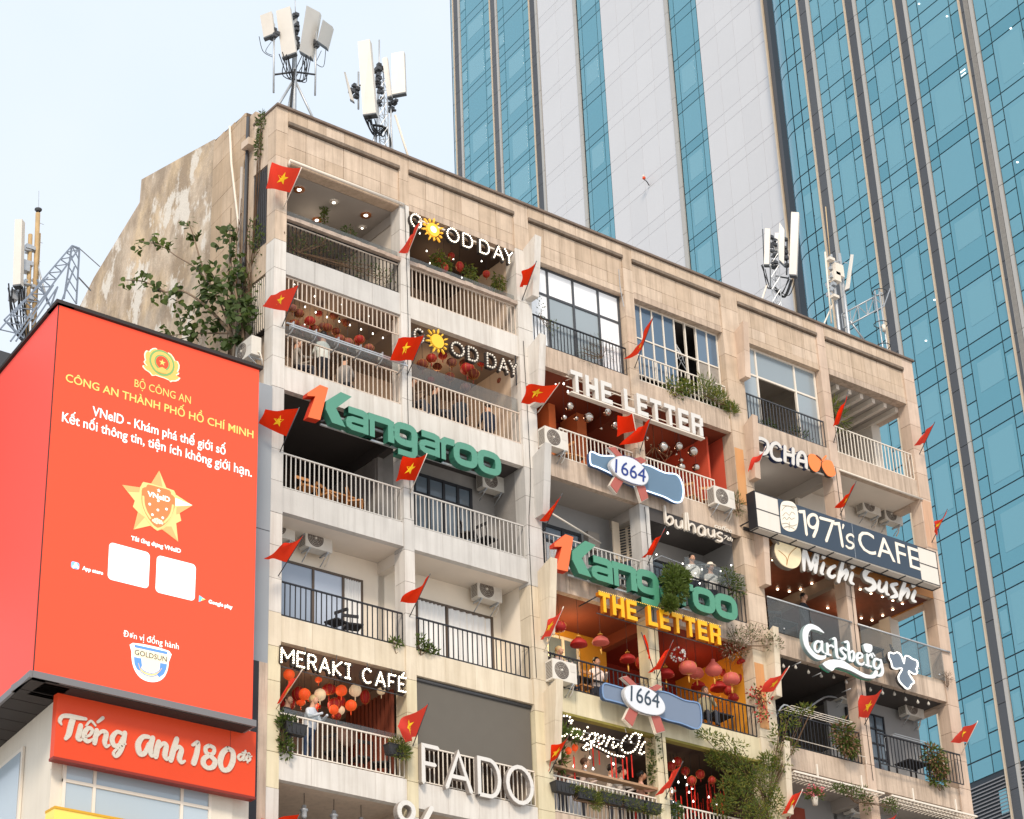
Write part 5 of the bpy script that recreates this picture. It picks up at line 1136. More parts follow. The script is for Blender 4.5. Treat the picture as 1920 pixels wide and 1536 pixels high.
for s_ in ([(17.085,28.749),(17.362,28.607),(17.361,28.394)], [(17.355,28.351),(17.512,28.730),(17.882,29.081)]): MB().ribbon(catmull(s_, 4), .02, YM - .008, YM - .002).build('disc_line', flat('disc_ink', (170, 120, 60)), g)
ms = [
 [[(18.197,29.076,1.1),(18.116,28.798,1.3),(18.070,28.381,0.8)], [(18.205,29.056,1),(18.333,28.596,1.2),(18.346,28.492,0.9)], [(18.343,28.470,0.9),(18.631,28.971,1.2),(18.694,29.030,1.2),(18.588,28.660,1.3),(18.529,28.431,1)]],
 [[(18.939,28.812,0.9),(18.795,28.498,1.1),(18.860,28.449,0.6)], [(18.939,29.006,1),(19.018,29.061,0.8)]],
 [[(19.414,28.845,0.8),(19.200,28.706,1),(19.088,28.506,1.2),(19.216,28.439,1),(19.368,28.532,0.6)]],
 [[(19.785,29.090,0.8),(19.639,28.751,1.3),(19.483,28.367,1.1)], [(19.560,28.515,0.8),(19.854,28.804,1),(19.899,28.729,1.1),(19.781,28.505,0.9)]],
 [[(20.132,28.786,1),(20.003,28.495,1.1),(20.135,28.441,0.6)], [(20.133,28.982,1),(20.246,29.054,0.8)]],
 [[(21.123,29.142,0.8),(20.888,29.096,1.2),(20.675,28.899,1.5),(20.709,28.755,1.5),(20.972,28.733,1.7),(21.033,28.574,1.5),(20.808,28.411,1.2),(20.638,28.413,0.7)]],
 [[(21.300,28.814,0.9),(21.212,28.552,1.2),(21.366,28.516,1),(21.543,28.720,0.9),(21.603,28.844,0.9)], [(21.584,28.796,0.9),(21.524,28.497,1.1),(21.632,28.458,0.6)]],
 [[(22.066,28.914,0.8),(21.815,28.800,1.1),(21.907,28.656,1.3),(21.971,28.518,1.2),(21.719,28.392,0.7)]],
 [[(22.487,29.158,0.8),(22.274,28.767,1.3),(22.111,28.421,1.1)], [(22.190,28.549,0.8),(22.472,28.837,1),(22.536,28.764,1.1),(22.444,28.566,0.9)]],
 [[(22.846,28.861,1),(22.675,28.556,1.1),(22.815,28.515,0.6)], [(22.774,29.021,1),(22.884,29.078,0.8)]]]
for st_ in ms:
    f_ = MB(); k_ = MB()
    for j, s_ in enumerate(st_): q = catmull(s_, 4) if len(s_) > 2 else s_; f_.ribbon(q, .118, YM - .003 * j, YM + .02); k_.ribbon(q, .128, YM + .021 + .001 * j, YM + .12)
    o = f_.build('letter', WL, g); k_.build('letter_return', WR, o)
r0, r1 = (18.201,-0.300,29.123), (23.028,-0.300,28.662)
for dz in (0, .25): MB().tube([(r0[0], -.28, B[1] + .12 + dz), (r1[0], -.28, B[1] + .12 + dz)], .012, 5).build('mounting_rail', METD, g)
# Carlsberg lettering
g = thing('beer_sign', 'white backlit script lettering with swash and green rim on the glass balcony', 'sign')
YK = -.5; WG = mat('glowing_white_letter', (.74, .76, .78), .35, emit=(.92, .98, 1), es=.10); GR = mat('mint_return', (.26, .36, .37), .4, spec=.6); GRN = mat('green_rim', (.02, .32, .16), .4)
cs = [
 [[(18.529,26.485,0.3),(18.305,26.558,1.4),(18.015,26.558,1.9),(17.820,26.401,2.3),(17.744,26.161,2.4),(17.781,25.903,2.2),(17.957,25.721,2),(18.178,25.648,1.7),(18.417,25.701,1.2),(18.499,25.764,0.6)]],
 [[(18.394,26.152,1),(18.219,26.146,1.1),(18.096,25.996,1.3),(18.104,25.842,1.3),(18.234,25.838,1),(18.356,25.988,1)], [(18.412,26.179,1.3),(18.377,25.926,1.4),(18.439,25.851,0.8)]],
 [[(18.629,26.161,1.4),(18.601,25.864,1.4)], [(18.629,26.060,0.7),(18.758,26.145,0.9),(18.857,26.123,1.2)], [(18.509,25.833,0.9),(18.713,25.834,0.9)]],
 [[(18.879,26.374,0.9),(18.984,26.387,1.5),(18.975,26.127,1.6),(18.980,25.859,1.6),(19.049,25.830,0.9)]],
 [[(19.390,26.141,1.1),(19.263,26.180,1.1),(19.161,26.090,1.4),(19.237,26.006,1.5),(19.330,25.937,1.4),(19.225,25.824,1.2),(19.078,25.825,0.7)]],
 [[(19.367,26.384,0.9),(19.504,26.403,1.5),(19.496,26.154,1.6),(19.496,25.862,1.6)], [(19.528,26.071,0.7),(19.662,26.168,1),(19.705,26.065,1.3),(19.631,25.869,1.2),(19.508,25.842,0.8)]],
 [[(19.857,25.986,0.9),(20.034,26.071,1),(20.033,26.161,1.1),(19.898,26.153,1.2),(19.814,25.999,1.5),(19.836,25.847,1.4),(19.996,25.826,1.1),(20.100,25.916,0.6)]],
 [[(20.278,26.192,1.4),(20.254,25.849,1.5)], [(20.298,26.129,0.7),(20.422,26.247,0.9),(20.470,26.167,1.2)], [(20.149,25.848,0.9),(20.389,25.844,0.9)], [(20.504,26.288,0.7),(20.583,26.215,0.7)]],
 [[(20.753,26.139,1.1),(20.599,26.128,1.2),(20.518,25.997,1.4),(20.525,25.851,1.4),(20.676,25.850,1.1),(20.789,25.988,1)], [(20.831,26.156,1),(20.848,25.978,1.5),(20.849,25.798,1.5),(20.751,25.664,1.4),(20.591,25.607,0.8)]]]
for st_ in cs:
    f_ = MB(); k_ = MB()
    for j, s_ in enumerate(st_): q = catmull(s_, 5); f_.ribbon(q, .085 if st_ is cs[0] else .062, YK - .003 * j, YK + .02); k_.ribbon(q, .095 if st_ is cs[0] else .075, YK + .021 + .001 * j, YK + .13)
    o = f_.build('letter', WG, g); k_.build('letter_return', GR, o)
sw = [(18.327,25.471),(18.646,25.674),(19.009,25.754),(19.245,25.762),(19.499,25.683),(19.812,25.595),(20.102,25.546),(20.315,25.570),(20.429,25.628),(20.526,25.761),(20.628,25.738),(20.576,25.603),(20.454,25.498),(20.266,25.452),(20.024,25.428),(19.734,25.478),(19.475,25.522),(19.211,25.531),(18.975,25.524),(18.819,25.457),(18.685,25.339)]
MB().prism(catmull(sw, 2, True), YK, YK + .02).build('swash', WG, g); MB().prism(catmull(sw, 2, True), YK + .021, YK + .13).build('letter_return', GR, g)
MB().prism(catmull([(p[0] - .015, p[1] - .02) for p in sw], 2, True), YK + .132, YK + .15).build('rim_strip', GRN, g)
cw = [(20.158,26.483),(20.258,26.540),(20.381,26.556),(20.514,26.540),(20.511,26.426),(20.432,26.306),(20.305,26.266),(20.203,26.289),(20.171,26.372)]
o = MB().prism(catmull(cw, 3, True), YK, YK + .02).build('crown', WG, g); MB().prism(catmull(cw, 3, True), YK + .021, YK + .1).build('letter_return', GR, o)
for px in (1503, 1550, 1620): q = (17.520,-0.400,25.414); MB().tube([(q[0] + (px - 1500) / 60, -.38, q[2] - (px - 1500) / 300), (q[0] + (px - 1500) / 60, -.02, q[2] - (px - 1500) / 300)], .015, 5).build('bracket', METG, g)
g = thing('leaf_sign', 'navy three-lobed leaf sign with a white neon outline', 'sign')
lf = [(21.182,26.439),(21.279,26.472),(21.400,26.465),(21.536,26.541),(21.684,26.505),(21.756,26.383),(21.796,26.254),(21.836,26.401),(21.900,26.507),(22.057,26.519),(22.204,26.471),(22.388,26.453),(22.391,26.293),(22.310,26.183),(22.342,26.099),(22.246,25.998),(22.092,25.999),(21.975,26.042),(21.959,25.947),(22.087,25.792),(22.135,25.711),(21.994,25.613),(21.912,25.494),(21.780,25.443),(21.665,25.487),(21.500,25.599),(21.465,25.750),(21.584,25.912),(21.663,26.020),(21.640,26.060),(21.413,25.988),(21.262,26.001),(21.230,26.176),(21.158,26.297)]
LP = catmull(lf, 2, True)
MB().prism(LP, YK, YK + .10).build('leaf_return', LETK, g); lc = Vector((sum(p[0] for p in LP) / len(LP), sum(p[1] for p in LP) / len(LP)))
MB().prism([tuple(lc + (Vector(p) - lc) * .97) for p in LP], YK - .008, YK - .001).build('leaf_face', mat('leaf_navy', (.13, .17, .22), .4), g)
MB().ribbon([(p[0], p[1]) for p in LP], .032, YK - .04, YK - .01, True).build('neon_outline', mat('warm_white_neon', (.9, .9, .85), emit=(1, .98, .92), es=.8), g)
# script sign in bulbs
g = thing('cafe_sign', 'glowing bulb script sign over red ribbons and a mural, lowest flat', 'sign')
sg = [[(9.121,22.001),(9.016,21.970),(9.059,21.922),(9.118,21.953),(9.068,22.065),(8.977,22.094),(8.885,22.085),(8.791,22.047),(8.741,21.971),(8.747,21.888),(8.800,21.814),(8.853,21.740),(8.907,21.685),(8.925,21.614),(8.829,21.530),(8.667,21.488),(8.554,21.503)], [(9.351,21.802),(9.247,21.800),(9.154,21.781),(9.091,21.703),(9.062,21.604),(9.104,21.546),(9.221,21.579),(9.300,21.726),(9.283,21.647),(9.313,21.578),(9.405,21.568)],
      [(9.512,21.796),(9.472,21.713),(9.420,21.618),(9.473,21.553),(9.592,21.605)], [(9.625,21.922),(9.627,21.919)], [(9.955,21.799),(9.815,21.799),(9.705,21.731),(9.640,21.624),(9.705,21.552),(9.824,21.603),(9.891,21.730),(9.861,21.799),(9.864,21.668),(9.796,21.522),(9.750,21.532)], [(10.166,21.803),(10.057,21.762),(9.969,21.669),(9.961,21.555),(10.030,21.540),(10.129,21.625),(10.184,21.730),(10.115,21.755)], [(10.353,21.802),(10.297,21.677),(10.216,21.529)], [(10.257,21.612),(10.374,21.758),(10.481,21.779),(10.485,21.676),(10.431,21.580),(10.463,21.529),(10.599,21.613),(10.677,21.713)],
      [(11.088,21.803),(11.045,21.861),(11.100,21.949),(11.179,22.041),(11.279,22.089),(11.373,22.060),(11.389,21.967),(11.353,21.826),(11.271,21.695),(11.166,21.580),(11.016,21.498),(10.872,21.476),(10.770,21.532),(10.742,21.631),(10.787,21.754),(10.893,21.889),(11.008,21.988)], [(11.471,22.079),(11.389,21.967)], [(11.564,21.896),(11.471,21.791),(11.399,21.653),(11.357,21.579),(11.413,21.532),(11.553,21.626)],
      [(9.706,21.392),(9.596,21.315),(9.480,21.302),(9.461,21.364),(9.581,21.434),(9.746,21.475),(9.884,21.455),(10.045,21.420),(10.229,21.380),(10.414,21.341),(10.625,21.340),(10.863,21.361)]]
for s_ in sg:
    q = catmull(s_, 4) if len(s_) > 2 else s_; mb = MB().ribbon(q, .05, -.17, -.10); o = mb.build('script_stroke', CHAN, g); bm = MB()
    for p in resample([(v[0], v[1]) for v in q], .10): bm.sphere((p[0], -.20, p[1]), .023, 6, 4)
    bm.build('bulb', _mc['bright_bulb'], o, 'stuff')
MB().tube([(9.028,-0.080,21.808), (11.412,-0.080,21.840)], .012, 5).build('mounting_rail', METG, g); MB().tube([(11.000,-0.100,22.194), (11.028,-0.100,22.082)], .01, 5).build('hanger', METG, g)
# percent sign at the bottom
g = thing('shop_sign', 'white percent sign rising from the bottom edge under FADO', 'sign')
s_ = catmull([(3.794,18.845),(3.946,18.779),(3.987,18.621),(3.897,18.458),(3.744,18.395),(3.606,18.481),(3.574,18.640),(3.641,18.781)], 3, True)
f_ = MB().ribbon([(p[0], p[1]) for p in s_], .115, -.3, -.27, True); o = f_.build('ring', LETW, g); MB().ribbon([(p[0], p[1]) for p in s_], .12, -.269, -.12, True).build('letter_return', flat('grey_letter_return', (150, 142, 136)), o)
f_ = MB().ribbon([(4.519,18.832),(4.199,18.290)], .12, -.3, -.27); o = f_.build('slash', LETW, g); MB().ribbon([(4.519,18.832),(4.199,18.290)], .125, -.269, -.12).build('letter_return', flat('grey_letter_return', (150, 142, 136)), o)
# ================================================================== flags
FRED = mat('flag_red_cloth', (.72, .03, .010), .8, vary=.08, emit=(1, .05, .01), es=.05, spec=.1); FYEL = flat('flag_yellow', (250, 200, 20), .7)  # faint red glow added to the cloth colour to brighten it
def flag_mat_translucent(m):
    n = m.node_tree; b = n.nodes['Principled BSDF']; t = n.nodes.new('ShaderNodeBsdfTranslucent'); t.inputs[0].default_value = (.85, .07, .02, 1); x = n.nodes.new('ShaderNodeMixShader'); x.inputs[0].default_value = .35
    n.links.new(b.outputs[0], x.inputs[1]); n.links.new(t.outputs[0], x.inputs[2]); n.links.new(x.outputs[0], n.nodes['Material Output'].inputs[0])
flag_mat_translucent(FRED)
FL = [((0.245,-0.060,34.397),(0.265,-0.877,35.239),0.40,(-0.464,-0.658,35.226),(-0.609,-0.524,34.480),0,'red flag with yellow star at the top left corner of the facade, spread flat'),
((0.259,-0.060,30.837),(0.279,-0.803,31.715),0.36,(-0.471,-0.602,31.273),(-0.566,-0.463,30.950),0,'red star flag below the top left one, pointing left before the white grille'),
((4.167,-0.060,30.669),(4.187,-0.819,31.520),0.36,(3.442,-0.614,31.306),(3.295,-0.474,30.646),0,'squarish spread red flag beside the second sun sign'),
((4.173,-0.060,34.278),(4.193,-0.776,35.172),0.14,(3.934,-0.582,34.684),(3.771,-0.369,34.142),0,'narrow folded flag on the slim pillar before the lit sun sign'),
((8.178,-0.060,34.337),(8.198,-0.741,35.267),0.39,(7.781,-0.556,34.849),(7.766,-0.441,34.442),1,'folded flag on the broad white pier at the top, no star showing'),
((0.257,-0.060,27.266),(0.277,-0.866,28.126),0.35,(-0.573,-0.649,27.952),(-0.595,-0.494,27.571),0,'red star flag left of the upper orange numeral'),
((4.189,-0.060,27.204),(4.209,-0.794,28.027),0.33,(3.653,-0.596,27.850),(3.421,-0.448,27.195),0,'star flag hanging under the green letters of the left sign'),
((0.264,-0.060,23.922),(0.284,-1.131,24.605),0.33,(-0.084,-0.848,24.334),(-0.540,-0.632,23.990),1,'starless looking flag pointing left in front of an air conditioner'),
((4.120,-0.060,23.774),(4.140,-0.913,24.599),0.33,(3.752,-0.684,24.162),(3.516,-0.513,23.811),1,'thin triangular flag beside the curtained room on the slim pillar'),
((0.260,-0.060,20.550),(0.280,-1.113,21.167),0.21,(0.162,-0.835,21.018),(-0.043,-0.559,20.405),0,'long narrow flag crossing the left end of the bulb sign with lanterns'),
((4.157,-0.060,20.394),(4.177,-0.703,21.284),0.22,(3.275,-0.527,20.628),(3.692,-0.364,20.323),0,'star flag between the lantern cafe and the brown roller blind'),
((0.487,-0.060,17.137),(0.507,-0.718,17.866),0.34,(-0.421,-0.538,17.682),(-0.415,-0.410,17.264),0,'top edge of a flag cut off by the bottom edge at left'),
((8.556,-0.060,30.865),(8.576,-1.016,31.358),0.30,(7.586,-0.762,31.085),(7.556,-0.557,30.676),0,'red star flag at the left end of the white block letter sign'),
((12.276,-0.060,33.460),(12.296,-0.997,34.744),0.35,(11.701,-0.748,33.656),(11.540,-0.568,33.233),0,'slender flag hanging before the broken blue windows'),
((12.245,-0.060,30.716),(12.265,-0.591,31.578),0.32,(11.886,-0.443,31.240),(11.306,-0.337,30.527),1,'crumpled flag on the centre pillar among the mirror balls'),
((12.247,-0.060,30.645),(11.485,-0.700,31.448),0.58,(11.114,-0.525,31.329),(11.006,-0.479,30.676),1,'second bunched flag behind the first on the mirror ball pillar'),
((8.550,-0.060,27.261),(8.570,-0.906,28.039),0.28,(8.422,-0.679,27.782),(8.100,-0.489,27.286),0,'small flag with a folded star on the grey pier left of the shutters'),
((12.245,-0.060,27.229),(12.265,-0.848,28.058),0.25,(12.075,-0.636,27.658),(11.643,-0.445,27.153),1,'folded flag left of the lower-case coffee sign'),
((8.398,-0.060,23.789),(8.418,-0.895,24.736),0.35,(8.081,-0.671,24.349),(7.892,-0.512,23.862),0,'flag left of the red and pink lanterns, star half folded'),
((12.272,-0.060,23.868),(12.292,-0.801,24.718),0.25,(12.151,-0.600,24.379),(11.614,-0.421,23.788),0,'flag on the yellow pillar in the middle of the lantern balcony'),
((12.232,-0.060,24.028),(11.265,-0.700,24.742),0.29,(11.516,-0.525,24.815),(11.739,-0.385,24.224),1,'small bunched red flag on the yellow pillar behind the longer one'),
((16.361,-0.060,24.030),(16.381,-1.046,24.782),0.34,(15.876,-0.785,24.416),(15.643,-0.592,23.964),0,'flag on the orange pier right of the red lanterns'),
((8.403,-0.060,20.499),(8.423,-0.882,21.288),0.42,(8.071,-0.662,20.941),(7.900,-0.535,20.336),0,'orange-lit flag left under the bulb script sign'),
((12.279,-0.060,20.524),(12.299,-0.813,21.306),0.29,(12.000,-0.610,20.947),(11.553,-0.444,20.363),0,'flag on the yellow pillar beside the leafy vine'),
((16.826,-0.060,20.782),(16.846,-0.641,21.426),0.27,(16.564,-0.481,21.281),(16.232,-0.350,20.688),0,'flag at the bottom beside the hanging pink flowers'),
((20.469,-0.060,20.694),(20.489,-0.714,21.364),0.37,(20.042,-0.535,21.111),(19.792,-0.417,20.793),0,'flag tip at the very bottom under the white pergola'),
((20.283,-0.060,24.172),(20.303,-0.885,24.998),0.21,(19.671,-0.663,24.724),(19.590,-0.447,24.088),0,'broad star flag under the glowing script beer sign'),
((24.380,-0.060,24.053),(24.400,-0.831,24.855),0.37,(23.701,-0.624,24.529),(23.442,-0.485,24.132),0,'flag on the lowest part of the right corner against the glass tower'),
((24.336,-0.060,34.126),(24.356,-0.839,34.948),0.35,(23.919,-0.629,34.526),(23.625,-0.481,34.046),1,'flag on the upper right corner of the building'),
((20.363,-0.060,33.389),(20.383,-0.871,34.810),0.37,(20.312,-0.654,34.417),(19.924,-0.509,33.620),1,'slim flag on the pillar beside the spiky plant'),
((16.771,-0.060,31.275),(16.791,-0.597,31.981),0.21,(16.463,-0.448,31.573),(16.182,-0.310,31.092),1,'flag hanging before the white rounded letters'),
((20.272,-0.060,30.884),(20.292,-0.836,31.690),0.28,(19.959,-0.627,31.250),(19.721,-0.452,30.774),0,'flag above the navy light box sign, star folded'),
((24.352,-0.060,31.020),(24.372,-0.835,31.863),0.45,(24.046,-0.626,31.371),(23.941,-0.518,30.946),0,'narrow flag right of the navy light box')]
for idx, (b, tp, t, ft_, fb, nostar, lab) in enumerate(FL):
    b, tp, ft_, fb = map(Vector, (b, tp, ft_, fb)); e = thing('flag', lab, 'flag', tuple(b), 'red flags with a yellow star along the facade')
    o0 = b; M_ = b.lerp(tp, t)
    MB().tube([Vector((0, 0, 0)), (tp - o0) * 1.02], .014, 6).build('pole', METD if idx % 3 else METW, e)
    nx, ny = 14, 9; ph = rnd.random() * 6; amp = (.075 + .06 * rnd.random()) * min(1, (ft_ - tp).length / .8)
    nrm = (ft_ - tp).cross(M_ - tp).normalized()
    def surf(u, v):      # u along fly, v down
        top = tp.lerp(ft_, u); bot = M_.lerp(fb, u); p = top.lerp(bot, v)
        w = math.sin(u * 5.2 + v * 2.4 + ph) * amp * u ** .7 + math.sin(u * 11 + v * 5 + ph * 2) * amp * .35 * u
        return p + nrm * w + Vector((0, 0, -.05 * math.sin(math.pi * u) * (1 - v))) - o0
    vs = [surf(i / nx, j / ny) for j in range(ny + 1) for i in range(nx + 1)]
    fs = [(j * (nx + 1) + i, j * (nx + 1) + i + 1, (j + 1) * (nx + 1) + i + 1, (j + 1) * (nx + 1) + i) for j in range(ny) for i in range(nx)]
    c = MB().add(vs, fs, True).build('cloth', FRED, e)
    if not nostar:
        for sgn in (1, -1):
            sp = [(.5, .5)] + [(.5 + (.19 if k % 2 == 0 else .078) * math.sin(k * math.pi / 5), .5 - (.29 if k % 2 == 0 else .12) * math.cos(k * math.pi / 5)) for k in range(10)]
            sv = [surf(*q) + nrm * .004 * sgn for q in sp]
            MB().add(sv, [(0, 1 + k, 1 + (k + 1) % 10) for k in range(10)]).build('star', FYEL, c)

# ================================================================== air conditioners
ACW = mat('aged_white_casing', (.70, .66, .59), .5, grain=.2, gscale=3, streak=.25, streak_col=(.45, .38, .3)); ACD = flat('fan_brown_grey', (98, 88, 80), .6);  # brown-grey of the fan disc and side louvres
def make_ac():
    e = thing('air_conditioner', 'x', 'air conditioner', (0, 0, 0), 'outdoor air conditioner units')
    MB().box(-.40, .40, -.15, .15, 0, .56).build('casing', ACW, e)
    o = MB().lathe([(0, -.153), (.215, -.153), (.235, -.158), (.235, -.150)], (-.10, 0, .28), 22, 'y').build('fan_grille', ACD, e)
    q = MB()
    for r in (.06, .11, .16, .205): q.lathe([(r - .002, -.160), (r + .002, -.160), (r + .002, -.155)], (-.10, 0, .28), 22, 'y')
    for k in range(6): a = k * math.pi / 3; q.tube([(-.10, -.158, .28), (-.10 + .215 * math.cos(a), -.158, .28 + .215 * math.sin(a))], .002, 3)
    q.sphere((-.10, -.16, .28), .035, 8, 5); q.build('guard_ring', ACW, o)
    MB().box(.19, .36, -.156, -.151, .30, .50).build('badge_panel', flat('casing_panel', (206, 200, 190)), e)
    q = MB()
    for j in range(12): q.box(-.405, -.4005, -.12, .12, .06 + j * .038, .078 + j * .038)
    q.build('side_louvre', ACD, e, 'stuff')
    for x in (-.27, .27): MB().box(x - .02, x + .02, -.15, .22, -.045, -.005).tube([(x, -.13, -.04), (x, .21, -.28)], .014, 5).build('bracket', METG, e)
    MB().tube([(.38, .05, .12), (.47, .08, .05), (.46, .14, -.12), (.40, .2, -.25)], .022, 6).build('pipe', METW, e)
    return e
ac0 = make_ac(); used = [0]
def ac(loc, lab, rz=0, s=1):
    o = ac0 if not used[0] else dup(ac0)
    used[0] = 1; o.location = loc; o.rotation_euler = (0, 0, rz); o.scale = (s, s, s); o['label'] = lab; return o
def off(p, dx=0, dz=-.28): return (p[0] + dx, p[1], p[2] + dz)
ac(off((1.924,0.850,25.620)), 'air conditioner on the cream wall at the ceiling behind the pointing flag'); ac(off((0.946,0.900,25.692), -.1), 'air conditioner half hidden behind the far left pillar')
ac(off((7.321,0.900,25.567)), 'air conditioner right of the curtained window, high on the cream wall'); ac(off((7.670,1.000,28.918)), 'air conditioner beneath the last green letter of the left sign', 0, .95)
ac(off((8.926,-0.220,30.046)), 'air conditioner outside the white railing at the left of the mirror balls'); ac(off((15.137,-0.220,29.958)), 'air conditioner outside the white railing, right of the bottle sign')
ac(off((8.805,-0.220,23.233)), 'air conditioner on the black railing left of the red lanterns'); ac(off((16.454,1.200,29.083)), 'air conditioner on the grey wall under the coffee sign')
ac(off((23.146,1.300,32.479)), 'left one of two air conditioners above the navy light box'); ac(off((24.135,1.300,32.424)), 'right one of two air conditioners above the navy light box')
ac(off((20.956,1.200,25.694)), 'air conditioner in the dark balcony under the glowing script sign'); ac(off((23.612,1.000,25.670)), 'air conditioner above the barred black door')
ac(off((20.807,1.100,22.145)), 'air conditioner at the bottom behind the white pergola vine'); ac((-.30, .62, 29.98), 'air conditioner hung on the side wall beside the tree', R_(-90), .95)

# ================================================================== lanterns, balls, bulbs
def lm(key, c, es): return mat(key, c, .6, emit=c, es=es, grain=.2, gscale=10)
LRED = lm('lantern_red_silk', (.34, .012, .010), .06); LLIT = lm('lit_orange_lantern', (.72, .075, .015), .42); LCRM = lm('cream_paper_lantern', (.70, .52, .32), .35); LPNK = lm('faded_pink_lantern', (.50, .10, .075), .10); LWIC = mat('wicker_brown_red', (.22, .045, .025), .7, vary=.3, grain=.5, gscale=14)
GOLDT = flat('gold_tassel', (214, 160, 70), .6)
def lantern_proto(m, sz, kind):
    e = thing('lantern', 'x', 'lantern', (0, 0, 0))
    b = MB()
    if kind == 'round': b.sphere((0, 0, 0), 1, 14, 9, sz)
    elif kind == 'dome': b.lathe([(0, .72), (.35, .70), (.72, .52), (.92, .15), (.98, -.22), (.80, -.52), (.35, -.66), (0, -.68)], n=16)
    elif kind == 'bulbous': b.lathe([(0, 1.25), (.22, 1.22), (.25, .95), (.5, .70), (.92, .15), (.98, -.15), (.75, -.5), (.3, -.7), (0, -.72)], n=16)
    elif kind == 'shade': b.lathe([(0, .42), (.50, .40), (.85, .10), (.98, -.25), (.98, -.35), (.6, -.42), (0, -.43)], n=16)
    b.build('shade', m, e)
    q = MB(); q.tube([(0, 0, .7 * sz), (0, 0, 1.1)], .03, 4); q.lathe([(.3, 0), (.3, .08), (0, .08)], (0, 0, .92 * sz if kind == 'round' else .66), 10); q.build('cap', GOLDT, e)
    q = MB(); q.tube([(0, 0, -.7), (0, 0, -1.0)], .03, 4); q.tube([(0, 0, -1.0), (0, 0, -1.7)], .09, 5); q.build('tassel', GOLDT if kind != 'round' else m, e)
    if kind in ('round', 'dome'):
        q = MB()
        for k in range(8):
            a = k * math.pi / 4; q.tube([(1.01 * math.sin(t) * math.cos(a), 1.01 * math.sin(t) * math.sin(a), 1.01 * sz * math.cos(t)) if kind == 'round' else (1.0 * math.sin(t) * math.cos(a), 1.0 * math.sin(t) * math.sin(a), .70 * math.cos(t)) for t in [math.pi * i / 8 for i in range(9)]], .018, 3)
        q.build('rib', GOLDT if m is not LCRM else METW, e)
    return e
_lp = {}; lpuse = {}
def lantern(p, r, m, kind, lab, sz=1.0, grp=None, ceil=None):
    k = (m.name, kind, sz)
    if k not in _lp: _lp[k] = lantern_proto(m, sz, kind); o = _lp[k]
    else: o = dup(_lp[k])
    o.location = p; o.scale = (r, r, r); o['label'] = lab
    if grp: o['group'] = grp
    o.rotation_euler = (0, 0, rnd.random() * 3)
    if ceil:
        c = MB().tube([(0, 0, 1.05), (0, 0, max(1.06, (ceil - p[2]) / r))], .02 / max(r, .1) * .25, 4).build('cord', WIRE, o)
    return o
def near(pxs): return pxs
# lantern cafe (fifth storey from top)
g1 = 'lanterns over the bulb-sign cafe'; cz = B[3]
for (p, r, m, kd, sz, lab) in (
    ((1.023,0.600,21.783), .16, LLIT, 'round', 1, 'glowing orange lantern at the far left under the bulb letters'), ((1.343,1.200,21.300), .25, LRED, 'round', .9, 'large dark red lantern low at the left of the cafe'),
    ((1.560,1.000,21.525), .2, LRED, 'round', 1.1, 'dark red lantern behind the lit orange one'), ((1.598,0.800,21.468), .17, LLIT, 'round', 1, 'bright lit orange lantern, second lit from the left'),
    ((1.623,1.000,21.334), .13, LLIT, 'round', .8, 'small red lit lantern under the bright one'), ((2.175,1.400,21.688), .12, LRED, 'round', 1, 'small dark red lantern right of the bright one'),
    ((2.041,0.800,21.547), .17, LCRM, 'round', 1.05, 'cream paper lantern glowing warm, left of centre'), ((2.437,1.000,21.834), .21, LRED, 'round', .75, 'flat wide red lantern under the letter K'),
    ((2.661,0.800,21.787), .17, LLIT, 'round', .95, 'lit orange lantern in the middle under the letter I'), ((3.138,0.900,21.921), .18, LCRM, 'round', 1, 'greyish unlit paper lantern right of the centre'),
    ((3.508,1.000,21.864), .15, LRED, 'round', 1.45, 'tall red lantern at the right of the cafe'), ((3.849,0.800,22.024), .13, LCRM, 'round', .8, 'small cream lantern half behind the last bulb letters'),
    ((2.942,0.800,21.460), .17, LLIT, 'round', .95, 'lit orange lantern right of the clustered pair'), ((2.594,1.000,21.466), .2, LRED, 'round', 1, 'dark red lantern in the central cluster'),
    ((2.765,1.000,21.584), .15, LRED, 'round', 1.2, 'tilted red lantern on top of the central cluster'), ((2.511,0.900,21.293), .14, LLIT, 'round', 1, 'bright red lantern at the foot of the central cluster'),
    ((2.750,1.000,21.361), .15, LCRM, 'round', .9, 'cream lantern in the central cluster'), ((2.657,1.000,21.191), .14, LRED, 'round', .8, 'lowest red lantern of the central cluster'),
    ((2.312,1.300,21.464), .09, LRED, 'round', 1, 'tiny dark red lantern alone left of the cluster'), ((2.059,0.900,21.969), .1, LLIT, 'round', .8, 'small orange lantern high behind the letters')):
    lantern(p, r * .86, m, kd, lab, sz, g1, cz)
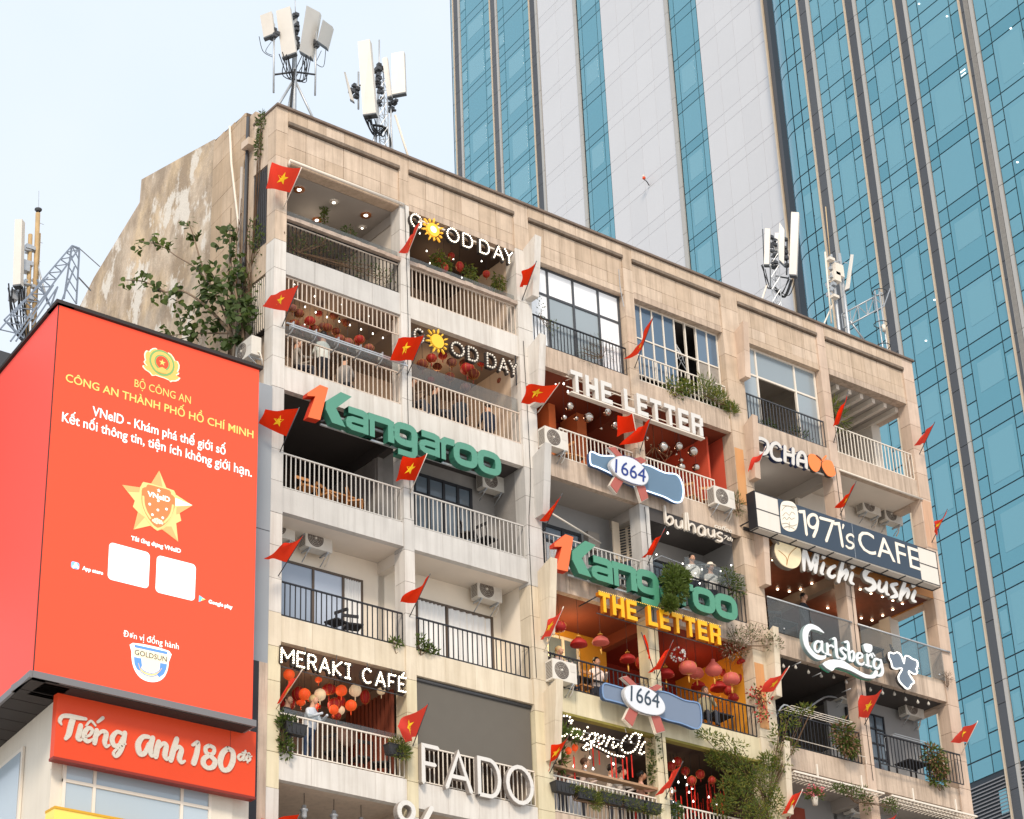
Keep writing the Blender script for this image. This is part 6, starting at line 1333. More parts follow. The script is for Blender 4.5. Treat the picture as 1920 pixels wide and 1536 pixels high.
# red lantern balcony
g2 = 'red lanterns of the yellow-sign cafe'; cz = B[2]
for (p, r, m, kd, lab) in (
    ((9.247,0.300,24.814), .19, LRED, 'dome', 'red lantern half behind the leftmost flag of the lantern balcony'), ((9.817,0.200,24.453), .22, LRED, 'shade', 'red bowl lantern before the glazed door'),
    ((10.589,0.200,24.689), .22, LPNK, 'shade', 'pink-topped red bowl lantern before the orange wall'), ((11.610,0.300,24.444), .21, LRED, 'shade', 'red bowl lantern left of the yellow pillar'), ((12.303,0.500,24.526), .18, LRED, 'round', 'red lantern touching the left of the yellow pillar'),
    ((13.142,0.500,24.413), .23, LRED, 'shade', 'flat red lantern right of the yellow pillar'), ((13.618,0.100,24.538), .24, LPNK, 'dome', 'large pink-topped lantern under the letter R'), ((14.402,0.600,24.719), .20, LPNK, 'dome', 'pink-topped lantern tucked behind the large one'),
    ((14.582,0.100,24.685), .23, LPNK, 'bulbous', 'onion-shaped pink and red lantern with neck'), ((15.230,0.100,24.556), .23, LPNK, 'dome', 'pink dome lantern with a small emblem'), ((15.986,0.400,25.349), .13, LRED, 'shade', 'small red lantern high at the right end'),
    ((15.534,0.900,24.664), .26, LRED, 'shade', 'wide dark red lantern behind the onion-shaped one'), ((14.712,0.900,24.521), .20, LRED, 'shade', 'flat red lantern low under the pink domes'), ((16.100,0.600,24.893), .16, LRED, 'round', 'red oval lantern at the right behind the dome'),
    ((15.546,0.400,24.168), .15, LRED, 'dome', 'low red lantern near the right pillar'), ((15.678,0.700,24.501), .14, LRED, 'round', 'small red lantern beneath the pink dome'), ((16.061,1.200,25.280), .12, LRED, 'round', 'small red lantern deep between onion and dome')):
    lantern(p, r * 1.08, m, kd, lab, 1.0, g2, cz)
fl = thing('flower_ball', 'hanging ball of red and white flowers beside the yellow pillar', 'flower ball', (13.371,0.200,24.909))
q = MB(); q2 = MB()
for i in range(70):
    v = Vector((rnd.gauss(0, 1), rnd.gauss(0, 1), rnd.gauss(0, 1))).normalized() * .2; (q if i % 2 else q2).sphere(tuple(v), .035, 5, 3)
q.build('red_flower', LRED, fl, 'stuff'); q2.build('white_flower', CURT, fl, 'stuff'); MB().tube([(0, 0, .15), (0, 0, .9)], .006, 4).build('cord', WIRE, fl)
# wicker lanterns in the two upper cafes
g3 = 'wicker and red lanterns of the upper cafes'; names = ['leftmost', 'second', 'third', 'fourth', 'fifth', 'sixth', 'seventh', 'eighth', 'ninth', 'tenth', 'eleventh', 'twelfth', 'thirteenth', 'fourteenth']
A1 = [((0.922,0.500,31.885), .13, 0), ((1.201,0.600,31.868), .14, 0), ((1.402,0.400,31.612), .15, 1), ((0.993,0.500,31.427), .15, 0), ((1.321,0.600,31.441), .14, 0), ((1.602,0.500,31.486), .14, 0), ((2.016,0.700,31.786), .13, 0), ((2.017,0.500,31.656), .14, 0), ((1.918,0.600,31.382), .14, 1), ((2.488,0.800,31.844), .13, 0), ((2.404,0.500,31.445), .15, 0), ((2.656,0.500,31.415), .16, 0), ((3.030,0.500,31.635), .15, 1), ((3.267,0.400,31.404), .14, 0), ((3.202,0.800,31.622), .13, 0), ((2.553,1.000,32.456), .12, 0), ((2.964,1.000,32.346), .11, 0), ((2.012,0.900,32.290), .1, 1), ((2.946,1.100,32.505), .1, 0)]
for i, (p, r, red) in enumerate(A1):
    rw = 'red' if red else 'wicker'
    lantern(p, r, LRED if red else LWIC, 'round', '%s lantern number %d from the left below the white grille, second storey' % (rw, i + 1) if False else '%s lantern below the white grille, hanging %s' % (rw, ['by the left pillar', 'just right of the left flag', 'as a heart-red spot left', 'low over the rail at left', 'low beside a lit bulb', 'centre left over the rail', 'centre, slightly high', 'centre beside a bulb', 'centre bottom, flat red', 'in the middle row of the centre', 'right of the centre, touching the rail', 'right of the centre beside a red one', 'right, large and red', 'rightmost and lowest', 'right behind the red one', 'high in the centre rear', 'high right in the rear', 'high left in the rear', 'tiny in the rear centre'][i]), .8, g3, B[0])
A2 = [((5.152,0.600,31.599), .17, 0), ((5.461,0.600,31.897), .15, 1), ((6.147,0.600,31.983), .15, 0), ((5.985,0.500,31.436), .15, 0), ((6.645,0.700,32.156), .14, 0), ((6.596,0.500,31.879), .2, 1), ((6.715,0.400,31.704), .18, 0), ((6.521,0.500,31.273), .15, 0), ((7.418,0.900,32.531), .14, 1), ((6.145,1.000,32.389), .13, 1), ((6.028,1.100,32.046), .13, 0), ((6.852,1.200,32.695), .12, 0), ((8.095,0.900,32.150), .13, 0), ((5.726,1.000,31.503), .1, 1)]
for i, (p, r, red) in enumerate(A2):
    rw = 'red' if red else 'wicker'
    lantern(p, r, LRED if red else LWIC, 'round', '%s lantern behind the unlit letters, hanging %s' % (rw, ['large at far left', 'under the sun disc', 'under the letter O', 'low in the middle', 'under the first D', 'large, red with a ribbon', 'low right of the red ribbon', 'lowest of all', 'right of the ribbon in the rear', 'left of centre in the rear', 'left in the rear, small', 'centre rear under the D', 'far right near the pier', 'small, low at the left'][i]), .85, g3, B[0])
for (p, r, lab) in (((6.303,0.700,35.524), .10, 'small red ornament at the left of the top cafe'), ((5.897,0.500,34.889), .12, 'red cylinder ornament standing on the top cafe ledge'), ((6.440,0.500,35.117), .12, 'tall red ornament in the middle of the top cafe'), ((7.382,0.500,35.204), .11, 'round red lantern at the right of the top cafe'), ((5.736,0.600,35.093), .11, 'red bow ornament left among the top cafe plants')):
    lantern(p, r, LRED, 'round', lab, 1.3 if 'cylinder' in lab or 'tall' in lab else 1, g3, LINT)
# mirror balls
MIR = mat('mirror_ball', (.62, .56, .50), .12, metal=1, vary=.1)
for i, (p, r, lab) in enumerate((((9.861,0.100,31.534), .125, 'mirror ball before the dark window, leftmost of the large ones'), ((10.528,0.100,31.380), .15, 'largest mirror ball left of the red flags'), ((11.330,0.200,31.837), .125, 'mirror ball just left of the red flags'), ((11.761,0.400,31.625), .125, 'mirror ball partly behind the red flag'), ((9.730,0.200,31.184), .08, 'small mirror ball under the leftmost large one'), ((11.159,0.300,31.299), .045, 'tiny mirror ball hanging low left'), ((10.677,0.800,31.701), .08, 'dim small mirror ball in the rear left'),
        ((13.306,0.100,31.260), .155, 'large mirror ball right of the pillar'), ((13.919,0.100,31.455), .135, 'tall mirror ball in the middle of the right half'), ((14.477,0.100,31.443), .155, 'rightmost large mirror ball'), ((14.246,0.400,31.000), .13, 'low mirror ball over the bottle sign'), ((14.268,0.400,31.232), .07, 'small mirror ball directly on top of the low one'), ((15.038,0.600,31.291), .12, 'dim mirror ball by the mirror frame'), ((13.077,0.500,31.643), .06, 'small mirror ball touching the crumpled flag'), ((14.000,0.300,31.304), .035, 'tiny bright ball between the large ones'))):
    o = thing('mirror_ball', lab, 'mirror ball', p, 'mirror balls hanging in the red cafe'); MB().sphere((0, 0, 0), r, 16, 10).build('ball', MIR, o); MB().tube([(0, 0, r), (0, 0, max(r + .05, B[0] - p[2]))], .004, 4).build('cord', WIRE, o)
ch = thing('chandelier', 'ornate wire chandelier hanging behind the mirror balls', 'chandelier', (13.714,0.900,31.425))
q = MB()
for k in range(10):
    a = k * math.pi / 5; q.tube([(.05 * math.cos(a), .05 * math.sin(a), .25), (.38 * math.cos(a), .38 * math.sin(a), -.1), (.48 * math.cos(a), .48 * math.sin(a), .08)], .012, 4); q.sphere((.48 * math.cos(a), .48 * math.sin(a), .12), .04, 6, 4)
q.tube([(0, 0, .2), (0, 0, 1.0)], .012, 5); q.build('arm', flat('bronze_wire', (120, 86, 60), .4), ch)
# pendant bulbs and string lights
SB = mat('warm_spot', (1, .9, .7), emit=(1, .82, .58), es=5); SBW = mat('cool_spot', (1, 1, 1), emit=(1, .93, .82), es=3); GB = flat('clear_bulb_glass', (196, 190, 180), .15)
def bulb(p, r, m, lab, grp, cord=.0, clear=False):
    o = thing('light_bulb', lab, 'light bulb', p, grp)
    MB().lathe([(0, -r), (r * .7, -r * .7), (r, 0), (r * .6, r * .8), (r * .3, r * 1.6), (0, r * 1.7)], n=8).build('bulb', m, o)
    if cord: MB().tube([(0, 0, r * 1.6), (0, 0, cord)], .008, 4).build('cord', WIRE, o)
for i, p in enumerate(((17.348,0.100,25.384), (17.844,0.100,25.459), (18.351,0.100,25.422), (18.867,0.100,25.419), (19.377,0.100,25.496), (19.894,0.100,25.441), (20.888,0.100,25.419), (21.406,0.100,25.428), (21.916,0.100,25.502), (22.383,0.100,25.431), (22.917,0.100,25.457), (23.390,0.100,25.504))):
    bulb(p, .05, GB, 'unlit clear bulb in the dark balcony, ' + (names[i] + ' from the left'), 'clear bulbs hanging under the script beer sign', B[2] - p[2])
for i, p in enumerate(((9.917,0.200,32.056), (9.861,0.300,32.342), (9.649,0.400,32.287), (13.615,0.500,28.758))): bulb(p, .03, SBW, ['small lit bulb under the block letters', 'second small lit bulb beside the block letters', 'lit bulb touching the flag by the block letters', 'lit spot behind the coffee sign'][i], 'small lit bulbs', .1)
MS = ((17.552,0.300,28.845), (19.256,0.500,29.002), (19.698,0.500,28.973), (20.063,1.200,29.044), (17.880,1.000,28.366), (18.566,1.200,28.487), (19.267,1.400,28.661), (19.761,1.400,28.851), (20.929,1.000,29.182), (20.664,1.200,28.961), (21.736,2.200,28.997), (22.199,2.200,28.981), (20.532,2.000,28.869), (21.865,0.900,29.177), (22.440,1.000,29.211), (22.961,1.000,29.229), (23.293,0.900,29.146), (23.605,0.800,29.077), (23.703,1.300,29.083), (23.656,1.700,29.017), (23.587,2.100,28.982), (23.216,2.200,29.003))
for i, p in enumerate(MS):
    o = thing('ceiling_spotlight', 'tiny warm ceiling spot above the glass, ' + ('left room' if i < 13 else 'right room'), 'spotlight', (p[0], p[1], B[1] - .02), 'warm ceiling spots of the wooden room')
    q = p; z = B[1] - .02; cpos = Vector((-26.332, -42.012, 1.6)); d = Vector(p) - cpos; t = (z - 1.6) / d.z; pp = cpos + d * t
    o.location = (pp.x, max(.35, min(4.1, pp.y)), z); MB().lathe([(0, -.02), (.03, -.02), (.04, 0)], n=10).build('lens', SB, o)
for i, (px_, rr_, mm) in enumerate((((1.417,1.000,36.053), .09, 0), ((2.545,1.000,36.067), .07, 1), ((3.607,1.000,36.048), .09, 0), ((1.992,1.000,35.287), .08, 0), ((3.480,1.000,35.581), .05, 1))):
    cpos = Vector((-26.332, -42.012, 1.6)); d = Vector(px_) - cpos; t = (LINT - .012 - 1.6) / d.z; pp = cpos + d * t
    o = thing('ceiling_spotlight', ['recessed orange-ringed ceiling lamp nearest the left flag', 'plain bright ceiling lamp in the middle of the top left room', 'orange-ringed ceiling lamp at the right of the top left room', 'dim orange ceiling lamp by the hanging plant', 'small rear ceiling lamp of the top left room'][i], 'ceiling lamp', (pp.x, pp.y, LINT - .015), 'ceiling lamps of the top left room')
    MB().lathe([(rr_ * 1.7, 0), (rr_ * 1.7, -.03), (rr_ * .75, -.02)], n=16).build('trim_ring', flat('copper_ring', (170, 104, 56), .4) if not mm else METW, o); MB().lathe([(0, -.03), (rr_ * .6, -.03), (rr_ * .6, 0)], n=14).build('lens', SBW, o)
for i, p in enumerate(((5.073,0.500,35.711), (5.374,0.600,35.295), (6.452,0.800,35.523), (7.304,0.600,35.653), (5.476,0.600,34.930), (6.504,0.500,34.772), (1.480,0.300,32.333), (0.850,0.300,32.488), (2.335,0.300,32.381), (3.187,0.300,32.309), (0.977,0.450,31.398), (1.984,0.450,31.670), (1.250,0.400,31.980), (1.582,0.400,31.931), (1.933,0.400,31.903), (2.319,0.400,31.903), (2.657,0.400,31.902), (3.014,0.400,31.891), (3.391,0.400,31.885), (3.718,0.400,31.862), (1.534,0.450,31.649), (1.304,0.500,31.499))):
    bulb(p, .022, SBW, 'small glowing bulb of the upper left cafes, ' + ('top storey' if i < 6 else 'below the white grille'), 'glowing bulbs of the upper left cafes', .1)
SP = ((18.304,0.800,22.041),)
for i, p in enumerate(((13.292,0.600,21.931), (13.773,0.700,21.600), (14.354,0.700,21.783), (13.811,0.700,21.397), (14.092,0.800,21.372), (13.963,0.800,21.243), (12.876,0.300,20.917), (14.778,0.900,21.283), (14.095,0.800,21.012), (13.000,0.400,20.689), (14.768,0.600,21.000), (13.319,0.500,21.323), (12.193,0.300,20.823))): bulb(p, .025, SBW, 'glowing bulb in the red-ribbon cave beside the vine', 'glowing bulbs of the red ribbon cafe', .2)
for i, p in enumerate(((10.011,0.300,21.713), (10.075,0.300,21.333), (10.163,0.300,21.046), (10.701,0.300,21.496), (10.869,0.300,21.309), (10.000,0.400,21.117), (9.518,0.300,20.997))): bulb(p, .03, SBW, 'small glowing bulb dangling under the bulb script sign', 'bulbs dangling under the script sign', .3)
sl_ = MB(); pts = [(12.369,-0.100,27.351), (12.745,-0.100,27.608), (13.137,-0.100,27.577), (13.771,-0.100,27.541), (14.357,-0.100,27.753), (15.002,-0.100,27.683), (15.800,-0.100,27.450)]
stl = thing('string_lights', 'string of small white bulbs along the glass below the coffee sign', 'string lights', (0, 0, 0)); MB().tube(pts, .008, 4).build('cable', METG, stl)
for p in ((12.567,-0.100,27.595), (13.533,-0.100,27.563), (13.773,-0.100,27.558), (14.257,-0.100,27.564), (14.982,-0.100,27.695), (15.426,-0.100,27.989), (14.285,0.200,27.569), (14.178,-0.050,27.138)): MB().sphere(p, .024, 8, 5).build('bulb', SBW, stl)
cube('glass_screen', GLASS, 13.6, 15.9, -.12, -.11, T[2] + .95, T[2] + 1.45, bld)
for i, (p, lab) in enumerate((((1.415,0.500,18.431), 'industrial pendant lamp at the bottom left, nearer the pillar'), ((2.248,0.500,18.446), 'second industrial pendant lamp right of the first'), ((3.020,0.500,18.410), 'third pendant lamp cut by the bottom edge'))):
    o = thing('pendant_lamp', lab, 'pendant lamp', p, 'pendant lamps under the lowest left balcony'); MB().lathe([(0, .16), (.05, .15), (.06, .08), (.10, .05), (.10, .02), (.07, .0), (.07, -.12), (.04, -.17), (0, -.17)], n=12).build('lamp_body', METG, o); MB().sphere((0, 0, -.07), .06, 8, 6).build('bulb', GB, o); MB().tube([(0, 0, .15), (0, 0, B[4] - p[2])], .008, 4).build('cord', WIRE, o)
# ================================================================== furniture
CHW = flat('light_wood', (200, 140, 84), .6, grain=.3, gscale=9); CHK = flat('black_wicker', (44, 42, 44), .7)
def make_chair(m, nm='chair'):
    e = thing(nm, 'x', 'chair'); MB().box(-.21, .21, -.21, .21, .43, .47).build('seat', m, e)
    q = MB(); q.box(-.21, .21, .18, .21, .78, .86); 
    for x in (-.19, 0, .19): q.tube([(x, .19, .46), (x, .23, .84)], .014, 4)
    q.build('backrest', m, e)
    for x in (-.18, .18):
        for y in (-.18, .18): MB().tube([(x, y, .43), (x * 1.15, y * 1.15, 0)], .016, 5).build('leg', m, e)
    return e
cw_ = make_chair(CHW); ck_ = make_chair(CHK)
def chair(src, loc, rz, lab, grp, first=[0, 0]):
    i = 0 if src is cw_ else 1
    o = src if not first[i] else dup(src); first[i] = 1; o.location = loc; o.rotation_euler = (0, 0, rz); o['label'] = lab; o['group'] = grp; return o
gw = 'light wooden chairs behind balcony railings'
for i, (x, y, k, lab) in enumerate(((1.4, .5, 2, 'wooden chair behind the dark balcony railing, nearest the left pillar'), (2.1, .6, 2, 'wooden chair in the middle of the dark balcony'), (2.9, .5, 2, 'wooden chair at the right of the dark balcony'), (9.9, .6, 1, 'orange-lit chair behind the white railing right of the left air conditioner'), (10.3, .5, 1, 'chair next to the left arm of the bottle sign'), (14.7, .6, 1, 'chair behind the white railing right of the bottle sign'), (15.3, .5, 1, 'chair nearest the right air conditioner of the red cafe'), (9.6, .5, 3, 'yellow wooden chair behind the black railing'), (10.2, .6, 3, 'wooden chair beside the yellow one behind black railing'))):
    chair(cw_, (x, y, T[k]), .4 * i, lab, gw)
gk = 'dark chairs behind balcony railings'
for i, (x, y, k, lab) in enumerate(((2.2, .45, 4, 'black chair behind the white railing of the lantern cafe, left'), (3.0, .45, 4, 'black chair behind the white railing of the lantern cafe, centre'), (3.6, .5, 4, 'black chair at the right end of the lantern cafe'), (2.3, .5, 3, 'black folding chair on the cream balcony, left'), (2.8, .5, 3, 'black folding chair on the cream balcony, right'), (6.4, .4, 2, 'dark chair on the concrete balcony, left'), (7.0, .4, 2, 'dark chair on the concrete balcony, right'), (17.5, .5, 2, 'dark dining chair behind the glass, left room'), (22.2, .5, 2, 'dark dining chair behind the glass, right room'))):
    chair(ck_, (x, y, T[k]), 2.0 + i, lab, gk)
def table(loc, lab, w=.7, m=None, h=.74):
    e = thing('table', lab, 'table', loc); m = m or CHK; MB().box(-w / 2, w / 2, -.3, .3, h - .04, h).build('tabletop', m, e)
    for x in (-w / 2 + .04, w / 2 - .04):
        for y in (-.26, .26): MB().box(x - .02, x + .02, y - .02, y + .02, 0, h - .041).build('leg', m, e)
    return e
table((18.0, .7, T[2]), 'dark table behind the glass railing, left room', .9); table((21.6, .7, T[2]), 'dark table behind the glass railing, right room', .9); table((22.9, .6, T[3]), 'black table with stripes behind the corner plant railing', .9); table((10.8, .8, T[3]), 'dark bar table behind the black railing under lanterns', 1.6); table((14.9, .8, T[3]), 'dark table where a woman sits under lanterns', 1.4); table((2.6, 1.0, T[2]), 'wooden table in the dark balcony', .9, CHW)
ff = thing('standing_fan', 'round mesh fan standing in the lantern cafe corner', 'fan', (3.15, 1.3, T[4])); MB().lathe([(0, -.06), (.28, -.05), (.31, 0), (.28, .05), (0, .06)], (0, 0, 1.35), 20, 'y').build('fan_cage', flat('fan_wicker', (130, 100, 84)), ff); MB().tube([(0, 0, 0), (0, 0, 1.05)], .02, 6).lathe([(0, 0), (.2, 0), (.18, .03), (0, .04)], n=14).build('stand', METK, ff)
# white pergola frames at the bottom right
for (x0, x1, y, lab) in ((16.75, 20.3, -.45, 'white steel pergola frame at the bottom, left of two'), (20.6, 24.2, -.45, 'white steel pergola frame at the bottom right')):
    pg = thing('pergola', lab, 'pergola', (0, 0, 0)); zt = B[3] - .32
    MB().box(x0, x1, -.50, -.45, zt, zt + .05).build('front_rail', METW, pg)
    q = MB()
    n = 24
    for j in range(n + 1): x = x0 + (x1 - x0) * j / n; q.box(x, x + .02, -.45, .2, zt + .005, zt + .03)
    q.build('rung', METW, pg, 'stuff')
    q = MB()
    for dy in (-.25, -.05): q.box(x0, x1, dy, dy + .025, zt + .031, zt + .055)
    for x in (x0 + .9, x1 - .9): q.box(x, x + .04, -.5, -.46, zt + .05, zt + .40)
    q.build('cross_rail', METW, pg)
cr_ = thing('clothes_rail', 'white drying rack outside the black railing, fourth storey down', 'drying rack', (0, 0, 0)); q = MB()
for dy in (0, .12, .24, .36): q.tube([(16.9, -.5 + dy, T[3] + .98), (19.3, -.5 + dy, T[3] + .98)], .01, 4)
for x in (16.9, 18.1, 19.3): q.tube([(x, -.5, T[3] + .98), (x, -.02, T[3] + .98)], .012, 4)
q.tube([(16.85, -.12, T[3] + .02), (16.85, -.12, T[3] + .2), (20.1, -.12, T[3] + .2), (20.1, -.12, T[3])], .012, 4); q.build('rack_bars', METW, cr_)
r2 = thing('clothes_rail', 'thin steel rack outside the corner railing by the barred door', 'drying rack', (0, 0, 0)); q = MB()
for dy in (0, .12, .24): q.tube([(21.1, -.45 + dy, T[3] + 1.0), (22.4, -.45 + dy, T[3] + 1.0)], .01, 4)
for x in (21.1, 22.4): q.tube([(x, -.45, T[3] + 1.0), (x, -.02, T[3] + 1.0), (x, -.02, T[3] + .6)], .012, 4)
q.build('rack_bars', METG, r2)
# red ribbons
RB = flat('red_ribbon', (220, 40, 20), .6)
for i, p in enumerate(((10.221,0.100,21.431), (10.631,0.100,21.103), (10.778,0.100,21.130), (11.020,0.100,21.205), (11.166,0.100,21.203), (11.338,0.100,21.294), (9.364,0.100,20.865), (10.190,0.300,21.442))):
    o = thing('ribbon', 'red ribbon hanging under the bulb script sign', 'ribbon', p, 'red ribbons under the script sign'); MB().box(-.02, .02, -.003, .003, -.32, .30).build('ribbon_strip', RB, o)
q = MB()
for i in range(110):
    x = 12.7 + rnd.random() * 3.0; y = .4 + rnd.random() * 2.2; z = T[4] + .4 + rnd.random() * 1.3; q.box(x, x + .025, y, y + .004, z, z + .25 + rnd.random() * .5)
tag(q.build('red_ribbons', RB, None, 'stuff'), 'mass of thin red ribbons hanging in the dark cave room', 'ribbons')
for i, (p, r, lab) in enumerate((((13.812,0.500,21.458), .13, 'red paper ball in the ribbon cave, right'), ((13.616,0.800,22.053), .13, 'red paper ball in the ribbon cave, upper left'), ((13.461,0.900,21.917), .13, 'dim red ball in the ribbon cave, far left'), ((13.979,0.900,21.878), .12, 'dark red ball in the ribbon cave, middle'), ((14.373,0.300,21.517), .11, 'red bow lantern in the ribbon cave by the vine'), ((14.241,0.600,21.747), .13, 'red lantern round the lit bulb of the ribbon cave'))): lantern(p, r, LRED, 'round', lab, 1, 'red balls in the ribbon cave')
for i, (p, lab) in enumerate((((9.196,0.100,21.291), 'red tasselled ornament cluster left under the script sign'), ((9.416,0.100,21.420), 'round red lantern ornament with gold cap under the script sign'))): lantern(p, .085, LLIT, 'round', lab, 1.2, 'small ornaments under the script sign')
# planters
PLK = flat('black_plastic_planter', (50, 50, 52), .55, grain=.2, gscale=8)
def planter(x0, x1, y, z, lab, h=.24):
    o = thing('planter', lab, 'planter', ((x0 + x1) / 2, y, z), 'black trough planters'); w = (x1 - x0) / 2
    MB().hexa([(-w * .9, -.09, 0), (w * .9, -.09, 0), (w * .9, .09, 0), (-w * .9, .09, 0), (-w, -.12, h), (w, -.12, h), (w, .12, h), (-w, .12, h)]).build('trough', PLK, o)
    q = MB()
    for j in range(5): xx_ = -w * .85 + j * w * .42; q.box(xx_, xx_ + .03, -.118, -.10, .03, h - .03)
    q.build('rib', PLK, o); MB().box(-w - .01, w + .01, -.13, .13, h, h + .02).build('rim', PLK, o); return o
for (q0, q1, lab) in (((8.378,-0.200,20.101), (9.013,-0.200,20.034), 'leftmost black trough on the mossy white railing'), ((9.101,-0.200,20.050), (9.693,-0.200,19.987), 'second black trough from the left on the mossy railing'), ((9.893,-0.200,20.079), (10.582,-0.200,20.003), 'middle black trough on the mossy railing'), ((10.625,-0.200,20.096), (11.304,-0.200,20.002), 'fourth black trough from the left on the mossy railing'), ((11.366,-0.200,20.099), (11.910,-0.200,20.037), 'rightmost black trough on the mossy railing'), ((0.414,-0.150,20.081), (0.988,-0.150,19.999), 'black trough at the left of the lantern cafe railing'), ((3.305,-0.150,20.121), (3.866,-0.150,20.054), 'black trough with fern at the slim pillar')):
    planter(q0[0], q1[0], q0[1], q0[2] - .12, lab)

# light of the lamps that are switched on in the cafes
def room_lamp(x, y, z, w, col=(1, .72, .45)):
    l = bpy.data.lights.new('room_lamp', 'POINT'); l.energy = w * .38; l.color = col; l.shadow_soft_size = .18; o = bpy.data.objects.new('room_lamp', l); COL.objects.link(o); o.location = (x, y, z)
room_lamp(2.2, 1.6, LINT - .5, 7, (1, .85, .68)); room_lamp(6.2, 1.4, LINT - .6, 22); room_lamp(2.2, 1.4, B[0] - .7, 34); room_lamp(6.2, 1.4, B[0] - .7, 34)
room_lamp(10.0, 1.2, B[0] - .9, 12, (1, .6, .4)); room_lamp(14.0, 1.6, B[0] - .9, 20, (1, .6, .4)); room_lamp(2.2, 1.3, B[3] - .8, 34, (1, .66, .42)); room_lamp(10.4, 1.2, B[2] - .7, 60, (1, .72, .35)); room_lamp(14.9, 1.4, B[2] - .9, 34, (1, .55, .28))
room_lamp(10.4, .9, B[3] - .8, 18); room_lamp(14.0, 1.4, B[3] - .9, 12); room_lamp(18.4, 2.0, B[1] - .8, 40); room_lamp(22.2, 2.0, B[1] - .8, 40); room_lamp(18.5, 1.4, B[0] - .8, 14, (1, .95, .88)); room_lamp(14.2, .9, B[1] - .8, 10, (1, .92, .85))
# ================================================================== plants
def leafmat(key, c, c2=None):
    m = mat(key, c, .6, spec=.3, grain=.55, gscale=5); n = m.node_tree; b = n.nodes['Principled BSDF']; t = n.nodes.new('ShaderNodeBsdfTranslucent'); t.inputs[0].default_value = (c[0] * 1.6, c[1] * 1.7, c[2], 1); x = n.nodes.new('ShaderNodeMixShader'); x.inputs[0].default_value = .25
    n.links.new(b.outputs[0], x.inputs[1]); n.links.new(t.outputs[0], x.inputs[2]); n.links.new(x.outputs[0], n.nodes['Material Output'].inputs[0]); return m
LG1 = leafmat('olive_green_leaf', (.095, .135, .026)); LG2 = leafmat('dark_green_leaf', (.060, .092, .022)); LG3 = leafmat('yellow_green_leaf', (.20, .20, .035)); LG4 = leafmat('dusty_green_leaf', (.11, .13, .06)); TWIG = flat('twig_bark', (96, 74, 54), .9); BARK = flat('pale_bark', (128, 108, 88), .9, grain=.4, gscale=12)
def leaf(mb, p, L, W, d, up=None):
    d = Vector(d).normalized(); s = d.cross(up or Vector((rnd.gauss(0, 1), rnd.gauss(0, 1), rnd.gauss(0, 1)))).normalized(); p = Vector(p)
    n_ = d.cross(s) * L * .12
    mb.add([p, p + d * L * .45 + s * W / 2 + n_, p + d * L, p + d * L * .45 - s * W / 2 + n_], [(0, 1, 2, 3)], False)
def rv(): return Vector((rnd.gauss(0, 1), rnd.gauss(0, 1), rnd.gauss(0, 1))).normalized()
def clump(mb, c, R, n, L, W, bias=(0, 0, .3)):
    for _ in range(n):
        v = rv(); r = rnd.random() ** .5; p = Vector((c[0] + v.x * R[0] * r, c[1] + v.y * R[1] * r, c[2] + v.z * R[2] * r)); leaf(mb, p, L * (.6 + .7 * rnd.random()), W, v + Vector(bias) + rv() * .6)
def shrub(name, label, cat, clumps, m, n, L, W, base=None, group=None, m2=None, bias=(0, 0, .3), stems=True):
    base = base or (clumps[0][0][0], clumps[0][0][1], clumps[0][0][2] - .3); e = thing(name, label, cat, base, group); B0 = Vector(base)
    mb = MB(); mb2 = MB(); st_ = MB()
    for (c, R) in clumps:
        cc_ = Vector(c) - B0
        clump(mb, cc_, R, int(n * (1 if m2 is None else .6)), L, W, bias)
        if m2 is not None: clump(mb2, cc_, R, int(n * .4), L, W, bias)
        if stems:
            for _ in range(4): q = cc_ + Vector((rv().x * R[0] * .7, rv().y * R[1] * .5, rv().z * R[2] * .7)); mid = q * .5 + rv() * .05; st_.tube([Vector((0, 0, 0)), mid, q], .008, 4, False)
    mb.build('foliage', m, e, 'stuff')
    if m2 is not None: mb2.build('foliage', m2, e, 'stuff')
    if stems: st_.build('stem', TWIG, e)
    return e
# --- wild fig on the side wall
wt = thing('wall_tree', 'wild fig tree with broad dark leaves growing out of the side wall', 'tree', (-0.200,0.930,30.418))
w0 = Vector((-0.200,0.930,30.418))
br = [[(-0.200,1.031,30.388), (-0.500,1.188,30.994), (-0.700,1.679,31.724), (-0.900,2.094,32.264), (-0.900,3.094,33.092), (-0.900,3.956,33.475), (-0.800,4.889,34.114)], [(-0.500,1.188,30.994), (-0.600,1.369,31.685), (-0.600,1.943,32.617), (-0.700,2.640,33.595), (-0.700,3.815,34.624), (-0.600,4.915,35.579), (-0.500,6.285,36.477)], [(-0.200,1.031,30.388), (-0.400,0.749,30.737), (-0.400,0.905,31.445), (-0.500,1.037,32.277), (-0.400,1.517,33.538), (-0.300,1.450,34.371)], [(-0.600,1.943,32.617), (-0.600,2.599,33.777), (-0.500,3.285,35.102), (-0.500,3.603,35.703)], [(-0.900,3.956,33.475), (-0.900,5.175,34.429), (-0.900,6.576,35.192)], [(-0.500,1.188,30.994), (-0.600,1.874,31.292), (-0.600,2.694,31.688), (-0.700,4.213,32.305)]]
tk = MB()
for i, p_ in enumerate(br): tk.tube([Vector(q) - w0 for q in catmull(p_, 3)], .055 if i in (0, 2) else .03, 7, True, .012)
tk.build('trunk', BARK, wt)
def fig_leaf():
    sh = [(0, 0), (.42, .10), (.5, .45), (.28, .75), (0, 1.05), (-.28, .75), (-.5, .45), (-.42, .10)]
    return [(x, .12 * abs(x) * -1, z) for x, z in sh], [(0, 1, 2, 3, 4), (0, 4, 5, 6, 7)]
lv_, lf_ = fig_leaf(); fl1 = MB().add(lv_, lf_).mesh('leaf', LG2); fl2 = MB().add(lv_, lf_).mesh('leaf', LG1)
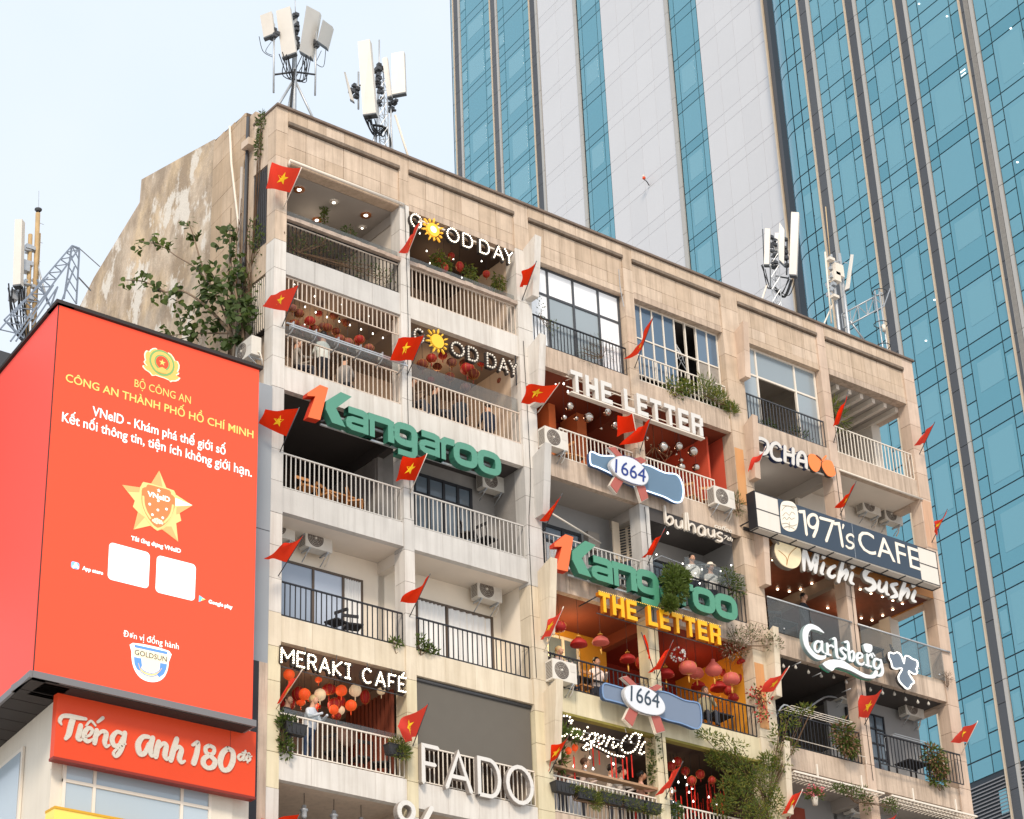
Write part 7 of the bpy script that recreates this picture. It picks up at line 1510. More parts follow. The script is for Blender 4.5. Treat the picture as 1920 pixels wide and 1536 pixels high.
blobs = [((-0.900,6.164,34.948), .3, 9), ((-0.900,5.184,34.537), .3, 14), ((-0.900,4.401,33.749), .32, 18), ((-0.900,3.518,33.222), .35, 22), ((-0.500,6.275,36.365), .25, 9), ((-0.500,5.414,36.018), .28, 15), ((-0.600,4.377,35.331), .25, 12), ((-0.500,3.658,35.681), .2, 8), ((-0.500,3.285,35.102), .25, 14), ((-0.700,2.589,33.652), .35, 22), ((-0.700,1.794,32.915), .45, 44), ((-0.500,1.059,32.774), .4, 40), ((-0.700,1.220,31.978), .5, 56), ((-0.600,0.574,31.215), .45, 50), ((-0.800,2.001,32.415), .4, 40), ((-0.800,2.939,32.309), .35, 30), ((-0.700,1.851,31.488), .4, 36), ((-0.500,0.968,30.652), .35, 30), ((-0.700,2.798,31.705), .35, 26), ((-0.800,4.031,32.152), .35, 18), ((-0.600,1.718,30.820), .3, 18), ((-0.400,1.548,34.219), .25, 14), ((-0.500,1.971,34.155), .2, 9), ((-0.400,1.254,33.566), .28, 16), ((-0.400,0.663,31.803), .3, 24), ((-0.300,0.750,31.244), .3, 20), ((-0.600,3.378,31.773), .3, 12), ((-0.400,1.969,34.610), .22, 8)]
cnt = 0; q = MB()
for (c, R, n) in blobs:
    for _ in range(int(n * 1.3)):
        v = rv() * R * rnd.random() ** .5; s = .135 + .07 * rnd.random(); p_ = Vector(c) - w0 + v
        eul = (R_(rnd.uniform(110, 200)), R_(rnd.uniform(-35, 35)), R_(rnd.uniform(-110, 40)))
        if cnt < 296: put('leaf', fl1 if rnd.random() < .6 else fl2, wt, None, p_, (s, s, s), eul); cnt += 1
        else:
            M4 = Matrix.Translation(p_) @ __import__('mathutils').Euler(eul).to_matrix().to_4x4() @ Matrix.Scale(s, 4); q.add([M4 @ Vector(w_) for w_ in lv_], lf_)
q.build('leaf', LG2, wt, 'stuff')
# creepers round the downpipes
shrub('creeper', 'thin creeper and dead vines on the downpipes beside the corner grille', 'creeper', [((-0.100,0.893,32.021), (.2, .5, 1.2)), ((-0.100,0.747,33.739), (.1, .4, .8)), ((-0.050,0.633,37.436), (.1, .15, .4)), ((-0.050,0.742,36.716), (.08, .12, .5))], LG4, 150, .10, .05, (-.1, .9, 33.0), None, TWIG if False else LG1)
vn = MB()
for i in range(26):
    y = .9 + rnd.random() * 1.0; z0 = 32 + rnd.random() * 3.5; vn.tube([(-.12 - rnd.random() * .1, y + rnd.gauss(0, .1), z0 - k * .7) for k in range(5)], .01, 4, False)
tag(vn.build('hanging_vine', TWIG, None, 'stuff'), 'tangle of dry hanging vines between the corner pillar and tiled side wall', 'vines')
G = 'balcony plants along the facade'
shrub('potted_plant', 'trailing vines threaded through the top left black railing', 'plant', [((0.741,-0.050,33.544), (.5, .1, .35)), ((1.406,-0.050,33.704), (.5, .1, .35)), ((2.421,-0.050,33.488), (.6, .1, .35)), ((3.367,-0.050,33.490), (.5, .1, .35))], LG2, 130, .08, .035, None, G, TWIG)
shrub('hanging_plant', 'long green hanging plant in the top left room', 'plant', [((2.365,1.200,35.742), (.1, .1, .35))], LG1, 140, .09, .04, None, G)
shrub('potted_plant', 'small round plant behind the top left glass', 'plant', [((2.781,0.600,34.972), (.25, .15, .18))], LG2, 90, .09, .04, None, G)
for i, (p_, r_, lab) in enumerate((((5.699,0.500,35.063), (.22, .15, .3), 'left hanging fern of the top cafe'), ((6.067,0.600,35.036), (.12, .12, .3), 'thin hanging fern beside the red cylinder'), ((6.714,0.400,34.952), (.22, .15, .38), 'middle hanging fern of the top cafe, brightest'), ((7.714,0.400,34.987), (.2, .15, .32), 'right hanging fern of the top cafe'))):
    shrub('hanging_plant', lab, 'plant', [(p_, r_)], LG1, 230, .12, .045, None, 'hanging ferns of the top cafe', LG3, (0, 0, -1))
shrub('potted_plant', 'bare twiggy shrub before the white blind windows', 'plant', [((11.010,-0.100,33.651), (.55, .2, .45)), ((10.532,-0.100,33.321), (.4, .2, .3))], TWIG, 240, .14, .008, None, G, LG4)
shrub('potted_plant', 'thin sprig growing up the left white blind window', 'plant', [((8.881,0.000,34.309), (.12, .08, .5)), ((9.282,0.000,33.884), (.25, .08, .25))], LG4, 26, .08, .04, None, G)
shrub('potted_plant', 'green bushes at the broken window railing, left', 'plant', [((13.811,-0.050,33.273), (.4, .2, .35)), ((14.247,-0.050,33.462), (.3, .2, .25))], LG1, 230, .11, .045, None, G, LG3)
shrub('potted_plant', 'spiky green plants at the broken window railing, right', 'plant', [((15.115,-0.050,33.679), (.4, .2, .5)), ((15.524,-0.050,33.498), (.35, .2, .3)), ((15.984,-0.100,33.202), (.25, .15, .18))], LG1, 230, .2, .03, None, G, LG3, (0, 0, 1))
shrub('agave', 'spiky agave leaning past the pillar at the top right', 'plant', [((20.814,0.200,34.859), (.15, .15, .25)), ((21.062,0.200,34.459), (.3, .2, .3))], LG1, 90, .38, .035, None, G, LG3)
shrub('potted_plant', 'small plants behind the black railing at the top right bay', 'plant', [((17.811,0.200,33.303), (.4, .15, .2)), ((19.179,0.200,33.432), (.5, .15, .2))], LG2, 80, .12, .05, None, G)
shrub('potted_plant', 'grassy plant under the right air conditioner of the red cafe', 'plant', [((15.910,-0.100,30.062), (.2, .15, .35))], LG4, 130, .16, .02, None, G, LG1)
shrub('bushy_plant', 'dense round bush covering a letter of the green sign', 'plant', [((12.512,-0.750,26.612), (.32, .3, .42)), ((12.546,-0.800,26.206), (.32, .3, .3)), ((12.838,-0.700,26.711), (.28, .25, .3)), ((12.276,-0.800,25.795), (.2, .2, .2))], LG1, 520, .13, .055, (12.747,-0.200,25.998), G, LG1)
shrub('bushy_plant', 'airy small tree right of the glass, under the coffee sign', 'plant', [((15.252,-0.100,27.530), (.35, .2, .35)), ((15.541,-0.100,27.354), (.3, .2, .4))], LG4, 210, .11, .045, None, G, LG1)
shrub('potted_plant', 'small shrubs at the left of the right cream balcony', 'plant', [((4.463,-0.020,23.124), (.18, .12, .25)), ((4.789,-0.020,23.055), (.2, .12, .12))], LG1, 110, .12, .05, None, G, LG2)
shrub('potted_plant', 'low plant at the right end of the left cream balcony', 'plant', [((3.716,-0.020,22.998), (.2, .1, .12))], LG1, 90, .11, .045, None, G)
shrub('trailing_plant', 'climbing vine at the left pillar of the lantern cafe', 'plant', [((0.418,-0.100,20.033), (.15, .12, .5)), ((0.529,-0.150,20.235), (.3, .12, .12)), ((0.525,-0.100,19.664), (.18, .1, .3))], LG1, 130, .12, .055, None, G, LG2)
shrub('fern', 'green fern in the black trough by the slim pillar', 'plant', [((3.646,-0.200,20.279), (.26, .16, .16)), ((3.732,-0.250,20.079), (.2, .1, .16))], LG1, 320, .15, .02, None, G, LG3)
# climbing roses / bougainvillea and the big vine
shrub('flowering_shrub', 'pale spindly shrub spilling over right of the yellow letters', 'shrub', [((15.373,-0.200,25.778), (.5, .25, .3)), ((16.016,-0.300,25.954), (.5, .25, .28)), ((16.518,-0.400,25.758), (.4, .2, .25)), ((15.419,0.100,25.523), (.5, .25, .3))], LG4, 210, .09, .035, None, G, mat('pale_blossom', (.55, .42, .34), .8))
shrub('dry_creeper', 'dark dry creeper hanging under the balcony edge by the lanterns', 'creeper', [((15.393,0.150,25.422), (.45, .2, .3))], TWIG, 330, .16, .008, None, G)
shrub('flowering_shrub', 'red bougainvillea blossoms on the orange pier', 'shrub', [((16.028,-0.300,24.009), (.28, .2, .35)), ((15.927,-0.300,23.519), (.3, .2, .2)), ((15.894,-0.100,24.204), (.2, .2, .25))], mat('crimson_petal', (.50, .035, .03), .7), 60, .09, .07, None, G, LG1)
shrub('climbing_vine', 'wiry leafy branches arching over the pier at the lower centre', 'vine', [((14.503,-0.400,22.358), (.7, .2, .2)), ((13.830,-0.300,22.484), (.5, .2, .12)), ((16.371,-0.400,22.954), (.3, .2, .4)), ((16.749,-0.500,23.465), (.35, .2, .3)), ((17.325,-0.600,23.865), (.3, .2, .15)), ((16.477,-0.300,22.233), (.3, .2, .3)), ((16.852,-0.300,22.768), (.25, .2, .2))], LG1, 120, .12, .04, (15.928,-0.200,21.097), G, LG3)
shrub('big_vine', 'large dense green vine spilling from the dark ribbon cave', 'vine', [((14.648,-0.200,21.993), (.6, .3, .3)), ((15.009,-0.400,21.624), (.6, .35, .45)), ((15.478,-0.500,21.380), (.5, .35, .5)), ((14.721,-0.400,20.825), (.6, .35, .5)), ((15.176,-0.500,20.507), (.5, .3, .4)), ((14.344,0.000,21.995), (.4, .2, .25)), ((15.919,-0.400,20.963), (.3, .3, .5)), ((14.573,-0.300,21.273), (.5, .3, .3)), ((15.960,-0.300,22.135), (.35, .2, .3)), ((14.306,-0.100,20.689), (.35, .2, .3))], LG1, 430, .10, .035, (15.852,-0.200,20.485), G, LG3)
shrub('creeper', 'ivy round the slim pillar between bulb script and ribbon cave', 'creeper', [((12.155,0.050,22.039), (.14, .15, .7)), ((12.066,0.100,21.372), (.12, .12, .5)), ((12.656,-0.050,20.267), (.2, .12, .25))], LG2, 210, .09, .05, None, G, LG1)
shrub('climbing_vine', 'broad leaves at the left pier under the bottle sign', 'vine', [((8.717,-0.050,21.482), (.16, .12, .35)), ((8.770,-0.150,21.677), (.2, .12, .12)), ((9.171,-0.150,21.612), (.2, .12, .12)), ((8.897,0.100,20.991), (.18, .15, .35))], LG1, 110, .17, .05, None, G, LG2)
shrub('moss_plants', 'mossy trailing plants along the row of black troughs', 'plant', [((9.038,-0.200,20.151), (.35, .14, .08)), ((9.456,-0.220,20.108), (.4, .14, .13)), ((9.986,-0.220,20.118), (.4, .14, .15)), ((10.521,-0.220,20.129), (.4, .14, .13)), ((11.057,-0.220,20.082), (.4, .14, .13)), ((11.601,-0.220,20.063), (.4, .14, .13)), ((9.743,-0.240,19.914), (.2, .1, .2))], LG1, 420, .11, .018, None, G, LG3)
for (p_, r_, lab) in ((((19.176,-0.250,23.585)), (.42, .25, .5), 'bushy plant with drooping brown leaves on the black railing, fourth storey down'), (((22.880,-0.250,23.623)), (.42, .25, .42), 'bushy plant hung on the corner railing at the lower right')):
    shrub('bushy_plant', lab, 'plant', [(p_, r_), ((p_[0] + .15, p_[1], p_[2] - .3), (r_[0] * .8, .2, .3))], LG1, 420, .15, .05, None, 'bushy plants on the black railings', mat('brown_drooping_leaf', (.24, .13, .07), .8), (0, 0, -.3))
shrub('potted_plant', 'low green plant at the foot of the corner railing', 'plant', [((23.096,-0.150,22.956), (.45, .15, .16))], LG1, 200, .12, .045, None, G, LG3)
shrub('dry_tuft', 'dry brown tuft of grass on the right corner ledge', 'plant', [((24.090,-0.120,26.401), (.18, .12, .15))], TWIG, 130, .13, .01, None, G)
shrub('climbing_vine', 'light vine over the white pergola and slim pillar at the bottom', 'vine', [((19.123,-0.400,21.842), (.35, .2, .2)), ((19.855,-0.200,21.796), (.2, .15, .4)), ((20.606,-0.400,21.715), (.3, .2, .2)), ((18.490,-0.500,21.807), (.3, .2, .08))], LG1, 130, .10, .045, None, G, LG4)
hp = thing('hanging_basket', 'white pot of pink flowers hanging at the bottom right', 'hanging pot', (17.647,-0.300,21.344)); MB().lathe([(0, -.12), (.07, -.12), (.10, .08), (.11, .10), (0, .10)], n=14).build('pot', METW, hp)
q = MB(); clump(q, Vector((0, 0, .2)), (.32, .25, .14), 150, .1, .05); q.build('foliage', LG1, hp, 'stuff'); q = MB(); clump(q, Vector((0, 0, .28)), (.34, .25, .14), 90, .08, .07); q.build('flower', mat('pink_petal', (.62, .16, .18), .7), hp, 'stuff')
for a in range(3): MB().tube([(.1 * math.cos(a * 2.1), .1 * math.sin(a * 2.1), .1), (0, 0, .62)], .004, 4).build('chain', WIRE, hp)
# ================================================================== people
SKIN = flat('skin_tone', (206, 158, 130), .6); SKIN2 = flat('tan_skin_tone', (178, 128, 98), .6)
HAIRS = {'black': flat('black_hair', (26, 22, 20), .5), 'brown': flat('brown_hair', (84, 56, 38), .6), 'blond': flat('blond_hair', (206, 178, 128), .6), 'grey': flat('grey_hair', (120, 100, 84), .6)}
def person(loc, rz, label, top, hair='black', skin=SKIN, legs=(50, 52, 62), seated=False, hat=None, long=False, lean=0.0, arm='table'):
    e = thing('person', label, 'person', loc, rot=(0, 0, rz))
    hip = .48 if seated else .92
    J = {'pel': (0, 0, hip), 'bel': (0, -.02 - lean * .3, hip + .18), 'che': (0, -.03 - lean * .7, hip + .40), 'nek': (0, -.02 - lean, hip + .56), 'hea': (0, -.05 - lean * 1.1, hip + .66), 'top': (0, -.05 - lean * 1.15, hip + .80)}
    V = [J[k] for k in ('pel', 'bel', 'che', 'nek', 'hea', 'top')]; R0 = [.155, .135, .15, .055, .082, .072]; E = [(0, 1), (1, 2), (2, 3), (3, 4), (4, 5)]
    def chain(pts, rs, root):
        pr = root
        for p, r in zip(pts, rs): V.append(p); R0.append(r); E.append((pr, len(V) - 1)); pr = len(V) - 1
    for s in (-1, 1):
        sh = (s * .17, J['che'][1], hip + .46)
        if arm == 'table': pts = [sh, (s * .22, J['che'][1] - .10, hip + .22), (s * .12, J['che'][1] - .34, hip + .28), (s * .08, J['che'][1] - .42, hip + .30)]
        elif arm == 'chin' and s == 1: pts = [sh, (s * .24, J['che'][1] - .15, hip + .22), (s * .10, J['che'][1] - .18, hip + .52), (s * .05, J['che'][1] - .15, hip + .60)]
        else: pts = [sh, (s * .23, J['che'][1], hip + .18), (s * .22, J['che'][1] - .10, hip - .05), (s * .22, J['che'][1] - .12, hip - .14)]
        chain(pts, [.06, .045, .034, .036], 2)
        if seated: chain([(s * .10, -.05, hip - .01), (s * .12, -.45, hip + .0), (s * .12, -.45, .10), (s * .12, -.58, .05)], [.085, .065, .045, .04], 0)
        else: chain([(s * .10, 0, hip - .08), (s * .11, -.02, .50), (s * .11, .02, .10), (s * .11, -.12, .04)], [.09, .065, .045, .04], 0)
    me = bpy.data.meshes.new('body'); me.from_pydata(V, E, []); o = put('body', me, e)
    sk = o.modifiers.new('skin', 'SKIN'); sk.use_smooth_shade = True
    for i, r in enumerate(R0): me.skin_vertices[0].data[i].radius = (r * (1.25 if i < 3 else 1), r); me.skin_vertices[0].data[i].use_root = i == 0
    ss = o.modifiers.new('sub', 'SUBSURF'); ss.levels = 1; ss.render_levels = 1
    # one material that colours the clothes by height in the figure's own space
    m = bpy.data.materials.new('figure_clothes'); m.use_nodes = True; n = m.node_tree; b = n.nodes['Principled BSDF']; b.inputs['Roughness'].default_value = .75
    tcn = n.nodes.new('ShaderNodeTexCoord'); sx = n.nodes.new('ShaderNodeSeparateXYZ'); n.links.new(tcn.outputs['Object'], sx.inputs[0])
    cr_ = n.nodes.new('ShaderNodeValToRGB'); cr_.color_ramp.interpolation = 'CONSTANT'; mr = n.nodes.new('ShaderNodeMath'); mr.operation = 'DIVIDE'; mr.inputs[1].default_value = 2.0; n.links.new(sx.outputs[2], mr.inputs[0]); n.links.new(mr.outputs[0], cr_.inputs[0])
    el = cr_.color_ramp.elements; el[0].position = 0; el[0].color = (*lin(legs), 1); el[1].position = (hip + .02) / 2; el[1].color = (*lin(top), 1); q_ = el.new((hip + .53) / 2); q_.color = (*skin.node_tree.nodes['Principled BSDF'].inputs['Base Color'].default_value[:3], 1)
    n.links.new(cr_.outputs[0], b.inputs['Base Color']); me.materials.append(m)
    hz = J['hea'][2] + .06; hy = J['hea'][1]
    hm = HAIRS[hair]; hb = MB().sphere((0, hy + .025, hz + .045), .108, 12, 8, 1.0, sx=.92)
    if long: hb.sphere((0, hy + .06, hz - .08), .10, 10, 7, 1.5, sx=1.0, sy=.6)
    hb.build('hair', hm, e)
    f = MB(); f.sphere((0, hy - .055, hz - .015), .075, 12, 8, 1.25, sx=.92); f.add([(-.014, hy - .125, hz - .03), (.014, hy - .125, hz - .03), (0, hy - .15, hz - .032), (0, hy - .12, hz + .015)], [(0, 1, 2), (0, 2, 3), (1, 3, 2)])
    for s in (-1, 1): f.sphere((s * .083, hy, hz - .02), .024, 6, 4, 1.3, sx=.5)
    fo = f.build('face', skin, e)
    g_ = MB()
    for s in (-1, 1): g_.sphere((s * .028, hy - .123, hz + .0), .009, 6, 4)
    g_.box(-.02, .02, hy - .128, hy - .122, hz - .07, hz - .064); g_.build('eyes_and_mouth', flat('dark_feature', (60, 30, 26)), fo)
    if hat: MB().lathe([(0, .13), (.08, .11), (.11, .04), (.11, .03), (.17, .01), (.17, 0), (0, 0)], (0, hy, hz + .05), 14).build('hat', flat('hat_' + str(hat[0]), hat), e)
    return e
k5 = T[4]
person((1.55, .55, k5), .3, 'blond person in a pale shirt leaning on the lantern cafe rail', (200, 206, 214), 'blond', seated=False, legs=(40, 60, 92), lean=.1)
person((1.05, .8, k5), .2, 'person in dark clothes beside the blond one, lantern cafe', (50, 50, 54), 'brown', lean=.05)
person((1.1, .6, T[1]), 1.2, 'seated person in a grey top behind the second storey railing, left', (150, 140, 128), 'grey', seated=True)
person((1.9, .5, T[1]), 3.1, 'person in a pale blouse and black skirt standing by the second storey railing', (214, 218, 210), 'black', legs=(36, 36, 44))
person((2.6, .6, T[1]), 2.2, 'person in a patterned shirt behind the second storey railing', (140, 134, 130), 'black', seated=True)
person((5.5, .6, T[1]), 1.0, 'person in black seated at the left of the right second storey cafe', (40, 40, 48), 'brown', seated=True, arm='down')
person((6.3, .5, T[1]), 2.4, 'long-haired woman in a dark cardigan, centre of the right second storey cafe', (44, 52, 62), 'brown', seated=True, long=True)
person((7.3, .5, T[1]), 3.0, 'person in a navy top at the right of the second storey cafe', (40, 50, 70), 'black', seated=True)
person((4.75, .6, T[1]), .5, 'person in brown at the far left of the right second storey cafe', (110, 84, 66), 'black', seated=True)
person((8.85, .5, T[3]), -.3, 'dark-haired person behind the air conditioner of the lantern balcony', (60, 50, 50), 'black', seated=True)
person((9.25, .45, T[3]), .1, 'fair-haired woman with sunglasses by the door of the lantern balcony', (180, 160, 150), 'blond', long=True, lean=.05, seated=True)
person((10.75, .7, T[3] - .35), -.2, 'dark-haired boy in white and red looking over the black railing', (226, 210, 200), 'black', lean=.08)
person((14.6, .55, T[3] + .05), -.4, 'long-haired woman in an olive top sitting under the red lanterns', (150, 140, 110), 'grey', long=True, arm='chin', seated=True)
for (x, lab, top, hr, lg_) in ((9.35, 'woman with long brown hair, leftmost of the row behind the timber counter', (170, 120, 100), 'brown', True), (10.1, 'brown-haired man, second in the row behind the timber counter', (220, 200, 190), 'brown', False), (11.0, 'dark-haired man in a white tee, third behind the counter', (220, 214, 206), 'black', False), (11.35, 'dark-haired man with a beard, right of the white tee', (216, 206, 196), 'black', False)):
    person((x - .15, .5, k5 + .04), .9, lab, top, hr, SKIN, long=lg_, arm='table', lean=.04)
person((11.8, .42, k5 + .02), .9, 'dark-haired man at the right end of the timber counter by the slim pillar', (200, 150, 130), 'black', SKIN2, lean=.05)
person((12.95, .5, T[4] - .25), -.3, 'person in sunglasses and pale cap at the bottom before the ribbon cave', (70, 90, 110), 'black', hat=(230, 220, 200))
person((14.35, .4, T[2] + .12), -.3, 'dark-haired person in a white shirt behind the glass by the lights', (232, 228, 220), 'black')
person((15.05, .4, T[2] + .0), -.3, 'person in a cream cap right of the dark-haired one', (200, 196, 190), 'black', hat=(226, 214, 196))
person((18.95, .6, T[2] + .1), .2, 'waiter in a black shirt standing behind the glass above the script sign', (30, 34, 44), 'black', arm='down')
# ================================================================== roof antennas
AP = mat('antenna_white_plastic', (.72, .68, .62), .5, vary=.05, grain=.1, gscale=3); APD = flat('antenna_dark_end', (96, 100, 104)); YP = mat('rusty_yellow_pole', (.52, .36, .18), .7, grain=.5, gscale=6)
def panel(par, q, th=(.12, .10, 0), m=None):
    q = [Vector(p) for p in q]; t = Vector(th); MB().hexa([q[3], q[2], q[2] + t, q[3] + t, q[0], q[1], q[1] + t, q[0] + t]).build('antenna_panel', m or AP, par)
    MB().hexa([q[3] + Vector((0, 0, -.05)), q[2] + Vector((0, 0, -.05)), q[2] + t + Vector((0, 0, -.05)), q[3] + t + Vector((0, 0, -.05)), q[3] - Vector((0, 0, .001)), q[2] - Vector((0, 0, .001)), q[2] + t - Vector((0, 0, .001)), q[3] + t - Vector((0, 0, .001))]).build('panel_end', APD, par)
def cables(par, a, b, n, sag=.35, r=.014):
    q = MB()
    for i in range(n):
        p = Vector(a) + Vector((rnd.gauss(0, .12), rnd.gauss(0, .08), rnd.gauss(0, .05))); e_ = Vector(b) + rv() * .05; m_ = p.lerp(e_, .5) + Vector((rnd.gauss(0, .1), 0, -sag)); q.tube(catmull([p, m_, e_], 5), r, 4, False)
    q.build('cable', WIRE, par, 'stuff')
def gear(par, a, b, n, m=METD):
    q = MB()
    for i in range(n):
        p = Vector(a).lerp(Vector(b), rnd.random()) + Vector((rnd.gauss(0, .06), rnd.gauss(0, .06), 0)); s = .03 + .05 * rnd.random(); q.box(p.x - s, p.x + s, p.y - s, p.y + s, p.z - s * .8, p.z + s * .8)
    q.build('clamp', m, par, 'stuff')
def lattice(mb, a, b, w, n, r=.018):
    a, b = Vector(a), Vector(b); d = (b - a).normalized(); u = d.orthogonal().normalized(); v = d.cross(u); C3 = [u * w * math.cos(t) + v * w * math.sin(t) for t in (0, 2.094, 4.189)]
    for c in C3: mb.tube([a + c, b + c], r, 5)
    for i in range(n):
        for j in range(3):
            p, q = a.lerp(b, i / n) + C3[j], a.lerp(b, (i + 1) / n) + C3[(j + 1) % 3]; mb.tube([p, q], r * .6, 3, False); mb.tube([a.lerp(b, (i + 1) / n) + C3[j], q], r * .6, 3, False)
ma = thing('antenna_mast', 'tripod mast with four pale panel antennas above the left corner', 'antenna', (2.5, 3, 37)); ma.location = (0, 0, 0)
MB().tube([(2.481,3.000,44.550), (2.510,3.000,43.728)], .015, 5).tube([(2.510,3.000,43.728), (2.499,3.000,41.484), (2.5, 3, 37)], .07, 8).build('mast_pole', METG, ma)
def ext(a, b, k=1.7): return [Vector(a), Vector(a).lerp(Vector(b), k)]
for t_ in ((1.933,3.000,40.202), (3.175,3.000,40.266)): MB().tube(ext((2.500,3.000,41.427), t_), .04, 6).build('brace', METG, ma)
MB().tube([(2.500,3.000,41.427), (2.5, 4.5, 37.0)], .04, 6).build('brace', METG, ma)
for (q_, ya, yb) in (((0, 0), 0, 0),): pass
panel(ma, [(1.763,2.900,43.511), (1.991,2.500,43.532), (2.287,2.600,42.067), (2.061,3.000,42.032)]); panel(ma, [(2.634,2.600,43.922), (3.375,3.000,44.253), (3.168,3.100,42.547), (2.461,2.700,42.252)])
panel(ma, [(1.347,3.100,43.277), (1.551,2.800,43.338), (1.715,2.900,42.681), (1.544,3.200,42.637)]); panel(ma, [(3.278,2.700,43.758), (3.889,3.100,44.024), (3.761,3.200,43.250), (3.158,2.800,42.983)])
for x_ in (514, 591): MB().tube([(1.775,3.000,43.099), (1.799,3.000,40.634)] if x_ == 514 else [(3.247,3.000,43.468), (3.219,3.000,41.140)], .03, 6).build('side_pole', METG, ma)
MB().tube([(1.825,3.000,41.289), (2.515,3.000,41.683), (3.220,3.000,41.891)], .03, 6).build('cross_arm', METD, ma)
gear(ma, (2.491,3.000,43.719), (2.543,3.000,42.468), 26); gear(ma, (1.810,3.000,43.252), (1.821,3.000,42.594), 6); gear(ma, (3.230,3.000,43.164), (3.232,3.000,42.870), 5)
cables(ma, (2.206,2.900,42.083), (2.500,3.000,41.389), 8); cables(ma, (2.795,2.900,42.342), (2.537,3.000,41.405), 8); cables(ma, (1.501,3.100,42.553), (1.777,3.000,41.938), 2, .2, .01); cables(ma, (3.599,3.100,43.135), (3.235,3.000,42.325), 2, .3, .01); MB().tube(catmull([(2.450,2.900,41.689), (2.384,2.900,41.088), (2.258,2.800,40.125)], 4), .035, 5).build('cable', WIRE, ma)
mb_ = thing('antenna_mast', 'lattice mast with one tall and two narrow pale panel antennas', 'antenna', (0, 0, 0))
q = MB(); lattice(q, (5.75, 3, 37.0), (5.637,3.000,43.173), .16, 14); q.build('lattice', METG, mb_); MB().tube([(5.3, 3.1, 37), (5.592,3.100,43.475), (5.600,3.100,44.285)], .025, 6).build('mast_pole', METG, mb_)
panel(mb_, [(4.526,2.700,43.494), (4.824,2.500,43.590), (5.029,2.500,40.988), (4.772,2.800,40.993)], (.18, .14, 0)); panel(mb_, [(5.489,2.800,43.364), (5.598,2.700,43.398), (5.737,2.700,42.035), (5.667,2.800,42.016)]); panel(mb_, [(5.838,2.800,43.697), (6.163,2.600,43.790), (6.194,2.600,42.296), (5.838,2.800,42.171)]); panel(mb_, [(4.229,3.000,42.434), (4.228,2.900,42.363), (4.531,2.900,41.422), (4.448,3.000,41.544)], (.05, .05, 0))
MB().tube(ext((6.090,3.000,41.627), (6.540,3.000,40.315)), .04, 6).build('brace', METW, mb_); MB().tube(ext((5.402,3.000,40.877), (5.282,3.000,40.290)), .04, 6).build('brace', METG, mb_); MB().tube([(5.942,3.000,42.272), (5.929,3.000,41.287), (6.1, 3, 37)], .03, 6).build('side_pole', METG, mb_); MB().tube([(4.758,3.000,42.653), (4.752,3.000,41.284)], .03, 6).build('side_pole', METG, mb_); MB().tube([(4.756,3.000,42.161), (5.591,3.000,42.419)], .025, 5).build('cross_arm', METD, mb_)
gear(mb_, (5.481,3.000,43.265), (5.525,3.000,41.704), 22); gear(mb_, (5.942,3.000,42.272), (5.975,3.000,41.794), 8); gear(mb_, (4.602,3.000,42.095), (4.676,3.000,41.446), 8)
cables(mb_, (4.995,2.800,41.035), (5.712,3.000,41.004), 8, .45, .018); MB().tube(catmull([(5.217,2.900,40.839), (5.712,3.000,41.004), (5.882,3.000,40.590), (5.839,3.000,40.189)], 5), .04, 6).build('cable', WIRE, mb_)
mc = thing('antenna_mast', 'lattice mast with four upright pale antennas before the white tower', 'antenna', (0, 0, 0))
q = MB(); lattice(q, ((21.577,3.000,40.207)[0], 3, 37.0), (21.909,3.000,42.867), .17, 12); q.build('lattice', METG, mc)
panel(mc, [(21.465,2.900,43.236), (21.610,2.800,43.217), (21.375,2.800,41.716), (21.230,2.900,41.716)]); panel(mc, [(22.046,3.000,43.315), (22.131,2.900,43.294), (21.999,2.900,42.546), (21.919,3.000,42.548)]); panel(mc, [(22.325,3.000,43.846), (22.421,2.900,43.523), (22.209,2.900,42.065), (22.061,3.000,42.278)]); panel(mc, [(22.754,2.800,44.333), (22.921,2.600,44.260), (22.445,2.600,41.573), (22.304,2.800,41.647)], (.16, .12, 0))
MB().tube(ext((21.378,3.000,40.997), (21.008,3.000,40.180)), .035, 6).build('brace', METW, mc); MB().tube([(22.613,3.000,43.233), (22.397,3.000,41.756)], .03, 6).build('side_pole', METD, mc); MB().tube([(21.453,3.000,43.240), (21.341,3.000,41.701)], .02, 5).build('side_pole', METD, mc); MB().tube([(21.483,3.000,43.902), (21.439,3.000,43.127)], .008, 4).build('lightning_rod', METG, mc)
gear(mc, (21.898,3.000,43.188), (21.835,3.000,41.877), 26); gear(mc, (22.521,3.000,43.308), (22.466,3.000,42.101), 8); cables(mc, (22.476,2.800,41.533), (21.724,3.000,40.991), 8, .5, .018); cables(mc, (21.344,2.900,41.693), (21.569,3.000,40.937), 5); MB().tube([(21.863,3.000,41.504), (22.455,3.000,41.627)], .03, 5).build('cross_arm', METD, mc)
sh_ = MB(); 
for j in range(8): p = (21.956,3.000,40.274); sh_.tube([(p[0] + j * .14, 2.8, 37.4 + .8), (p[0] + j * .14, 2.8, 37.4 + .6)], .01, 4)
sh_.box((21.873,3.000,40.204)[0], (22.574,3.000,40.232)[0], 2.5, 3, 37.9, 37.98); sh_.build('solar_rack', METG, mc)
md = thing('antenna_mast', 'twin-post mast with a tilted square antenna before the tower fins', 'antenna', (0, 0, 0))
MB().tube([((24.679,3.000,40.199)[0], 3, 37), (24.755,3.000,43.398)], .06, 6).build('mast_pole', METG, md); MB().tube([((25.173,3.000,40.214)[0], 3, 37), (25.207,3.000,43.604)], .06, 6).build('mast_pole', METG, md); MB().tube([(24.700,3.000,43.378), (24.780,3.000,45.411)], .02, 5).build('whip_aerial', flat('pale_bronze', (196, 170, 130)), md)
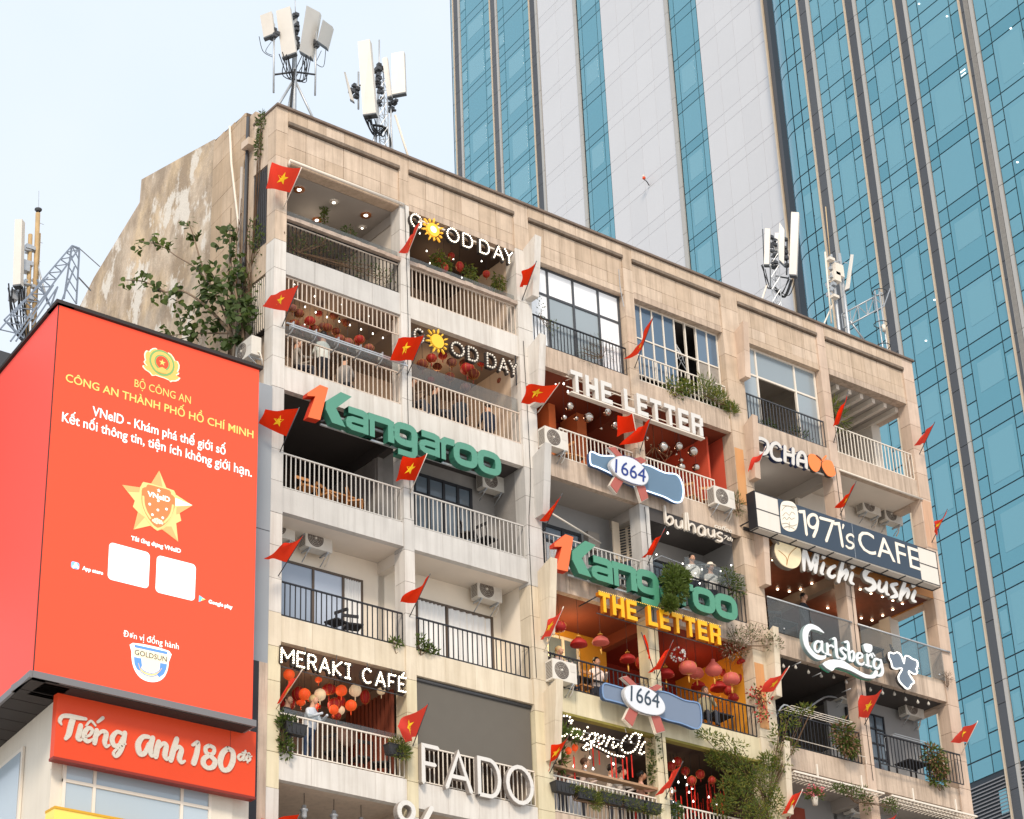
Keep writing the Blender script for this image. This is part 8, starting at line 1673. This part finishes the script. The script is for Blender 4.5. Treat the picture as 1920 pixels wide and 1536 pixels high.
panel(md, [(25.671,2.900,43.698), (25.603,2.700,43.556), (25.170,2.700,42.037), (25.137,2.900,42.040)], (.05, .06, 0)); 
for p, s in (((24.584,2.900,43.087), .13), ((24.900,2.900,42.740), .2), ((24.749,2.900,42.425), .16), ((24.571,2.900,41.564), .13)): MB().box(p[0] - s, p[0] + s, p[1] - .1, p[1] + .1, p[2] - s * (.4 if s < .15 else 1.2), p[2] + s * (.4 if s < .15 else 1.2)).build('equipment_box', METW, md)
MB().tube([(24.468,3.000,43.404), (24.249,2.900,40.410)], .035, 6).build('white_tube', METW, md); MB().tube(ext((24.526,3.000,41.276), (23.912,3.000,40.219)), .03, 5).build('brace', METW, md); MB().tube([(25.375,3.000,43.312), (25.477,2.900,43.252)], .015, 5).build('bracket', METG, md); MB().tube([(24.653,3.000,43.054), (25.270,3.000,43.318)], .03, 5).build('cross_arm', METG, md); MB().tube([(24.434,3.000,42.257), (25.296,3.000,42.603)], .03, 5).build('cross_arm', METG, md); gear(md, (24.599,3.000,42.859), (24.538,3.000,41.538), 12, METG)
q = MB(); a_, b_ = Vector((25.159,3.200,41.203)), Vector((26.255,2.200,41.967)); dz = Vector((0, 0, -.55))
q.tube([a_, b_], .03, 5); q.tube([a_ + dz, b_ + dz], .03, 5)
for i in range(6): p, r__ = a_.lerp(b_, i / 5), a_.lerp(b_, (i + 1) / 5); q.tube([p, p + dz], .018, 4); q.tube([p + dz if i % 2 else p, r__ if i % 2 else r__ + dz], .018, 4)
q.tube([(25.330,3.000,40.906), (26.038,3.000,40.221)], .035, 5); q.build('truss_arm', METG, md)
ld = thing('lattice_post', 'grey lattice post with hoops at the right end of the roof', 'lattice post', (0, 0, 0)); q = MB()
for dx in (0, 10): q.tube([(25.877,2.200,41.923) if dx == 0 else (25.872,2.000,41.864), ((25.839,2.200,39.564)[0] + (0 if dx == 0 else .22), 2.1, 37)], .028, 5)
q.build('post', METG, ld); q = MB()
for (p) in ((26.000,2.100,41.850), (25.863,2.100,40.517), (25.822,2.100,39.616)): q.tube([(p[0] + .25 * math.cos(t), p[1] + .25 * math.sin(t), p[2]) for t in [i * math.pi / 5 for i in range(11)]], .018, 4)
q.build('hoop', METD, ld); p = (25.862,2.000,40.341); MB().lathe([(0, .1), (.07, .1), (.07, -.15), (0, -.15)], p, 10).build('floodlight', METW, ld)
rg = thing('roof_bracket', 'short metal outrigger bracket on the coping left of the tower', 'bracket', (0, 0, 0)); MB().box(7.95, 8.35, .1, .2, 37.68, 37.76).tube([(8.3, .15, 37.75), (10.0, .15, 37.72)], .01, 4).build('bracket_arm', METG, rg)
# antennas and truss behind the billboard
ml = thing('antenna_mast', 'yellow mast with a tall white antenna behind the billboard', 'antenna', (0, 0, 0))
MB().tube([(-4.271,5.000,35.301), (-4.132,5.000,31.392)], .065, 7).build('mast_pole', YP, ml); MB().tube([(-4.134,5.100,34.762), (-4.070,5.100,32.105)], .04, 6).build('mast_pole', YP, ml); MB().tube([(-4.438,5.000,34.563), (-4.310,5.000,31.333)], .06, 6).build('mast_pole', YP, ml); MB().tube([(-4.290,5.000,36.012), (-4.258,5.000,35.340)], .008, 4).build('lightning_rod', METG, ml); p = (-4.267,5.000,35.354); MB().lathe([(.06, 0), (.10, .05), (.10, .08), (0, .08)], p, 10).build('cap', METD, ml)
panel(ml, [(-5.009,4.800,34.723), (-4.894,4.600,34.675), (-4.797,4.600,32.709), (-4.916,4.800,32.736)], (.15, .12, 0)); 
for p, s in (((-4.533,5.000,33.530), .16), ((-4.781,5.000,32.543), .14), ((-4.562,5.000,32.667), .14)): MB().box(p[0] - s * .7, p[0] + s * .7, p[1] - .1, p[1] + .1, p[2] - s, p[2] + s).build('equipment_box', METG, ml)
MB().tube([(-4.679,4.900,33.972), (-4.294,5.000,34.080)], .04, 5).build('bracket', METG, ml); MB().tube([(-4.633,4.900,32.934), (-4.280,5.000,33.026)], .05, 5).build('bracket', METG, ml); gear(ml, (-4.444,5.000,34.226), (-4.282,5.000,31.985), 14, METG); cables(ml, (-4.772,4.800,32.689), (-4.385,5.000,31.309), 9, .4, .02); MB().tube([(-4.176,5.000,33.740), (-3.884,4.800,32.507)], .03, 5).build('brace', METG, ml)
for j, p in enumerate(((-4.219,5.000,35.015), (-4.209,5.000,34.429), (-4.230,5.000,33.837), (-4.218,5.000,33.245))): MB().tube([p, (p[0] + .14, p[1], p[2])], .008, 4).build('step_peg', METG, ml)
tr = thing('roof_truss', 'blue-grey steel truss frame rising behind the billboard', 'truss', (0, 0, 0)); q = MB()
def seg(a, b, r=.02): q.tube([a, b], r * 1.35, 4)
top_ = [(-3.704,4.000,33.954), (-3.515,4.000,33.939)]
seg((-3.704,4.000,33.954), (-3.829,4.000,32.290)); seg((-3.484,4.000,33.950), (-3.472,4.000,32.251)); seg((-3.704,4.000,33.954), (-3.484,4.000,33.950)); seg((-3.704,4.000,33.954), (-5.526,4.000,30.797), .022); seg((-3.513,4.000,33.907), (-5.213,4.000,30.558), .022); seg((-3.484,4.000,33.950), (-1.844,6.000,35.000), .01); seg((-3.461,4.000,33.068), (-2.579,5.000,33.468), .015)
for i in range(12):
    t0 = i / 12; a = Vector((-3.704,4.000,33.954)).lerp(Vector((-5.526,4.000,30.797)), t0); b = Vector((-3.513,4.000,33.907)).lerp(Vector((-5.213,4.000,30.558)), t0); c = Vector((-3.704,4.000,33.954)).lerp(Vector((-5.526,4.000,30.797)), t0 + 1 / 12); seg(a, b, .012); seg(b, c, .012)
for i in range(5):
    t0 = i / 5; a = Vector((-3.704,4.000,33.954)).lerp(Vector((-3.829,4.000,32.290)), t0); b = Vector((-3.484,4.000,33.950)).lerp(Vector((-3.472,4.000,32.251)), t0 + .2); seg(a, b, .012)
seg((-3.588,4.000,33.351), (-3.934,4.000,32.012)); seg((-4.033,4.000,32.575), (-4.246,4.000,31.667)); seg((-4.033,4.000,32.575), (-4.666,4.000,31.209)); seg((-4.156,4.000,32.581), (-5.069,4.000,30.606)); seg((-4.321,4.000,32.766), (-5.432,4.000,31.109)); seg((-5.432,4.000,31.109), (-4.622,4.000,30.596)); seg((-4.378,4.500,32.919), (-4.188,4.000,31.926))
q.build('truss_bars', mat('blue_grey_steel', (.22, .26, .32), .5, metal=.3), tr)
MB().box(-9, -4.0, 3.5, 8, 25, 29.9).build('roof_block', METD, nb)
# cables across the facade
tag(MB().tube(catmull([(11.924,-0.050,36.691), (11.928,-0.060,36.044), (12.016,-0.070,35.430)], 4), .012, 4).build('facade_cable', METG), 'loose white cable hanging between the two glazed top storey windows', 'cable')
tag(MB().tube(catmull([(17.058,0.400,23.781), (17.527,0.400,24.357), (18.254,0.500,24.328), (19.634,0.800,25.152), (20.418,1.000,25.381)], 4), .03, 5).build('drain_hose', METG), 'grey drain hose crossing the dark balcony under the script beer sign', 'hose')

ORD = ['leftmost', 'second', 'third', 'fourth', 'fifth', 'sixth', 'seventh', 'eighth', 'ninth', 'tenth', 'eleventh', 'twelfth', 'thirteenth', 'fourteenth', 'fifteenth', 'sixteenth', 'seventeenth']
def relabel(base):
    """things that look the same are told apart by their order from left to right as seen from the street"""
    L_ = [o for o in bpy.data.objects if o.get('label') == base]; cp = Vector((-26.332, -42.012, 1.6))
    L_.sort(key=lambda o: (o.location - cp).dot(_r) / (o.location - cp).dot(_w))
    for i, o in enumerate(L_): o['label'] = base + ', ' + (ORD[i] if i < 17 else 'far right') + (' of them' if i == 0 else ' from the left')
for b_ in ('small glowing bulb of the upper left cafes, below the white grille', 'small glowing bulb of the upper left cafes, top storey', 'tiny warm ceiling spot above the glass, left room', 'tiny warm ceiling spot above the glass, right room',
           'glowing bulb in the red-ribbon cave beside the vine', 'red ribbon hanging under the bulb script sign', 'small glowing bulb dangling under the bulb script sign'): relabel(b_)
for i, (xa, za, xb, zb_) in enumerate(((4.16, 36.0, 4.2, 26.5), (8.15, 33.0, 8.1, 23.0), (12.27, 29.0, 12.33, 20.5), (20.3, 32.5, 20.36, 22.5))):
    tag(MB().tube(catmull([(xa, -.075, za), (xa + .04, -.085, (za + zb_) / 2 + 1), (xb - .05, -.08, (za + zb_) / 2 - 1), (xb, -.075, zb_)], 4), .009, 4).build('hanging_cable', WIRE), ['thin black cable down the slim pillar between the two sun signs', 'thin black cable down the broad white pier', 'thin black cable down the pillar with the bunched flags', 'thin black cable down the slim pillar between the brush letters'][i], 'cable')
print('objects', len(bpy.data.objects))
